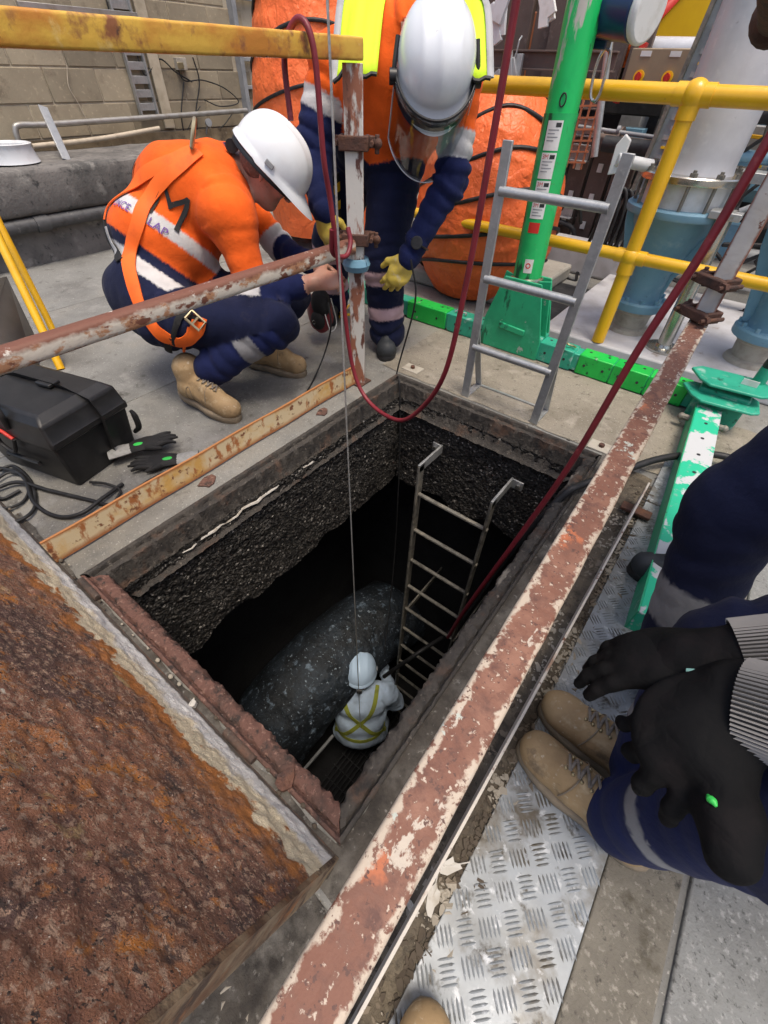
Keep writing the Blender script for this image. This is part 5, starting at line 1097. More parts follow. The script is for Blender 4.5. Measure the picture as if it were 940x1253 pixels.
# grating, boards and a white marker on the pit floor
gt = thing('floor_grating', 'dark steel grating on the floor of the pit', 'grating', (-.55, .7, -3.6))
for k in range(22): MB().box((-.95 + .04 * k, .75, -3.6), (.006, 1.5, .03)).build('bar', MT['machine_dark'], gt)
for k in range(12): MB().box((-.53, .05 + .12 * k, -3.598), (.88, .006, .02)).build('cross_bar', MT['machine_dark'], gt)
def span(u0, v0, u1, v1, z, w, h, mt, name, lab, cat):
    a, b = PZ(u0, v0, z), PZ(u1, v1, z); m = MB(); m.beam(a, b, w, h); return tag(m.build(name, MT[mt], None, bevel=.003), lab, cat)
span(354, 928, 370, 893, -2.9, .05, .012, 'white_plate', 'white_marker', 'white plastic marker strip standing out in the pit gloom', 'marker')
span(365, 930, 402, 880, -3.1, .03, .03, 'frame_grey', 'steel_bar', 'thin steel bar low in the pit beside the white marker', 'bar')
span(372, 942, 408, 900, -3.2, .025, .03, 'frame_grey', 'steel_bar', 'second thin steel bar low in the pit', 'bar')

# ------------------------------------------------------------------ hoist line, hoses and cables
m = MB(); m.cyl((-.722, .782, -2.35), (-.722, .782, 2.4), .0024, n=8); tag(m.build('hoist_wire', MT['rope_wire'], None), 'thin steel hoist wire hanging straight down into the pit', 'wire')
hz = [(-1.30, 1.22, .98), (-1.315, 1.235, 1.12), (-1.27, 1.255, 1.185), (-1.225, 1.262, 1.13), (-1.215, 1.265, .9)]
hz += [PX(405, 250, -1.215), PX(418, 350, -1.20), PX(432, 450, -1.16), PX(452, 492, -1.06), PY(487, 514, 1.26), PY(515, 500, 1.24), PY(545, 455, 1.22), PY(572, 340, 1.22), PY(603, 170, 1.22), PY(632, 0, 1.22), PY(650, -100, 1.22)]
cable(hz, .0088, 'red_hose', 'dark red hose looped over the yellow rail and across the pit', 'red_hose', 'hose', n=12, sub=10)
cable([(-1.215, 1.285, .7), (-1.23, 1.30, .62), (-1.22, 1.36, .60), (-1.23, 1.40, .635), (-1.25, 1.41, .68)], .009, 'red_hose', 'short red hose end hooked at the left post clamp', 'red_hose', 'hose', n=10)
h2 = [PY(975, 110, 1.08), PY(940, 172, 1.07), PY(860, 308, 1.05), PY(780, 430, 1.03), PY(700, 565, 1.0), PY(640, 650, 1.0), PY(570, 745, 1.0), PY(548, 780, 1.02)]
cable(h2, .0082, 'red_hose', 'dark red hose running taut from upper right down into the pit', 'red_hose', 'hose', n=12, sub=8)
bc = [PZ(985, 640, .1), PZ(940, 583, .07), PZ(880, 557, .05), PZ(815, 560, .06), PZ(765, 575, .06), PZ(715, 592, .05), PZ(690, 606, .03), PX(650, 650, -.20), PX(610, 700, -.32), PX(560, 765, -.45), PX(510, 800, -.55), PX(470, 828, -.7)]
cable(bc, .014, 'black_cable', 'thick black cable crossing under the red rail into the pit', 'rubber', 'cable', n=12, sub=8)
cable([PY(503, 318, 1.62), PY(508, 370, 1.64), PY(486, 455, 1.66), PY(489, 470, 1.6), PY(489, 560, 1.56), PY(482, 690, 1.5), PY(470, 800, 1.2)], .004, 'signal_cable', 'thin black cable hanging from the yellow glove into the pit corner', 'rubber', 'cable')
cable([PZ(402, 370, .3), PZ(405, 400, .2), PZ(398, 430, .08), PZ(385, 462, .01), PZ(372, 485, .008)], .004, 'signal_cable', 'thin black lead hanging from the red pouch to the concrete', 'rubber', 'cable')
cable([PZ(405, 365, .3), PZ(412, 395, .18), PZ(405, 405, .16), PZ(398, 385, .2)], .003, 'signal_cable', 'thin pale lead loop under the crouching worker hands', 'rope_wire', 'cable')
# pouch and hazard tape by the hands
q = PZ(392, 382, .16); t_ = thing('tool_pouch', 'red and black tool pouch hanging beside the crouching worker knee', 'pouch', q - V3((0, 0, .1)))
m = MB(); m.ell(q + V3((0, .0, 0)), (.075, .06, .11), nu=20, nv=14); m.v = [tuple(V3(x) * (1, 1, 1) + .008 * vnoise(np.array([x]), 20, 3)[0]) for x in m.v]; m.build('bag', MT['red_hose'], t_, smooth=60)
m = MB(); m.ell(q + V3((.03, -.02, .06)), (.055, .05, .075), nu=20, nv=12); m.build('flap', MT['black_matt'], t_, smooth=60)
m = MB(); m.ell(q + V3((.03, -.052, -.02)), (.045, .03, .05), nu=20, nv=12); fp = m.build('pocket', MT['black_matt'], t_, smooth=60)
m = MB(); m.tube([q + V3((.03 + .009 * math.cos(a), -.083, -.02 + .009 * math.sin(a))) for a in np.linspace(0, 6.283, 14)], .002, n=6); m.build('eyelet', MT['steel'], fp)
hzt = thing('hazard_tool', 'yellow and black hazard striped pouch hanging behind the left post', 'pouch', PX(412, 290, -1.72))
a, b = PX(412, 290, -1.72), PX(409, 215, -1.72); ex_, ey_ = unit(V3((.2, .98, 0))), unit(b - a)
for k in range(7):
    t0 = k / 7; o_ = a + (b - a) * t0; h_ = np.linalg.norm(b - a) / 7
    m = MB(); m.prism([(-.032, 0 - .012), (.032, .012), (.032, h_ + .012), (-.032, h_ - .012)], o_, ex_, ey_, V3((-.03, .0, 0))); m.build('stripe', MT['machine_yellow'] if k % 2 else MT['black_matt'], hzt)
m = MB(); m.beam(a + ex_ * -.045, b + ex_ * -.045, .025, .03, (1, 0, 0)); m.build('red_edge', MT['hivis_bright'], hzt, bevel=.004)
ylw = PZ(425, 385, .03); m = MB(); m.tube(catmull([PZ(412, 378, .03), PZ(425, 385, .05), PZ(440, 380, .04), PZ(430, 372, .03), PZ(415, 388, .02)], 6), .014, n=8, flat=.5); tag(m.build('yellow_strap', MT['machine_yellow'], None), 'yellow and black strap lying by the green base beam', 'strap')
# ------------------------------------------------------------------ people: one continuous skin from blended limbs
def cap(a, b, ra, rb, zone, k=.03): return dict(t='c', a=V3(a), b=V3(b), ra=ra, rb=rb, zone=zone, k=k)
def elp(c, r, zone, R=None, k=.03): return dict(t='e', c=V3(c), r=V3(r), R=np.eye(3) if R is None else np.array(R), zone=zone, k=k)
def prim_d(p, x):
    if p['t'] == 'c':
        ba = p['b'] - p['a']; t = np.clip(((x - p['a']) @ ba) / max(ba @ ba, 1e-9), 0, 1)
        return np.linalg.norm(x - p['a'] - t[:, None] * ba, axis=1) - (p['ra'] + (p['rb'] - p['ra']) * t), t
    q = (x - p['c']) @ p['R']; l = np.linalg.norm(q / p['r'], axis=1); l2 = np.linalg.norm(q / p['r'] ** 2, axis=1)
    return l * (l - 1) / np.maximum(l2, 1e-9), np.zeros(len(x))
def smin(a, b, k):
    h = np.clip(.5 + .5 * (b - a) / k, 0, 1); return b * (1 - h) + a * h - k * h * (1 - h)
def sdf(prims, x):
    d = None
    for p in prims:
        e, _ = prim_d(p, x); d = e if d is None else smin(d, e, p['k'])
    return d
def prim_box(p):
    if p['t'] == 'c':
        r = max(p['ra'], p['rb']); return np.minimum(p['a'], p['b']) - r, np.maximum(p['a'], p['b']) + r
    r = p['r'].max(); return p['c'] - r, p['c'] + r
def classify_i(prims, X):
    best = np.full(len(X), 9.0); zi = np.zeros(len(X), int); tt = np.zeros(len(X))
    for i, p in enumerate(prims):
        a, b = prim_box(p); near = np.flatnonzero(((X > a - .07) & (X < b + .07)).all(1))
        if not len(near): continue
        d, t = prim_d(p, X[near]); m = d < best[near]; n_ = near[m]; best[n_] = d[m]; zi[n_] = i; tt[n_] = t[m]
    return zi, tt
BVH = {}
def snap(prims, X, off):
    """points laid on the finished skin"""
    X = np.atleast_2d(X); bv = BVH.get(id(prims))
    if bv is None: return X
    out = []
    for p in X:
        co, no, ix, d_ = bv.find_nearest(Vector(p)); out.append(np.array(co) + np.array(no) * off)
    return np.array(out)
def surface_net(prims, res, fold=0.0, fscale=14, seed=0, stretch=(1, 1, 1)):
    lo = np.min([prim_box(p)[0] for p in prims], 0) - .04; hi = np.max([prim_box(p)[1] for p in prims], 0) + .04
    n = np.ceil((hi - lo) / res).astype(int) + 1
    F = np.full(n, 1.0, np.float32)
    for p in prims:
        a, b = prim_box(p); m = .05 + p['k']
        i0 = np.maximum(0, np.floor((a - m - lo) / res).astype(int)); i1 = np.minimum(n, np.ceil((b + m - lo) / res).astype(int) + 1)
        gx, gy, gz = [lo[i] + res * np.arange(i0[i], i1[i]) for i in range(3)]
        X = np.stack(np.meshgrid(gx, gy, gz, indexing='ij'), -1).reshape(-1, 3)
        e, _ = prim_d(p, X); sl = tuple(slice(i0[i], i1[i]) for i in range(3)); old = F[sl].reshape(-1)
        F[sl] = smin(old, e, p['k']).reshape(F[sl].shape)
    if fold:
        near = np.argwhere(np.abs(F) < fold * 4 + res); X = lo + near * res
        w = 1 - 2 * np.abs(vnoise(X * V3(stretch), fscale, seed, 2)); w2 = vnoise(X, fscale * .45, seed + 5, 2)
        dsp = fold * (np.sign(w) * np.abs(w) ** .8 * .75 + w2 * .9)
        zi, tt = classify_i(prims, X)                      # cloth bunches into rings near the joints of a limb
        for i, p in enumerate(prims):
            if p['t'] != 'c' or p['zone'] in ('head', 'neck', 'hand', 'rwrist', 'lwrist'): continue
            L_ = np.linalg.norm(p['b'] - p['a'])
            if L_ < .15: continue
            m = zi == i
            if not m.any(): continue
            Xm = X[m]; t = tt[m]; ax = (p['b'] - p['a']) / L_; s_ = unit(np.cross(ax, (.3, .2, .9))); q = Xm - p['a']; th = np.arctan2(q @ np.cross(ax, s_), q @ s_)
            ph = t * L_ * 2 * np.pi / .058 + 2.2 * vnoise(Xm, 8, seed + 9) + 1.2 * np.sin(th + i); g = .25 + np.exp(-(t / .28) ** 2) + np.exp(-((1 - t) / .3) ** 2)
            dsp[m] += fold * .85 * g * (1 - 2 * np.abs(np.sin(ph / 2)) ** .8) * (.35 + .65 * np.clip(.5 + 1.2 * vnoise(Xm, 5, seed + 11), 0, 1))
        F[tuple(near.T)] += dsp.astype(np.float32)
    S = F < 0
    c = np.zeros(np.array(n) - 1, np.int16)
    for dx in (0, 1):
        for dy in (0, 1):
            for dz in (0, 1): c += S[dx:n[0] - 1 + dx, dy:n[1] - 1 + dy, dz:n[2] - 1 + dz]
    act = np.argwhere((c > 0) & (c < 8)); idx = -np.ones(c.shape, np.int64); idx[tuple(act.T)] = np.arange(len(act))
    acc = np.zeros((len(act), 3)); cnt = np.zeros(len(act))
    corners = [(0, 0, 0), (1, 0, 0), (0, 1, 0), (1, 1, 0), (0, 0, 1), (1, 0, 1), (0, 1, 1), (1, 1, 1)]
    for a, b in ((0, 1), (2, 3), (4, 5), (6, 7), (0, 2), (1, 3), (4, 6), (5, 7), (0, 4), (1, 5), (2, 6), (3, 7)):
        ca, cb = np.array(corners[a]), np.array(corners[b]); fa = F[tuple((act + ca).T)]; fb = F[tuple((act + cb).T)]
        m = (fa < 0) != (fb < 0); t = np.where(m, fa / np.where(m, fa - fb, 1), 0)
        acc[m] += (ca + (cb - ca) * t[m, None]); cnt[m] += 1
    V = lo + (act + acc / cnt[:, None]) * res
    quads = []
    for ax in range(3):
        o1, o2 = [(1, 2), (2, 0), (0, 1)][ax]
        A = S; sl0 = [slice(1, -1)] * 3; sl0[ax] = slice(0, -1); sl1 = [slice(1, -1)] * 3; sl1[ax] = slice(1, None)
        d0, d1 = A[tuple(sl0)], A[tuple(sl1)]; e = np.argwhere(d0 != d1); off = np.ones(3, int); off[ax] = 0; pos = e + off
        ins = d0[tuple(e.T)]
        u1 = np.zeros(3, int); u1[o1] = 1; u2 = np.zeros(3, int); u2[o2] = 1
        q = [idx[tuple((pos - s).T)] for s in (0 * u1, u1, u1 + u2, u2)]; Q = np.stack(q, 1)
        Q[~ins] = Q[~ins][:, ::-1]; quads.append(Q)
    return V, np.concatenate(quads)
def smooth_net(V, Q, it=2, w=.5):
    n = len(V)
    E = np.concatenate([Q[:, [0, 1]], Q[:, [1, 2]], Q[:, [2, 3]], Q[:, [3, 0]]]); E = np.concatenate([E, E[:, ::-1]])
    for _ in range(it):
        s = np.zeros((n, 3)); np.add.at(s, E[:, 0], V[E[:, 1]]); c = np.bincount(E[:, 0], minlength=n); V = V * (1 - w) + w * s / np.maximum(c, 1)[:, None]
    return V
def cloth_material():
    """woven cloth; the colour of each panel of the garment is stored on the mesh"""
    m = mat('cloth', (.5, .5, .5), [], rough=.9, bump=[(520, .25, .001), (14, .55, .010), (34, .35, .005)], sheen=.04, spec=.18)
    t = m.node_tree; N = t.nodes; L = t.links; b = N['Principled BSDF']
    at = N.new('ShaderNodeAttribute'); at.attribute_name = 'panel'
    tc = N.new('ShaderNodeTexCoord'); no = N.new('ShaderNodeTexNoise'); no.inputs['Scale'].default_value = 9; no.inputs['Detail'].default_value = 6; L.new(tc.outputs['Object'], no.inputs['Vector'])
    mr = N.new('ShaderNodeMapRange'); mr.inputs['From Min'].default_value = .3; mr.inputs['From Max'].default_value = .7; mr.inputs['To Min'].default_value = .72; mr.inputs['To Max'].default_value = 1.12; L.new(no.outputs['Fac'], mr.inputs['Value'])
    mx = N.new('ShaderNodeMix'); mx.data_type = 'RGBA'; mx.blend_type = 'MULTIPLY'; mx.inputs[0].default_value = 1; L.new(at.outputs['Color'], mx.inputs[6]); L.new(mr.outputs[0], mx.inputs[7])
    n2 = N.new('ShaderNodeTexNoise'); n2.inputs['Scale'].default_value = 6; n2.inputs['Detail'].default_value = 8; n2.inputs['Roughness'].default_value = .7; L.new(tc.outputs['Object'], n2.inputs['Vector'])
    m2 = N.new('ShaderNodeMapRange'); m2.inputs['From Min'].default_value = .60; m2.inputs['From Max'].default_value = .76; m2.inputs['To Max'].default_value = .42; L.new(n2.outputs['Fac'], m2.inputs['Value'])
    mx2 = N.new('ShaderNodeMix'); mx2.data_type = 'RGBA'; L.new(m2.outputs[0], mx2.inputs[0]); L.new(mx.outputs[2], mx2.inputs[6]); mx2.inputs[7].default_value = (.10, .085, .07, 1)
    L.new(mx2.outputs[2], b.inputs['Base Color']); return m
MT['cloth'] = cloth_material()
PANEL = dict(orange=(.84, .125, .016), navy=(.011, .0145, .042), navyb=(.0125, .0185, .072), refl=(.58, .57, .56), grey=(.26, .26, .265), pink=(.55, .38, .40), cov=(.56, .70, .88))
def classify(prims, X):
    zi, tt = classify_i(prims, X); return np.array([p['zone'] for p in prims])[zi], tt
def skin_mesh(name, prims, parent, matfn, mats, res=.008, fold=0, fscale=14, seed=0, stretch=(1, 1, 1), it=2):
    V, Q = surface_net(prims, res, fold, fscale, seed, stretch); V = smooth_net(V, Q, it)
    panel = any(k in PANEL for k in mats); col = None
    if panel:                                   # panel colours, averaged over a small patch so that seams run clean
        zn, tv = classify(prims, V); col = np.zeros((len(V), 3)); r0 = np.random.default_rng(5)
        vz0 = matfn(V, zn, tv); ns = 4
        for k in range(ns):
            J = V + r0.uniform(-.55, .55, V.shape) * res; zj, tj = classify(prims, J); names = matfn(J, zj, tj)
            col += np.array([PANEL.get(n, PANEL['navy']) for n in names]) / ns
        bare = np.array([n not in PANEL for n in vz0]); mi = bare[Q[:, 0]].astype(int); skin_m = [m_ for k, m_ in mats.items() if k not in PANEL]
        ml = [MT['cloth']] + (skin_m[:1] if skin_m else [])
    else:
        names = list(mats.keys()); fz = V[Q].mean(1); zn, t0 = classify(prims, fz); mi = np.array([names.index(x) for x in matfn(fz, zn, t0)]); ml = [mats[k] for k in names]
    o0 = V3(ORG[parent.name]) if parent is not None else V3((0, 0, 0))
    me = bpy.data.meshes.new(name); V2 = (V - o0)
    me.vertices.add(len(V2)); me.vertices.foreach_set('co', V2.astype(np.float32).ravel())
    me.loops.add(len(Q) * 4); me.loops.foreach_set('vertex_index', Q.astype(np.int32).ravel())
    me.polygons.add(len(Q)); me.polygons.foreach_set('loop_start', (np.arange(len(Q)) * 4).astype(np.int32))
    for k in ml: me.materials.append(k)
    me.update(calc_edges=True)
    me.polygons.foreach_set('material_index', mi.astype(np.int32)); me.polygons.foreach_set('use_smooth', np.ones(len(Q), bool))
    if col is not None:
        ca = me.attributes.new('panel', 'FLOAT_COLOR', 'POINT'); ca.data.foreach_set('color', np.concatenate([col, np.ones((len(col), 1))], 1).astype(np.float32).ravel())
    me.update()
    o = bpy.data.objects.new(name, me); COL.objects.link(o)
    if parent is not None: o.parent = parent
    ORG[o.name] = o0
    if panel: BVH[id(prims)] = BVHTree.FromPolygons([tuple(v) for v in V], [tuple(q) for q in Q.tolist()])
    return o
def grad(prims, x, e=.004):
    g = np.stack([sdf(prims, x + V3(v) * e) - sdf(prims, x - V3(v) * e) for v in ((1, 0, 0), (0, 1, 0), (0, 0, 1))], 1)
    return g / (np.linalg.norm(g, axis=1)[:, None] + 1e-9)
def on_skin(prims, x, off=.006, it=6):
    x = np.array(x, float)
    for _ in range(it): x = x - grad(prims, x) * (sdf(prims, x) - off)[:, None]
    return x
def ray_skin(prims, u, v, off=.006):
    """where a line of sight meets the finished body"""
    d = unit(ray(u, v)); bv = BVH[id(prims)]; co, no, ix, ds = bv.ray_cast(Vector(CAMP), Vector(d))
    if co is None:
        best = None
        for t in np.linspace(.6, 4, 60):
            r_ = bv.find_nearest(Vector(CAMP + d * t))
            if best is None or r_[3] < best[3]: best = r_
        co, no = best[0], best[1]
    return np.array(co) + np.array(no) * off
def lerp_arr(a, b, t): return a * (1 - t) + b * t
def strap(prims, pts, width, material, parent, name, off=.009, thick=.004, n=8):
    """webbing laid over the body along a line of points"""
    pts = [p for p in pts if p is not None]
    if len(pts) < 2: return None
    P = catmull(pts, n); P = on_skin(prims, P, off); P = lerp_arr(P, snap(prims, P, off), .8); T = np.gradient(P, axis=0); T /= np.linalg.norm(T, axis=1)[:, None] + 1e-9
    G = grad(prims, P); S = np.cross(T, G); S /= np.linalg.norm(S, axis=1)[:, None] + 1e-9
    rows = []
    for f in (-1, -.5, 0, .5, 1):
        q = snap(prims, on_skin(prims, P + S * width / 2 * f, off, 3), off * .6 + (.001 if abs(f) < 1 else 0)); rows.append(q)
    A = np.stack(rows, 1)
    for _ in range(2): A[1:-1] = .25 * A[:-2] + .5 * A[1:-1] + .25 * A[2:]
    B = A + G[:, None] * thick; m = MB(); m.grid(A[:, ::-1]); m.grid(B)
    m.grid(np.stack([A[:, 0], B[:, 0]], 1)); m.grid(np.stack([B[:, -1], A[:, -1]], 1)); m.grid(np.stack([A[0], B[0]], 1)); m.grid(np.stack([B[-1], A[-1]], 1))
    return m.build(name, MT[material], parent, smooth=40)
def hand_prims(w, d, n, thumb, S=1.0, curl=(.5, .6, .5), spread=.12, zone='hand', fat=1.0, fc=None):
    """wrist, pointing direction, back-of-hand normal, thumb side"""
    w, d = V3(w), unit(d); n = unit(V3(n) - d * np.dot(n, d)); s = unit(V3(thumb) - d * np.dot(thumb, d) - n * np.dot(thumb, n)); out = []
    p0 = w + d * .02 * S
    out.append(cap(w - d * .01 * S, w + d * .03 * S, .026 * S * fat, .028 * S * fat, zone, .02))
    R = np.stack([d, s, n], 1)
    out.append(elp(w + d * .055 * S, V3((.052, .042, .018)) * S * fat, zone, R, .015))
    for i, (o, l, r) in enumerate(((.030, .072, .0098), (.011, .080, .0102), (-.009, .075, .0098), (-.027, .060, .0088))):
        base = w + d * (.088 - .006 * abs(i - 1)) * S + s * o * S; dd = unit(d + s * spread * (o / .03)); cc = curl if fc is None else fc[i]; p = base - dd * .012 * S
        for j, (f, c) in enumerate(zip((.45, .32, .26), cc)):
            ax = np.cross(dd, -n); c0, s0 = math.cos(c), math.sin(c); dd = unit(dd * c0 - n * s0 if j == 0 else dd * c0 + np.cross(unit(np.cross(n, d)), dd) * s0 * 1.0)
            q = p + dd * (l * f + (.012 if j == 0 else 0)) * S; out.append(cap(p, q, r * S * fat * (1 - .06 * j), r * S * fat * (1 - .06 * (j + 1)), zone, .006)); p = q
    tb = w + d * .025 * S + s * .03 * S; t1 = tb + unit(s * .75 + d * .7 - n * .3) * .04 * S; t2 = t1 + unit(s * .25 + d * .9 - n * .5) * .034 * S
    out += [cap(w + d * .015 * S + s * .015 * S, tb, .017 * S * fat, .0155 * S * fat, zone, .012), cap(tb, t1, .0145 * S * fat, .0125 * S * fat, zone, .008), cap(t1, t2, .0122 * S * fat, .0098 * S * fat, zone, .006)]
    return out
def head_prims(c, fwd, up, S=1.0, zone='head'):
    c = V3(c); f = unit(fwd); u = unit(V3(up) - f * np.dot(up, f)); r = np.cross(f, u); R = np.stack([r, f, u], 1)
    P = lambda a, b, d: c + (r * a + f * b + u * d) * S
    o = [elp(P(0, -.008, .03), V3((.077, .098, .10)) * S, zone, R, .02), elp(P(0, .03, -.05), V3((.058, .062, .066)) * S, zone, R, .03), elp(P(0, .062, -.085), V3((.034, .03, .026)) * S, zone, R, .025),
         cap(P(0, .088, .012), P(0, .108, -.022), .009 * S, .0145 * S, zone, .012), elp(P(0, .10, -.03), V3((.018, .014, .011)) * S, zone, R, .008),
         cap(P(-.03, .088, .03), P(.03, .088, .03), .012 * S, .012 * S, zone, .014), elp(P(.036, .07, -.02), V3((.024, .022, .022)) * S, zone, R, .02), elp(P(-.036, .07, -.02), V3((.024, .022, .022)) * S, zone, R, .02),
         cap(P(-.022, .087, -.058), P(.022, .087, -.058), .008 * S, .008 * S, zone, .01)]
    for s in (-1, 1):
        o.append(elp(P(s * .078, -.005, -.008), V3((.010, .020, .033)) * S, zone, R, .006)); o.append(elp(P(s * .074, .0, -.03), V3((.010, .014, .016)) * S, zone, R, .008))
    return o
def eyes(c, fwd, up, S, parent):
    c = V3(c); f = unit(fwd); u = unit(V3(up) - f * np.dot(up, f)); r = np.cross(f, u)
    for s in (-1, 1):
        m = MB(); m.ell(c + (r * .031 * s + f * .079 + u * .008) * S, .0125 * S, nu=12, nv=8); m.build('eye', MT['paint_white'], parent)
def helmet(c, fwd, up, S, parent, material='helmet_white', peak=.05, name='helmet'):
    """hard hat shell with ridges, peak and inner band"""
    c = V3(c); f = unit(fwd); u = unit(V3(up) - f * np.dot(up, f)); r = np.cross(f, u)
    nu, nv = 72, 22; rows = []
    for i in range(nv + 1):
        ph = i / nv; row = []
        for k in range(nu + 1):
            a = 2 * math.pi * k / nu; ca, sa = math.cos(a), math.sin(a)      # a=0 is the front
            el = math.pi / 2 * (1 - ph); R_ = math.cos(el) ** .85; z = math.sin(el)
            rx, ry = .112, .137
            x = rx * sa * R_; y = ry * ca * R_; zz = .122 * z + .028
            rid = math.exp(-(x / .013) ** 2) * .007 * (z > .12) + (math.exp(-((abs(x) - .05) / .008) ** 2)) * .004 * (z > .3)
            zz += rid
            row.append((x, y, zz))
        rows.append(row)
    for (ext, dz) in ((.006, .022), (.016, .012), (.018, .006), (.010, .004)):    # brim
        row = []
        for k in range(nu + 1):
            a = 2 * math.pi * k / nu; ca, sa = math.cos(a), math.sin(a); fr_ = max(0, ca) ** 2.2
            e = ext * (.45 + .55 * fr_) + peak * fr_ * min(1, ext / .018); row.append(((.112 + e * .6) * sa, (.137 + e) * ca, dz - .018 * fr_ * min(1, ext / .016) + .004 * (ca < -.3)))
        rows.append(row)
    P = np.array(rows); P = np.stack([c + (r * x + f * y + u * z) * S for x, y, z in P.reshape(-1, 3)]).reshape(P.shape)
    m = MB(); m.grid(P); o = m.build(name, MT[material], parent, smooth=50)
    so = o.modifiers.new('thick', 'SOLIDIFY'); so.thickness = .003; so.offset = -1
    m = MB(); m.tube([c + (r * .098 * math.sin(a) + f * .122 * math.cos(a) + u * .004) * S for a in np.linspace(0, 2 * math.pi, 40)], .012 * S, n=8, flat=1.6, cap=False); m.build('headband', MT['black'], o, smooth=60)
    m = MB(); m.cyl(c + (-f * .125 + u * -.03) * S - r * .02, c + (-f * .125 + u * -.03) * S + r * .02, .02 * S, n=14); m.build('ratchet', MT['black'], o)
    for s in (-1, 1):
        m = MB(); q = c + (r * s * .1165 + f * .0 + u * .035) * S; m.box(q, V3((.008, .03, .016)) * S, np.stack([r, f, u], 1)); m.build('side_slot', MT['frame_grey'], o, bevel=.002)
    return o
def boot(heel, toe, ankle_top, parent, material='boot_tan', S=1.0, lace=True, lift=0.0, name='boot'):
    """work boot: sole, foot with toe cap, ankle shaft"""
    heel, toe = V3(heel), V3(toe); d = toe - heel; L_ = np.linalg.norm(d); d = unit(d); up = unit(V3((0, 0, 1)) - d * d[2]); s = np.cross(d, up)
    P = lambda a, b, c: heel + d * L_ * a + s * b * S + up * c * S
    at = V3(ankle_top)
    pr_ = [elp(P(.82, 0, .045), V3((L_ * .19, .046 * S, .043 * S)), 'upper', np.stack([d, s, up], 1), .03), elp(P(.62, 0, .052), V3((L_ * .2, .042 * S, .05 * S)), 'upper', np.stack([d, s, up], 1), .03),
           cap(P(.22, 0, .055), P(.5, 0, .065), .042 * S, .042 * S, 'upper', .03), cap(P(.2, 0, .06), P(.17, 0, .05), .04 * S, .038 * S, 'upper', .02), cap(P(.27, 0, .08), at, .046 * S, .053 * S, 'shaft', .03),
           cap(lerp(P(.27, 0, .08), at, .92), at, .056 * S, .057 * S, 'shaft', .01), cap(P(.42, 0, .1), P(.66, 0, .085), .03 * S, .028 * S, 'tongue', .02)]
    o = skin_mesh(name, pr_, parent, lambda x, z, t: ['u'] * len(z), {'u': MT[material]}, res=.005, fold=.0022, fscale=26, it=1)
    m = MB(); n = 26; ring = []
    for zz, gr_ in ((.0, -.002), (.012, .003), (.026, .003), (.030, -.002)):
        row = []
        for k in range(n):
            a = 2 * math.pi * k / n; x = math.cos(a); y = math.sin(a); w = .049 if x > 0 else .040
            waist = 1 - .14 * math.exp(-((x + .15) / .28) ** 2); row.append(P(.5 + (.5 + gr_) * np.sign(x) * abs(x) ** .8, (w + gr_) * np.sign(y) * abs(y) ** .8 * waist, zz - .004))
        ring.append(row)
    loft([np.array(r_) for r_ in ring]).build('sole', MT['boot_sole'] if material == 'boot_tan' else MT['rubber'], o, smooth=50)
    if lace:
        m = MB(); 
        for k in range(4):
            q = on_skin(pr_, np.array([P(.48 + .07 * k, (.024 if j % 2 else -.024) * 1, .14) for j in range(2)] ), .003); m.tube(catmull([q[0], on_skin(pr_, ((q[0] + q[1]) / 2)[None], .006)[0], q[1]], 4), .0032, n=6)
            q2 = on_skin(pr_, np.array([P(.48 + .07 * k, -.024, .14), P(.55 + .07 * k, .024, .14)]), .004); m.tube(catmull([q2[0], on_skin(pr_, ((q2[0] + q2[1]) / 2)[None], .007)[0], q2[1]], 4), .0032, n=6)
        m.build('laces', MT['lace'], o, smooth=60)
        for k in range(5):
            for sd in (-1, 1):
                q = on_skin(pr_, np.array([P(.47 + .065 * k, sd * .027, .14)]), .001)[0]; m2_ = MB(); m2_.ell(q, .0042, nu=8, nv=5); m2_.build('eyelet', MT['brass'], o)
        m = MB(); q = on_skin(pr_, np.array([P(.36 - .04 * math.cos(a), .05 * sd, .05 + .05 * math.sin(a)) for sd in (1,) for a in np.linspace(0, 6.283, 14)]), .0006); m.tube(q, .0016, n=5); m.build('ankle_stitch', MT['boot_sole'], o, smooth=60)
    th = np.linspace(-1.25, 1.25, 15); q = on_skin(pr_, np.array([P(.64 - .05 * math.cos(a), .05 * math.sin(a), .03 + .08 * math.cos(a)) for a in th]), .0005); m = MB(); m.tube(q, .0018, n=6); m.build('seam', MT['boot_sole'] if material == 'boot_tan' else MT['rubber'], o, smooth=60)
    return o
# ------------------------------------------------------------------ crouching worker
cw = thing('person', 'crouching worker in orange and navy hi-vis with white helmet and orange harness', 'person', (-1.8, 1.0, 0))
PEL, SP1, SP2, C7 = V3((-1.93, .93, .37)), V3((-1.99, 1.07, .54)), V3((-1.95, 1.21, .69)), V3((-1.845, 1.335, .795))
RS, LS_ = V3((-1.67, 1.20, .69)), V3((-2.0, 1.47, .72)); RE, RW = V3((-1.565, 1.17, .425)), V3((-1.365, 1.325, .485)); LE, LW = V3((-1.78, 1.52, .5)), V3((-1.45, 1.47, .48))
RH, LH = V3((-1.80, .87, .36)), V3((-1.96, 1.05, .37)); RK, LK = V3((-1.43, 1.15, .35)), V3((-1.6, 1.38, .36)); RA, LA = V3((-1.68, .865, .14)), V3((-1.74, 1.28, .1))
HC, HF, HU = V3((-1.645, 1.40, .812)), unit((.52, .42, -.62)), unit((.45, .42, .72))
sp_ax = unit(C7 - PEL); f0 = V3((.62, .78, 0)); 
Rsp = np.stack([V3((.78, -.62, 0)), np.cross(sp_ax, V3((.78, -.62, 0))), sp_ax], 1)
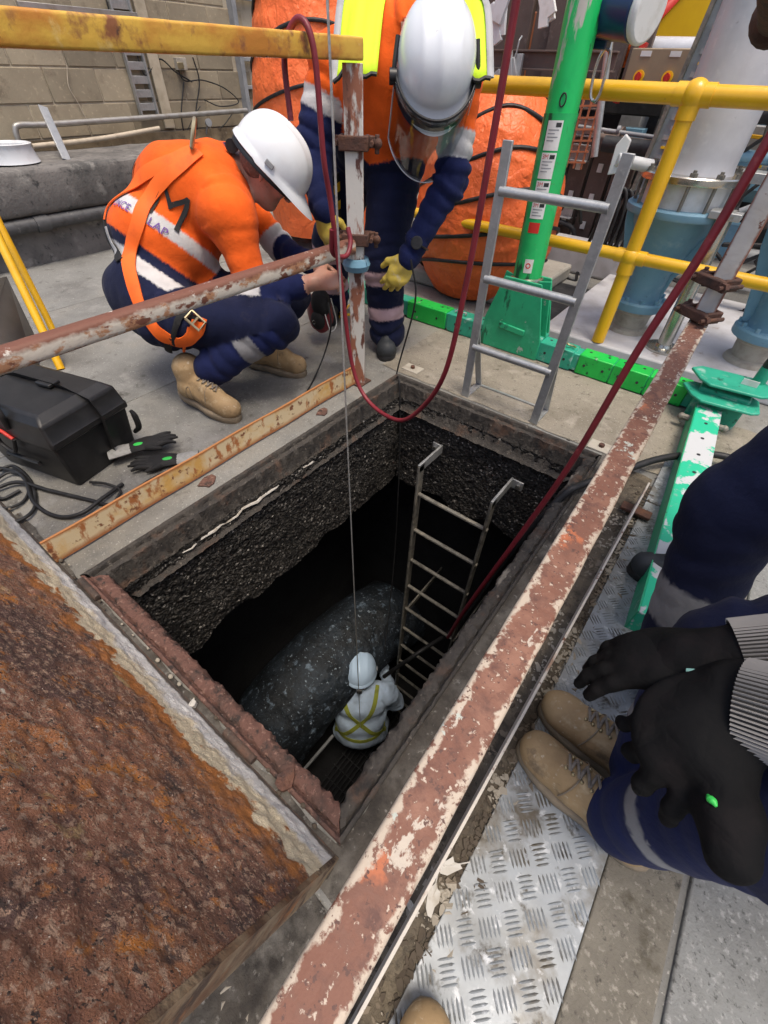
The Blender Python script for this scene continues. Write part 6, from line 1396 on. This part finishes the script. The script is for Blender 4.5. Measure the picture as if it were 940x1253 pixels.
P_c = [elp(PEL, (.20, .195, .165), 'pelvis', Rsp, .05), elp(SP1, (.215, .21, .18), 'torso', Rsp, .06), elp(SP2, (.225, .20, .18), 'torso', Rsp, .06), elp(lerp(SP2, C7, .6), (.2, .13, .12), 'torso', Rsp, .06),
       cap(C7, RS, .085, .088, 'torso', .08), cap(C7, LS_, .085, .085, 'torso', .05), cap(RS, RE, .086, .072, 'rarm', .085), cap(RE, lerp(RE, RW, .72), .064, .048, 'rfore', .03), cap(lerp(RE, RW, .72), RW, .034, .029, 'rwrist', .012),
       cap(LS_, LE, .08, .062, 'larm', .04), cap(LE, lerp(LE, LW, .8), .06, .045, 'lfore', .03), cap(lerp(LE, LW, .8), LW, .033, .028, 'lwrist', .012),
       cap(RH, RK, .125, .085, 'rthigh', .05), cap(RK, lerp(RK, RA, .8), .085, .076, 'rshin', .025), cap(LH, LK, .12, .085, 'lthigh', .05), cap(LK, LA, .08, .07, 'lshin', .03),
       cap(lerp(C7, HC, .05), lerp(C7, HC, .75), .066, .058, 'neck', .03), cap(lerp(C7, HC, -.02), lerp(C7, HC, .22), .082, .074, 'collar', .012)]
P_c += head_prims(HC, HF, HU, 1.06)
P_c += hand_prims(RW, unit((.12, .22, -.0)), (.55, -.5, .7), (.1, .1, 1), 1.08, curl=(.35, .6, .5))
P_c += hand_prims(LW, unit((.3, -.02, -.02)), (.1, .8, .6), (.2, -.3, 1), 1.08, curl=(.4, .6, .5))
def zone_c(x, z, t):
    s = (x - PEL) @ sp_ax; out = []
    for i in range(len(z)):
        k = z[i]; v = 'navy'
        if k == 'torso':
            v = 'orange' if s[i] > .165 else 'navy'
            if .245 < s[i] < .297: v = 'refl'
            elif .075 < s[i] < .125: v = 'refl'
        elif k == 'pelvis': v = 'refl' if .075 < s[i] < .125 else ('navy' if s[i] < .165 else 'orange')
        elif k in ('rarm', 'larm'): v = 'orange' if t[i] < .78 else 'refl'
        elif k in ('rfore', 'lfore'): v = 'refl' if t[i] < .12 else 'navyb'
        elif k in ('rwrist', 'lwrist', 'hand', 'head', 'neck'): v = 'skin'
        elif k == 'rshin': v = 'grey' if .30 < t[i] < .52 else 'navyb'
        elif k == 'collar': v = 'navyb'
        out.append(v)
    return out
mats_c = dict(orange=MT['hivis'], navy=MT['navy'], navyb=MT['navy_bright'], refl=MT['refl'], grey=MT['refl_grey'], skin=MT['skin'])
bc_ = skin_mesh('body', P_c, cw, zone_c, mats_c, res=.0068, fold=.0085, fscale=8, seed=3, stretch=(1, 1, .6))
helmet(HC, HF, HU, 1.1, cw)
hair = [elp(HC - HF * .035 + HU * .02, (.084, .085, .088), 'h', np.stack([np.cross(HF, HU), HF, HU], 1), .02)]
skin_mesh('hair', hair, cw, lambda x, z, t: ['h'] * len(z), {'h': MT['hair']}, res=.008)
# safety glasses
r_ = np.cross(HF, HU); m = MB(); pts = [HC + (r_ * .083 * math.sin(a) + HF * (.02 + .088 * math.cos(a)) + HU * .004) * 1.06 for a in np.linspace(-1.5, 1.5, 23)]
m.tube(np.array(pts), .020, n=6, flat=.12, up=tuple(HF)); gl_ = MB()
P = np.array([[p + HU * h for h in (-.02, .0, .02)] for p in pts]); gl_.grid(P); gl_.build('safety_glasses', MT['lens_yellow'], cw, smooth=60, clean=False)
m = MB(); m.tube(catmull([HC + (r_ * .083 + HF * .01 + HU * .01) * 1.06, HC + (r_ * .09 + HF * -.03 + HU * .012) * 1.06, HC + (r_ * .088 - HF * .06 + HU * .0) * 1.06], 5), .004, n=8); m.build('glasses_arm', MT['lens_yellow'], cw)
boot((-1.80, .835, .035), (-1.455, .885, .0), V3((-1.715, .862, .175)), cw, 'boot_tan', 1.12)
boot((-1.82, 1.24, .02), (-1.52, 1.36, 0), V3((-1.76, 1.27, .16)), cw, 'boot_tan', 1.1, lace=False)
eyes(HC, HF, HU, 1.06, cw)
def rs_(pix, off=.008): return [ray_skin(P_c, u, v, off) for u, v in pix]
strap(P_c, rs_([(244, 186), (214, 208), (186, 240), (170, 275), (161, 310), (163, 345), (175, 380), (195, 408), (222, 418), (240, 405), (246, 388)]), .052, 'orange_strap', cw, 'harness_strap')
strap(P_c, rs_([(240, 184), (205, 200), (165, 228), (135, 252), (124, 268)]), .05, 'orange_strap', cw, 'harness_strap')
strap(P_c, rs_([(208, 412), (206, 432), (204, 447)]), .03, 'black_matt', cw, 'harness_strap')
strap(P_c, rs_([(232, 400), (228, 420), (224, 440)]), .012, 'orange_strap', cw, 'harness_strap')
strap(P_c, rs_([(248, 392), (225, 385), (215, 400), (212, 420)]), .02, 'black_matt', cw, 'harness_strap')
strap(P_c, rs_([(128, 268), (136, 295), (148, 320)]), .03, 'black_matt', cw, 'harness_strap')
strap(P_c, rs_([(133, 278), (140, 298), (146, 312)]), .018, 'refl_grey', cw, 'harness_strap', off=.014)
q = ray_skin(P_c, 240, 392, .02)
if q is not None:
    m = MB(); e1_ = unit((.5, .3, -.6)); e2_ = unit(np.cross(e1_, FWD)); m.tube([q + e1_ * .03 * a + e2_ * .02 * b for a, b in ((-1, -1), (1, -1), (1, 1), (-1, 1), (-1, -1))], .006, n=8); m.tube([q - e2_ * .02, q + e2_ * .02], .005, n=6); m.build('buckle', MT['brass'], cw)
q = ray_skin(P_c, 236, 182, .012)
if q is not None:
    m = MB(); e1_ = unit(RS - LS_); e2_ = unit((.2, .3, .9)); m.tube(catmull([q + e1_ * a * .036 + e2_ * b * .05 for a, b in ((-1, 0), (-1, .7), (-.6, 1.3), (0, 1.5), (.6, 1.3), (1, .7), (1, 0))], 5), .007, n=8); m.tube([q - e1_ * .036, q + e1_ * .036], .007, n=8); m.build('d_ring', MT['brass'], cw)
def skin_text(prims, s, u, v, size, adir, material, parent, off=.0095):
    c = ray_skin(prims, u, v, off)
    if c is None: return
    g = grad(prims, c[None])[0]; ax = unit(adir - g * np.dot(adir, g)); ay = np.cross(g, ax); vs, fs = text_pts(s, size, 0.0)
    # subdivide the letter faces a little so that they follow the back
    bm = bmesh.new(); bv = [bm.verts.new(p) for p in vs]
    for f in fs:
        try: bm.faces.new([bv[i] for i in f])
        except ValueError: pass
    bmesh.ops.triangulate(bm, faces=bm.faces); bmesh.ops.subdivide_edges(bm, edges=[e for e in bm.edges if e.calc_length() > size * .1], cuts=3); bm.verts.ensure_lookup_table(); bm.verts.index_update()
    X = np.array([c + ax * p.co.x + ay * p.co.y for p in bm.verts]); X = snap(prims, X, .0045); fs2 = [[w.index for w in f.verts] for f in bm.faces]; bm.free()
    m = MB(); m.add(X, fs2); return m.build('lettering', MT[material], parent, smooth=60, clean=False)
b_dir = (ray_skin(P_c, 200, 285) - ray_skin(P_c, 150, 250)); b_dir = unit(b_dir)
skin_text(P_c, 'M', 208, 254, .19, b_dir, 'ink_black', cw)
skin_text(P_c, '1', 162, 222, .18, b_dir, 'ink_black', cw)
skin_text(P_c, 'LAP', 193, 278, .045, b_dir, 'ink_purple', cw)
skin_text(P_c, 'UNCE', 148, 250, .045, b_dir, 'ink_purple', cw)

# ------------------------------------------------------------------ bending worker with face shield
bw = thing('person', 'bending worker in orange and navy hi-vis with face shield and leather gloves', 'person', (-1.6, 1.95, 0))
F_b = V3((.6, -.8, 0)); L_b = V3((.8, .6, 0))
PEL = V3((-1.60, 2.03, .84)); CH = V3((-1.46, 1.96, 1.03)); NK = V3((-1.36, 1.92, 1.20))
LS2, RS2 = V3((-1.19, 2.02, 1.13)), V3((-1.64, 1.80, 1.10)); LE2, LW2 = V3((-1.13, 1.93, .79)), V3((-1.235, 1.80, .50)); RE2, RW2 = PY(384, 188, 1.72), PY(396, 258, 1.62)
LH2, RH2 = V3((-1.475, 2.0, .80)), V3((-1.72, 2.03, .80)); LK2, LA2 = V3((-1.425, 1.86, .42)), V3((-1.385, 1.86, .1)); RK2, RA2 = V3((-1.86, 1.96, .44)), V3((-1.93, 2.02, .1))
HC2, HF2, HU2 = V3((-1.185, 1.82, 1.10)), unit((.42, -.50, -.76)), unit((.50, -.58, .64))
ax2 = unit(NK - PEL); Rb = np.stack([L_b, np.cross(ax2, L_b), ax2], 1)
P_b = [elp(PEL, (.205, .16, .15), 'pelvis', Rb, .05), elp(lerp(PEL, CH, .55), (.225, .18, .17), 'torso', Rb, .06), elp(CH, (.245, .19, .18), 'torso', Rb, .06), elp(lerp(CH, NK, .5), (.225, .15, .13), 'torso', Rb, .06),
       cap(NK, LS2, .08, .085, 'torso', .05), cap(NK, RS2, .08, .085, 'torso', .05), cap(LS2, LE2, .09, .074, 'larm', .04), cap(LE2, LW2, .072, .052, 'lfore', .03), cap(RS2, RE2, .1, .08, 'rarm', .04), cap(RE2, RW2, .078, .056, 'rfore', .03),
       cap(LH2, LK2, .13, .105, 'lthigh', .05), cap(LK2, LA2, .105, .092, 'lshin', .03), cap(RH2, RK2, .13, .105, 'rthigh', .05), cap(RK2, RA2, .105, .09, 'rshin', .03), cap(NK, lerp(NK, HC2, .7), .066, .058, 'neck', .03)]
P_b += head_prims(HC2, HF2, HU2, 1.06)
def zone_b(x, z, t):
    s = (x - PEL) @ ax2; out = []
    for i in range(len(z)):
        k = z[i]; v = 'navy'
        if k == 'torso': v = 'orange' if s[i] > .06 else 'navy'
        elif k == 'pelvis': v = 'navy' if s[i] < .06 else 'orange'
        elif k == 'larm': v = 'orange' if t[i] < .60 else ('refl' if t[i] < .84 else 'navyb')
        elif k == 'rarm': v = 'orange' if t[i] < .30 else ('refl' if t[i] < .52 else 'navyb')
        elif k in ('lfore', 'rfore'): v = 'navyb'
        elif k in ('head', 'neck'): v = 'skin'
        elif k in ('lshin', 'rshin'): v = 'pink' if .02 < t[i] < .22 else ('pink' if .56 < t[i] < .74 else 'navy')
        out.append(v)
    return out
mats_b = dict(mats_c); mats_b['pink'] = MT['refl_pink']
skin_mesh('body', P_b, bw, zone_b, mats_b, res=.007, fold=.0095, fscale=8, seed=9, stretch=(1, 1, .6))
hb = helmet(HC2, HF2, HU2, 1.2, bw, peak=.02)
eyes(HC2, HF2, HU2, 1.06, bw)
# face shield: dark brow guard and a curved clear sheet hanging from it
r2 = np.cross(HF2, HU2); S2 = 1.2
def fs_pt(a, b, h, rx=.118, ry=.135, c0=.02): return HC2 + (r2 * rx * math.sin(a) + HF2 * (c0 + ry * math.cos(a)) + HU2 * h) * S2
vz = MB(); P = np.array([[fs_pt(a, 0, h, .122 + .02 * (.05 - h), .15 + .12 * max(0, .02 - h) * (.6 + .4 * math.cos(a))) for h in np.linspace(.03, -.19, 12)] for a in np.linspace(-1.35, 1.35, 31)]); vz.grid(P)
vo = vz.build('face_shield', MT['lens_clear'], bw, smooth=60, clean=False); so = vo.modifiers.new('t', 'SOLIDIFY'); so.thickness = .002
rim = np.concatenate([P[0], P[1:-1, -1], P[-1][::-1]]); MB().tube(rim, .0022, n=6).build('shield_edge_light', MT['basin'], vo, smooth=60)  # pale tube added to paint the bright edge light of the clear sheet
m = MB(); P = np.array([[fs_pt(a, 0, h, .120, .148) for h in (.036, .022, .008, -.004, -.008 - .012 * math.cos(a))] for a in np.linspace(-1.4, 1.4, 25)]); m.grid(P); gb = m.build('brow_guard', MT['black'], bw, smooth=60, clean=False); so = gb.modifiers.new('t', 'SOLIDIFY'); so.thickness = .006
for s in (-1, 1):
    m = MB(); q = fs_pt(s * 1.42, 0, .02, .125, .14); m.cyl(q - r2 * .012, q + r2 * .012, .022, n=16); m.build('shield_pivot', MT['black'], bw)
    m = MB(); m.tube(catmull([HC2 + (r2 * s * .112 + HU2 * .06 - HF2 * .03) * S2, HC2 + (r2 * s * .121 + HU2 * .03 + HF2 * .03) * S2, fs_pt(s * 1.3, 0, .0)], 5), .008, n=8); m.build('shield_strap', MT['black'], bw)
m = MB(); q = HC2 + HF2 * .115 + HU2 * -.06; m.ell(q, (.036, .034, .028), np.stack([r2, HF2, HU2], 1), nu=18, nv=10)
for s in (-1, 1): m.cyl(q + r2 * s * .03, q + r2 * s * .052 + HU2 * -.015, .018, .022, n=14)
m.build('respirator', MT['black_matt'], bw, smooth=60)
# lime vest flap hanging over both shoulders
for s, nm in ((1, 'a'), (-1, 'b')):
    m = MB(); base = NK + L_b * s * .155 + V3((0, 0, .07)); P = np.zeros((12, 9, 3))
    for i in range(12):
        for j in range(9):
            a_ = i / 11; b_ = (j - 4) / 4
            P[i, j] = base + L_b * (s * (.04 * a_) + .075 * b_) + F_b * (-.16 + .42 * a_) + V3((0, 0, .07 * math.sin(min(1, a_ * 1.2) * 2.2) - .24 * a_ ** 2 - .018 * b_ * b_ + .012 * math.sin(5 * b_ + 3 * a_)))
    m.grid(P); vb = m.build('vest_panel', MT['lime'], bw, smooth=60, clean=False); so = vb.modifiers.new('t', 'SOLIDIFY'); so.thickness = .006
    ed = P[:, 0] if s < 0 else P[:, -1]; ed2 = P[:, -1] if s < 0 else P[:, 0]
    MB().tube(ed + V3((0, 0, .004)), .012, n=6, flat=.4).build('edge_tape', MT['refl_grey'], vb, smooth=60)
    MB().tube(P[-1] + V3((0, 0, .002)), .007, n=6).build('hem', MT['machine_dark'], vb, smooth=60)
def glove(wrist, d, n, th, parent, S, curl, m_palm, m_cuff, fore, cuff_l=.09, cuff_r=(.045, .055), fat=1.15, mf=None, extra=None, fc=None, spread=.12):
    pr_ = hand_prims(wrist, d, n, th, S, curl, zone='hand', fat=fat, fc=fc, spread=spread)
    wrist = V3(wrist); fd = unit(V3(fore) - wrist)
    pr_.append(cap(wrist + fd * .0, wrist + fd * cuff_l, cuff_r[0] * .85, cuff_r[1], 'cuff', .02))
    if extra: pr_ += extra
    fn = mf or (lambda x, z, t: ['cuff' if k == 'cuff' else 'hand' for k in z])
    return skin_mesh('glove', pr_, parent, fn, {'hand': MT[m_palm], 'cuff': MT[m_cuff]}, res=.0042, fold=.0035, fscale=22, it=1), pr_
dL = unit((-.35, -.45, -.85)); 
def gl_zone(x, z, t): return ['cuff' if (k == 'cuff') else 'hand' for k in z]
glove(LW2, dL, (.55, -.75, .1), (-.6, -.3, -.2), bw, 1.18, (.35, .5, .4), 'glove_yellow', 'glove_leather', LE2, .05, (.04, .046))
glove(RW2, unit((.35, -.1, -.92)), (.2, -.9, .1), (.9, .2, .1), bw, 1.15, (.3, .5, .4), 'glove_yellow', 'glove_leather', RE2, .10, (.045, .06))
# watch on the left wrist
wq = lerp(LW2, LE2, .22); fdir = unit(LE2 - LW2); m = MB(); m.tube([wq + .052 * (unit(np.cross(fdir, (0, 0, 1))) * math.cos(a) + unit(np.cross(fdir, np.cross(fdir, (0, 0, 1)))) * math.sin(a)) for a in np.linspace(0, 6.283, 24)], .012, n=6, flat=.35, cap=False); wt = m.build('watch', MT['black'], bw, smooth=50)
wn2 = unit(CAMP - wq); wn2 = unit(wn2 - fdir * np.dot(wn2, fdir)); m = MB(); m.cyl(wq + wn2 * .05, wq + wn2 * .066, .026, n=20); m.build('watch_case', MT['machine_dark'], wt, bevel=.003)
boot((-1.46, 1.94, 0), (-1.30, 1.745, 0), V3((-1.395, 1.865, .16)), bw, 'boot_dark', 1.1, lace=False)
boot((-2.0, 2.1, 0), (-1.84, 1.87, 0), V3((-1.94, 2.02, .16)), bw, 'boot_dark', 1.1, lace=False)

# ------------------------------------------------------------------ worker down in the pit
pw = thing('person', 'worker in pale disposable coverall and blue helmet standing down in the pit', 'person', (-.86, .92, -3.6))
o = V3((-.97, 1.07, 0)); f3 = unit((-.62, .78, 0)); l3 = V3((-f3[1], f3[0], 0))
def W3(a, b, z): return o + l3 * a + f3 * b + V3((0, 0, z))
R3 = np.stack([l3, f3, V3((0, 0, 1))], 1)
P_p = [elp(W3(0, -.13, -3.12), (.23, .21, .2), 'cov', R3, .06), elp(W3(0, -.09, -2.95), (.24, .20, .2), 'cov', R3, .06), elp(W3(0, -.03, -2.74), (.25, .18, .17), 'cov', R3, .06),
       cap(W3(0, 0, -2.62), W3(.2, .0, -2.66), .08, .085, 'cov', .05), cap(W3(0, 0, -2.62), W3(-.2, .0, -2.66), .08, .085, 'cov', .05),
       cap(W3(.23, 0, -2.67), W3(.31, .0, -2.97), .095, .08, 'cov', .04), cap(W3(.31, .0, -2.97), W3(.18, .3, -2.95), .076, .055, 'cov', .03), cap(W3(-.23, 0, -2.67), W3(-.32, .02, -2.95), .095, .08, 'cov', .04), cap(W3(-.32, .02, -2.95), W3(-.2, .32, -2.9), .076, .055, 'cov', .03),
       cap(W3(.12, -.14, -3.2), W3(.14, .0, -3.5), .14, .12, 'cov', .05), cap(W3(-.12, -.14, -3.2), W3(-.16, .02, -3.5), .14, .12, 'cov', .05),
       cap(W3(0, .02, -2.62), W3(0, .05, -2.48), .07, .06, 'neck', .03), elp(W3(0, -.05, -2.6), (.1, .06, .07), 'cov', R3, .03)]
hc3 = W3(0, .07, -2.42); P_p += head_prims(hc3, unit(f3 + V3((0, 0, -.35))), (0, 0, 1), 1.05)
skin_mesh('body', P_p, pw, lambda x, z, t: ['skin' if k in ('head', 'neck') else 'cov' for k in z], dict(cov=MT['coverall'], skin=MT['skin']), res=.010, fold=.013, fscale=8, seed=21)
helmet(hc3, unit(f3 + V3((0, 0, -.3))), unit(V3((0, 0, 1)) + f3 * .3), 1.22, pw, 'helmet_blue', .03)
hp3 = V3(hc3) - f3 * .14 + V3((0, 0, .05)); m = MB(); m.ell(hp3, (.05, .02, .025), R3, nu=14, nv=8); m.build('lamp_pack', MT['black'], pw)
for s in (-1, 1):
    strap(P_p, [W3(s * .15, .02, -2.55), W3(s * .12, -.12, -2.62), W3(s * .04, -.2, -2.76), W3(-s * .1, -.2, -2.95), W3(-s * .2, -.16, -3.1)], .036, 'harness_dull', pw, 'harness_strap', off=.012)
    boot(W3(s * .11, -.1, -3.6), W3(s * .14, .2, -3.6), W3(s * .11, .0, -3.44), pw, 'boot_dark', 1.05, lace=False)
    hp_2 = hand_prims(W3(s * .16 if s > 0 else -.2, .32, -2.93), f3, (0, 0, 1), (-s * l3[0], -s * l3[1], 0), 1.05, fat=1.1)
    skin_mesh('glove', hp_2, pw, lambda x, z, t: ['g'] * len(z), {'g': MT['black_matt']}, res=.006)
strap(P_p, [W3(-.2, -.05, -3.05), W3(-.1, -.18, -3.08), W3(.1, -.18, -3.08), W3(.2, -.05, -3.05)], .036, 'harness_dull', pw, 'harness_strap', off=.012)

# ------------------------------------------------------------------ onlooker in tan boots, gloved hands on the knees
ow = thing('person', 'onlooker in tan boots and navy trousers with black gloved hands', 'person', (.34, .45, 0))
A1, A2 = V3((.30, .415, .11)), V3((.305, .525, .11)); K1, K2 = V3((.345, .37, .49)), PZ(893, 795, .47); H1, H2 = V3((.66, .42, .74)), V3((.62, .72, .74))
P_o = [cap(A1, lerp(A1, K1, .97), .068, .078, 'shin1', .02), cap(A2, lerp(A2, K2, .97), .066, .078, 'shin2', .02), cap(K1, H1, .082, .11, 'thigh', .03), cap(K2, H2, .082, .11, 'thigh', .03)]
TO = [V3((.70, .55, .76)), V3((.72, .52, 1.0)), V3((.66, .49, 1.22)), V3((.58, .49, 1.36))]
Ro = np.eye(3)
P_o += [elp(TO[0], (.16, .19, .15), 'torso', Ro, .06), elp(TO[1], (.15, .19, .2), 'torso', Ro, .06), elp(TO[2], (.14, .21, .17), 'torso', Ro, .06), cap(TO[3], TO[3] + V3((.02, .2, -.04)), .075, .085, 'torso', .05), cap(TO[3], TO[3] + V3((.02, -.2, -.04)), .075, .085, 'torso', .05), cap(TO[3], TO[3] + V3((-.05, 0, .13)), .06, .055, 'head', .03)]
hco = TO[3] + V3((-.08, 0, .22)); P_o += head_prims(hco, unit((-1, 0, -.4)), (0, 0, 1), 1.03)
W1o, W2o = PZ(898, 858, .61), PZ(884, 806, .60); E1o, E2o = V3((.62, .34, .9)), V3((.62, .66, .9)); S1o, S2o = TO[3] + V3((.02, -.21, -.05)), TO[3] + V3((.02, .21, -.05))
P_o += [cap(S1o, E1o, .078, .06, 'arm', .04), cap(E1o, lerp(E1o, W1o, .72), .058, .042, 'arm', .03), cap(S2o, E2o, .078, .06, 'arm', .04), cap(E2o, lerp(E2o, W2o, .72), .058, .042, 'arm', .03)]
def zone_o(x, z, t): 
    out = []
    for i in range(len(z)):
        k = z[i]; out.append('skin' if k == 'head' else ('orange' if k in ('torso', 'arm') and x[i, 2] > .9 else ('grey' if k in ('shin1', 'shin2') and .36 < t[i] < .46 else ('navyb' if k in ('shin1', 'shin2') else 'navy'))))
    return out
skin_mesh('body', P_o, ow, zone_o, mats_c, res=.0085, fold=.007, fscale=11, seed=31, stretch=(1, 1, .5))
helmet(hco, unit((-1, 0, -.3)), (0, 0, 1), 1.12, ow)
boot((.385, .395, .012), (.085, .45, .012), V3((.318, .408, .135)), ow, 'boot_tan', 1.02)
boot((.375, .52, .012), (.088, .565, .012), V3((.316, .523, .135)), ow, 'boot_tan', 1.02)
def rib_cuff(a, b, ra, rb, parent, n=64, name='knit_cuff'):
    a, b = V3(a), V3(b); d, s, t = frame_of(b - a); m = MB(); rows = []
    for i in range(n * 2):
        a0 = math.pi * i / n; bump_ = 1.035 if i % 2 else .985; col_ = i % 2
        P = []
        for k in range(9):
            f = k / 8; r0 = (ra + (rb - ra) * f); c0 = a + (b - a) * f
            P.append([c0 + r0 * q * (s * math.cos(x) + t * math.sin(x)) for x, q in ((a0, .98), (a0 + math.pi / n * .5, bump_), (a0 + math.pi / n, .98))])
        m.mi = col_; m.grid(np.array(P))
    return m.build(name, [MT['cuff_dark'], MT['cuff_light']], parent, smooth=60, clean=False)
# near hand: back of the glove up, fingers closed over the knee
d1 = unit(PZ(800, 925, .55) - W1o)
g1_, gp1 = glove(W1o, d1, (-.1, -.25, 1), unit(PZ(880, 1050, .57) - W1o), ow, 1.0, (.3, .5, .5), 'glove_black', 'glove_black', E1o, .03, (.045, .05), fat=1.4, fc=[(.1, .4, .5), (.2, .5, .6), (.3, .6, .7), (.25, .6, .7)], spread=.36,
                 extra=[cap(PZ(880, 925, .575), PZ(893, 1000, .57), .030, .032, 'hand', .012), cap(PZ(893, 1000, .57), PZ(897, 1045, .565), .032, .027, 'hand', .01), elp(PZ(866, 905, .585), (.044, .042, .03), 'hand', None, .02)])
rib_cuff(lerp(W1o, E1o, .02), lerp(W1o, E1o, .42), .0505, .0565, ow)
q = on_skin(gp1, np.array([PZ(852, 968, .60), PZ(858, 972, .60), PZ(866, 976, .60), PZ(872, 984, .60)]), .0005); m = MB(); m.tube(catmull(q, 5), [.0015, .004, .004, .0015], n=10); m.build('glove_badge', MT['green_tag'], ow)
d2 = unit(PZ(790, 806, .555) - W2o)
g2_, gp2 = glove(W2o, d2, (-.2, .1, 1), unit(PZ(800, 850, .5) - W2o), ow, 1.1, (.15, .35, .3), 'glove_black', 'glove_black', E2o, .03, (.04, .045), fat=1.15, spread=.03)
rib_cuff(lerp(W2o, E2o, .03), lerp(W2o, E2o, .42), .046, .051, ow)
q = on_skin(gp2, np.array([PZ(822, 798, .66), PZ(832, 802, .66), PZ(842, 806, .66)]), .001); m = MB(); m.tube(q, .004, n=6); m.build('glove_trim', MT['teal_tag'], ow)

# ------------------------------------------------------------------ second onlooker, dark boots and banded trousers
on = thing('person', 'onlooker in dark boots with grey bands on navy trousers beside green leg', 'person', (.25, 1.0, 0))
A1, A2 = PZ(806, 818, .11), V3((.305, 1.155, .11)); K1, K2 = V3((.20, .885, .52)), V3((.30, 1.19, .52)); H1, H2 = V3((.36, .94, .95)), V3((.38, 1.14, .95))
P_n = [cap(A1, K1, .068, .082, 'shin', .03), cap(K1, H1, .088, .112, 'thigh', .04), cap(A2, K2, .066, .08, 'shin', .03), cap(K2, H2, .088, .112, 'thigh', .04),
       elp((.38, 1.04, 1.02), (.14, .18, .14), 'torso', None, .06), elp((.36, 1.04, 1.25), (.15, .19, .2), 'torso', None, .06), elp((.33, 1.04, 1.46), (.14, .21, .15), 'torso', None, .06), cap((.31, 1.04, 1.58), (.34, 1.25, 1.54), .075, .085, 'torso', .05), cap((.31, 1.04, 1.58), (.34, .83, 1.54), .075, .085, 'torso', .05),
       cap((.34, 1.26, 1.53), (.38, 1.3, 1.22), .078, .06, 'arm', .04), cap((.38, 1.3, 1.22), (.26, 1.26, 1.0), .058, .042, 'arm', .03), cap((.34, .82, 1.53), (.42, .78, 1.22), .078, .06, 'arm', .04), cap((.42, .78, 1.22), (.46, .8, .95), .058, .042, 'arm', .03), cap((.31, 1.04, 1.58), (.27, 1.04, 1.7), .06, .055, 'head', .03)]
hcn = V3((.23, 1.04, 1.80)); P_n += head_prims(hcn, unit((-1, 0, -.5)), (0, 0, 1), 1.03)
P_n += hand_prims((.26, 1.26, 1.0), (-.3, 0, -.9), (-.9, 0, .3), (0, -1, 0), 1.05, zone='head') + hand_prims((.46, .8, .95), (.05, 0, -1), (1, 0, .1), (-1, 0, 0), 1.05, zone='head')
def zone_n(x, z, t):
    out = []
    for i in range(len(z)):
        k = z[i]; out.append('skin' if k == 'head' else ('orange' if k in ('torso', 'arm') and x[i, 2] > 1.05 else ('grey' if (k == 'shin' and .36 < t[i] < .60) else 'navy')))
    return out
skin_mesh('body', P_n, on, zone_n, mats_c, res=.009, fold=.0055, fscale=9, seed=41, stretch=(1, 1, .5))
helmet(hcn, unit((-1, 0, -.3)), (0, 0, 1), 1.12, on)
boot(PZ(836, 808, .012), PZ(818, 905, .012), V3(PZ(806, 818, .15)), on, 'boot_dark', 1.0, lace=False)
boot((.40, 1.17, .012), (.135, 1.135, .012), V3((.315, 1.155, .15)), on, 'boot_dark', 1.0, lace=False)

# ------------------------------------------------------------------ toe of the photographer's boot
tb_ = thing('boot', 'tan boot toe at the bottom edge on the tread plate', 'boot', PZ(535, 1290, 0))
q0 = PZ(528, 1222, .03); q0[2] = .012; q1 = q0 + V3((.10, -.27, 0))
boot(q1, q0, q1 + (q0 - q1) * .22 + V3((0, 0, .13)), tb_, 'boot_tan', 1.0, name='boot_shell')
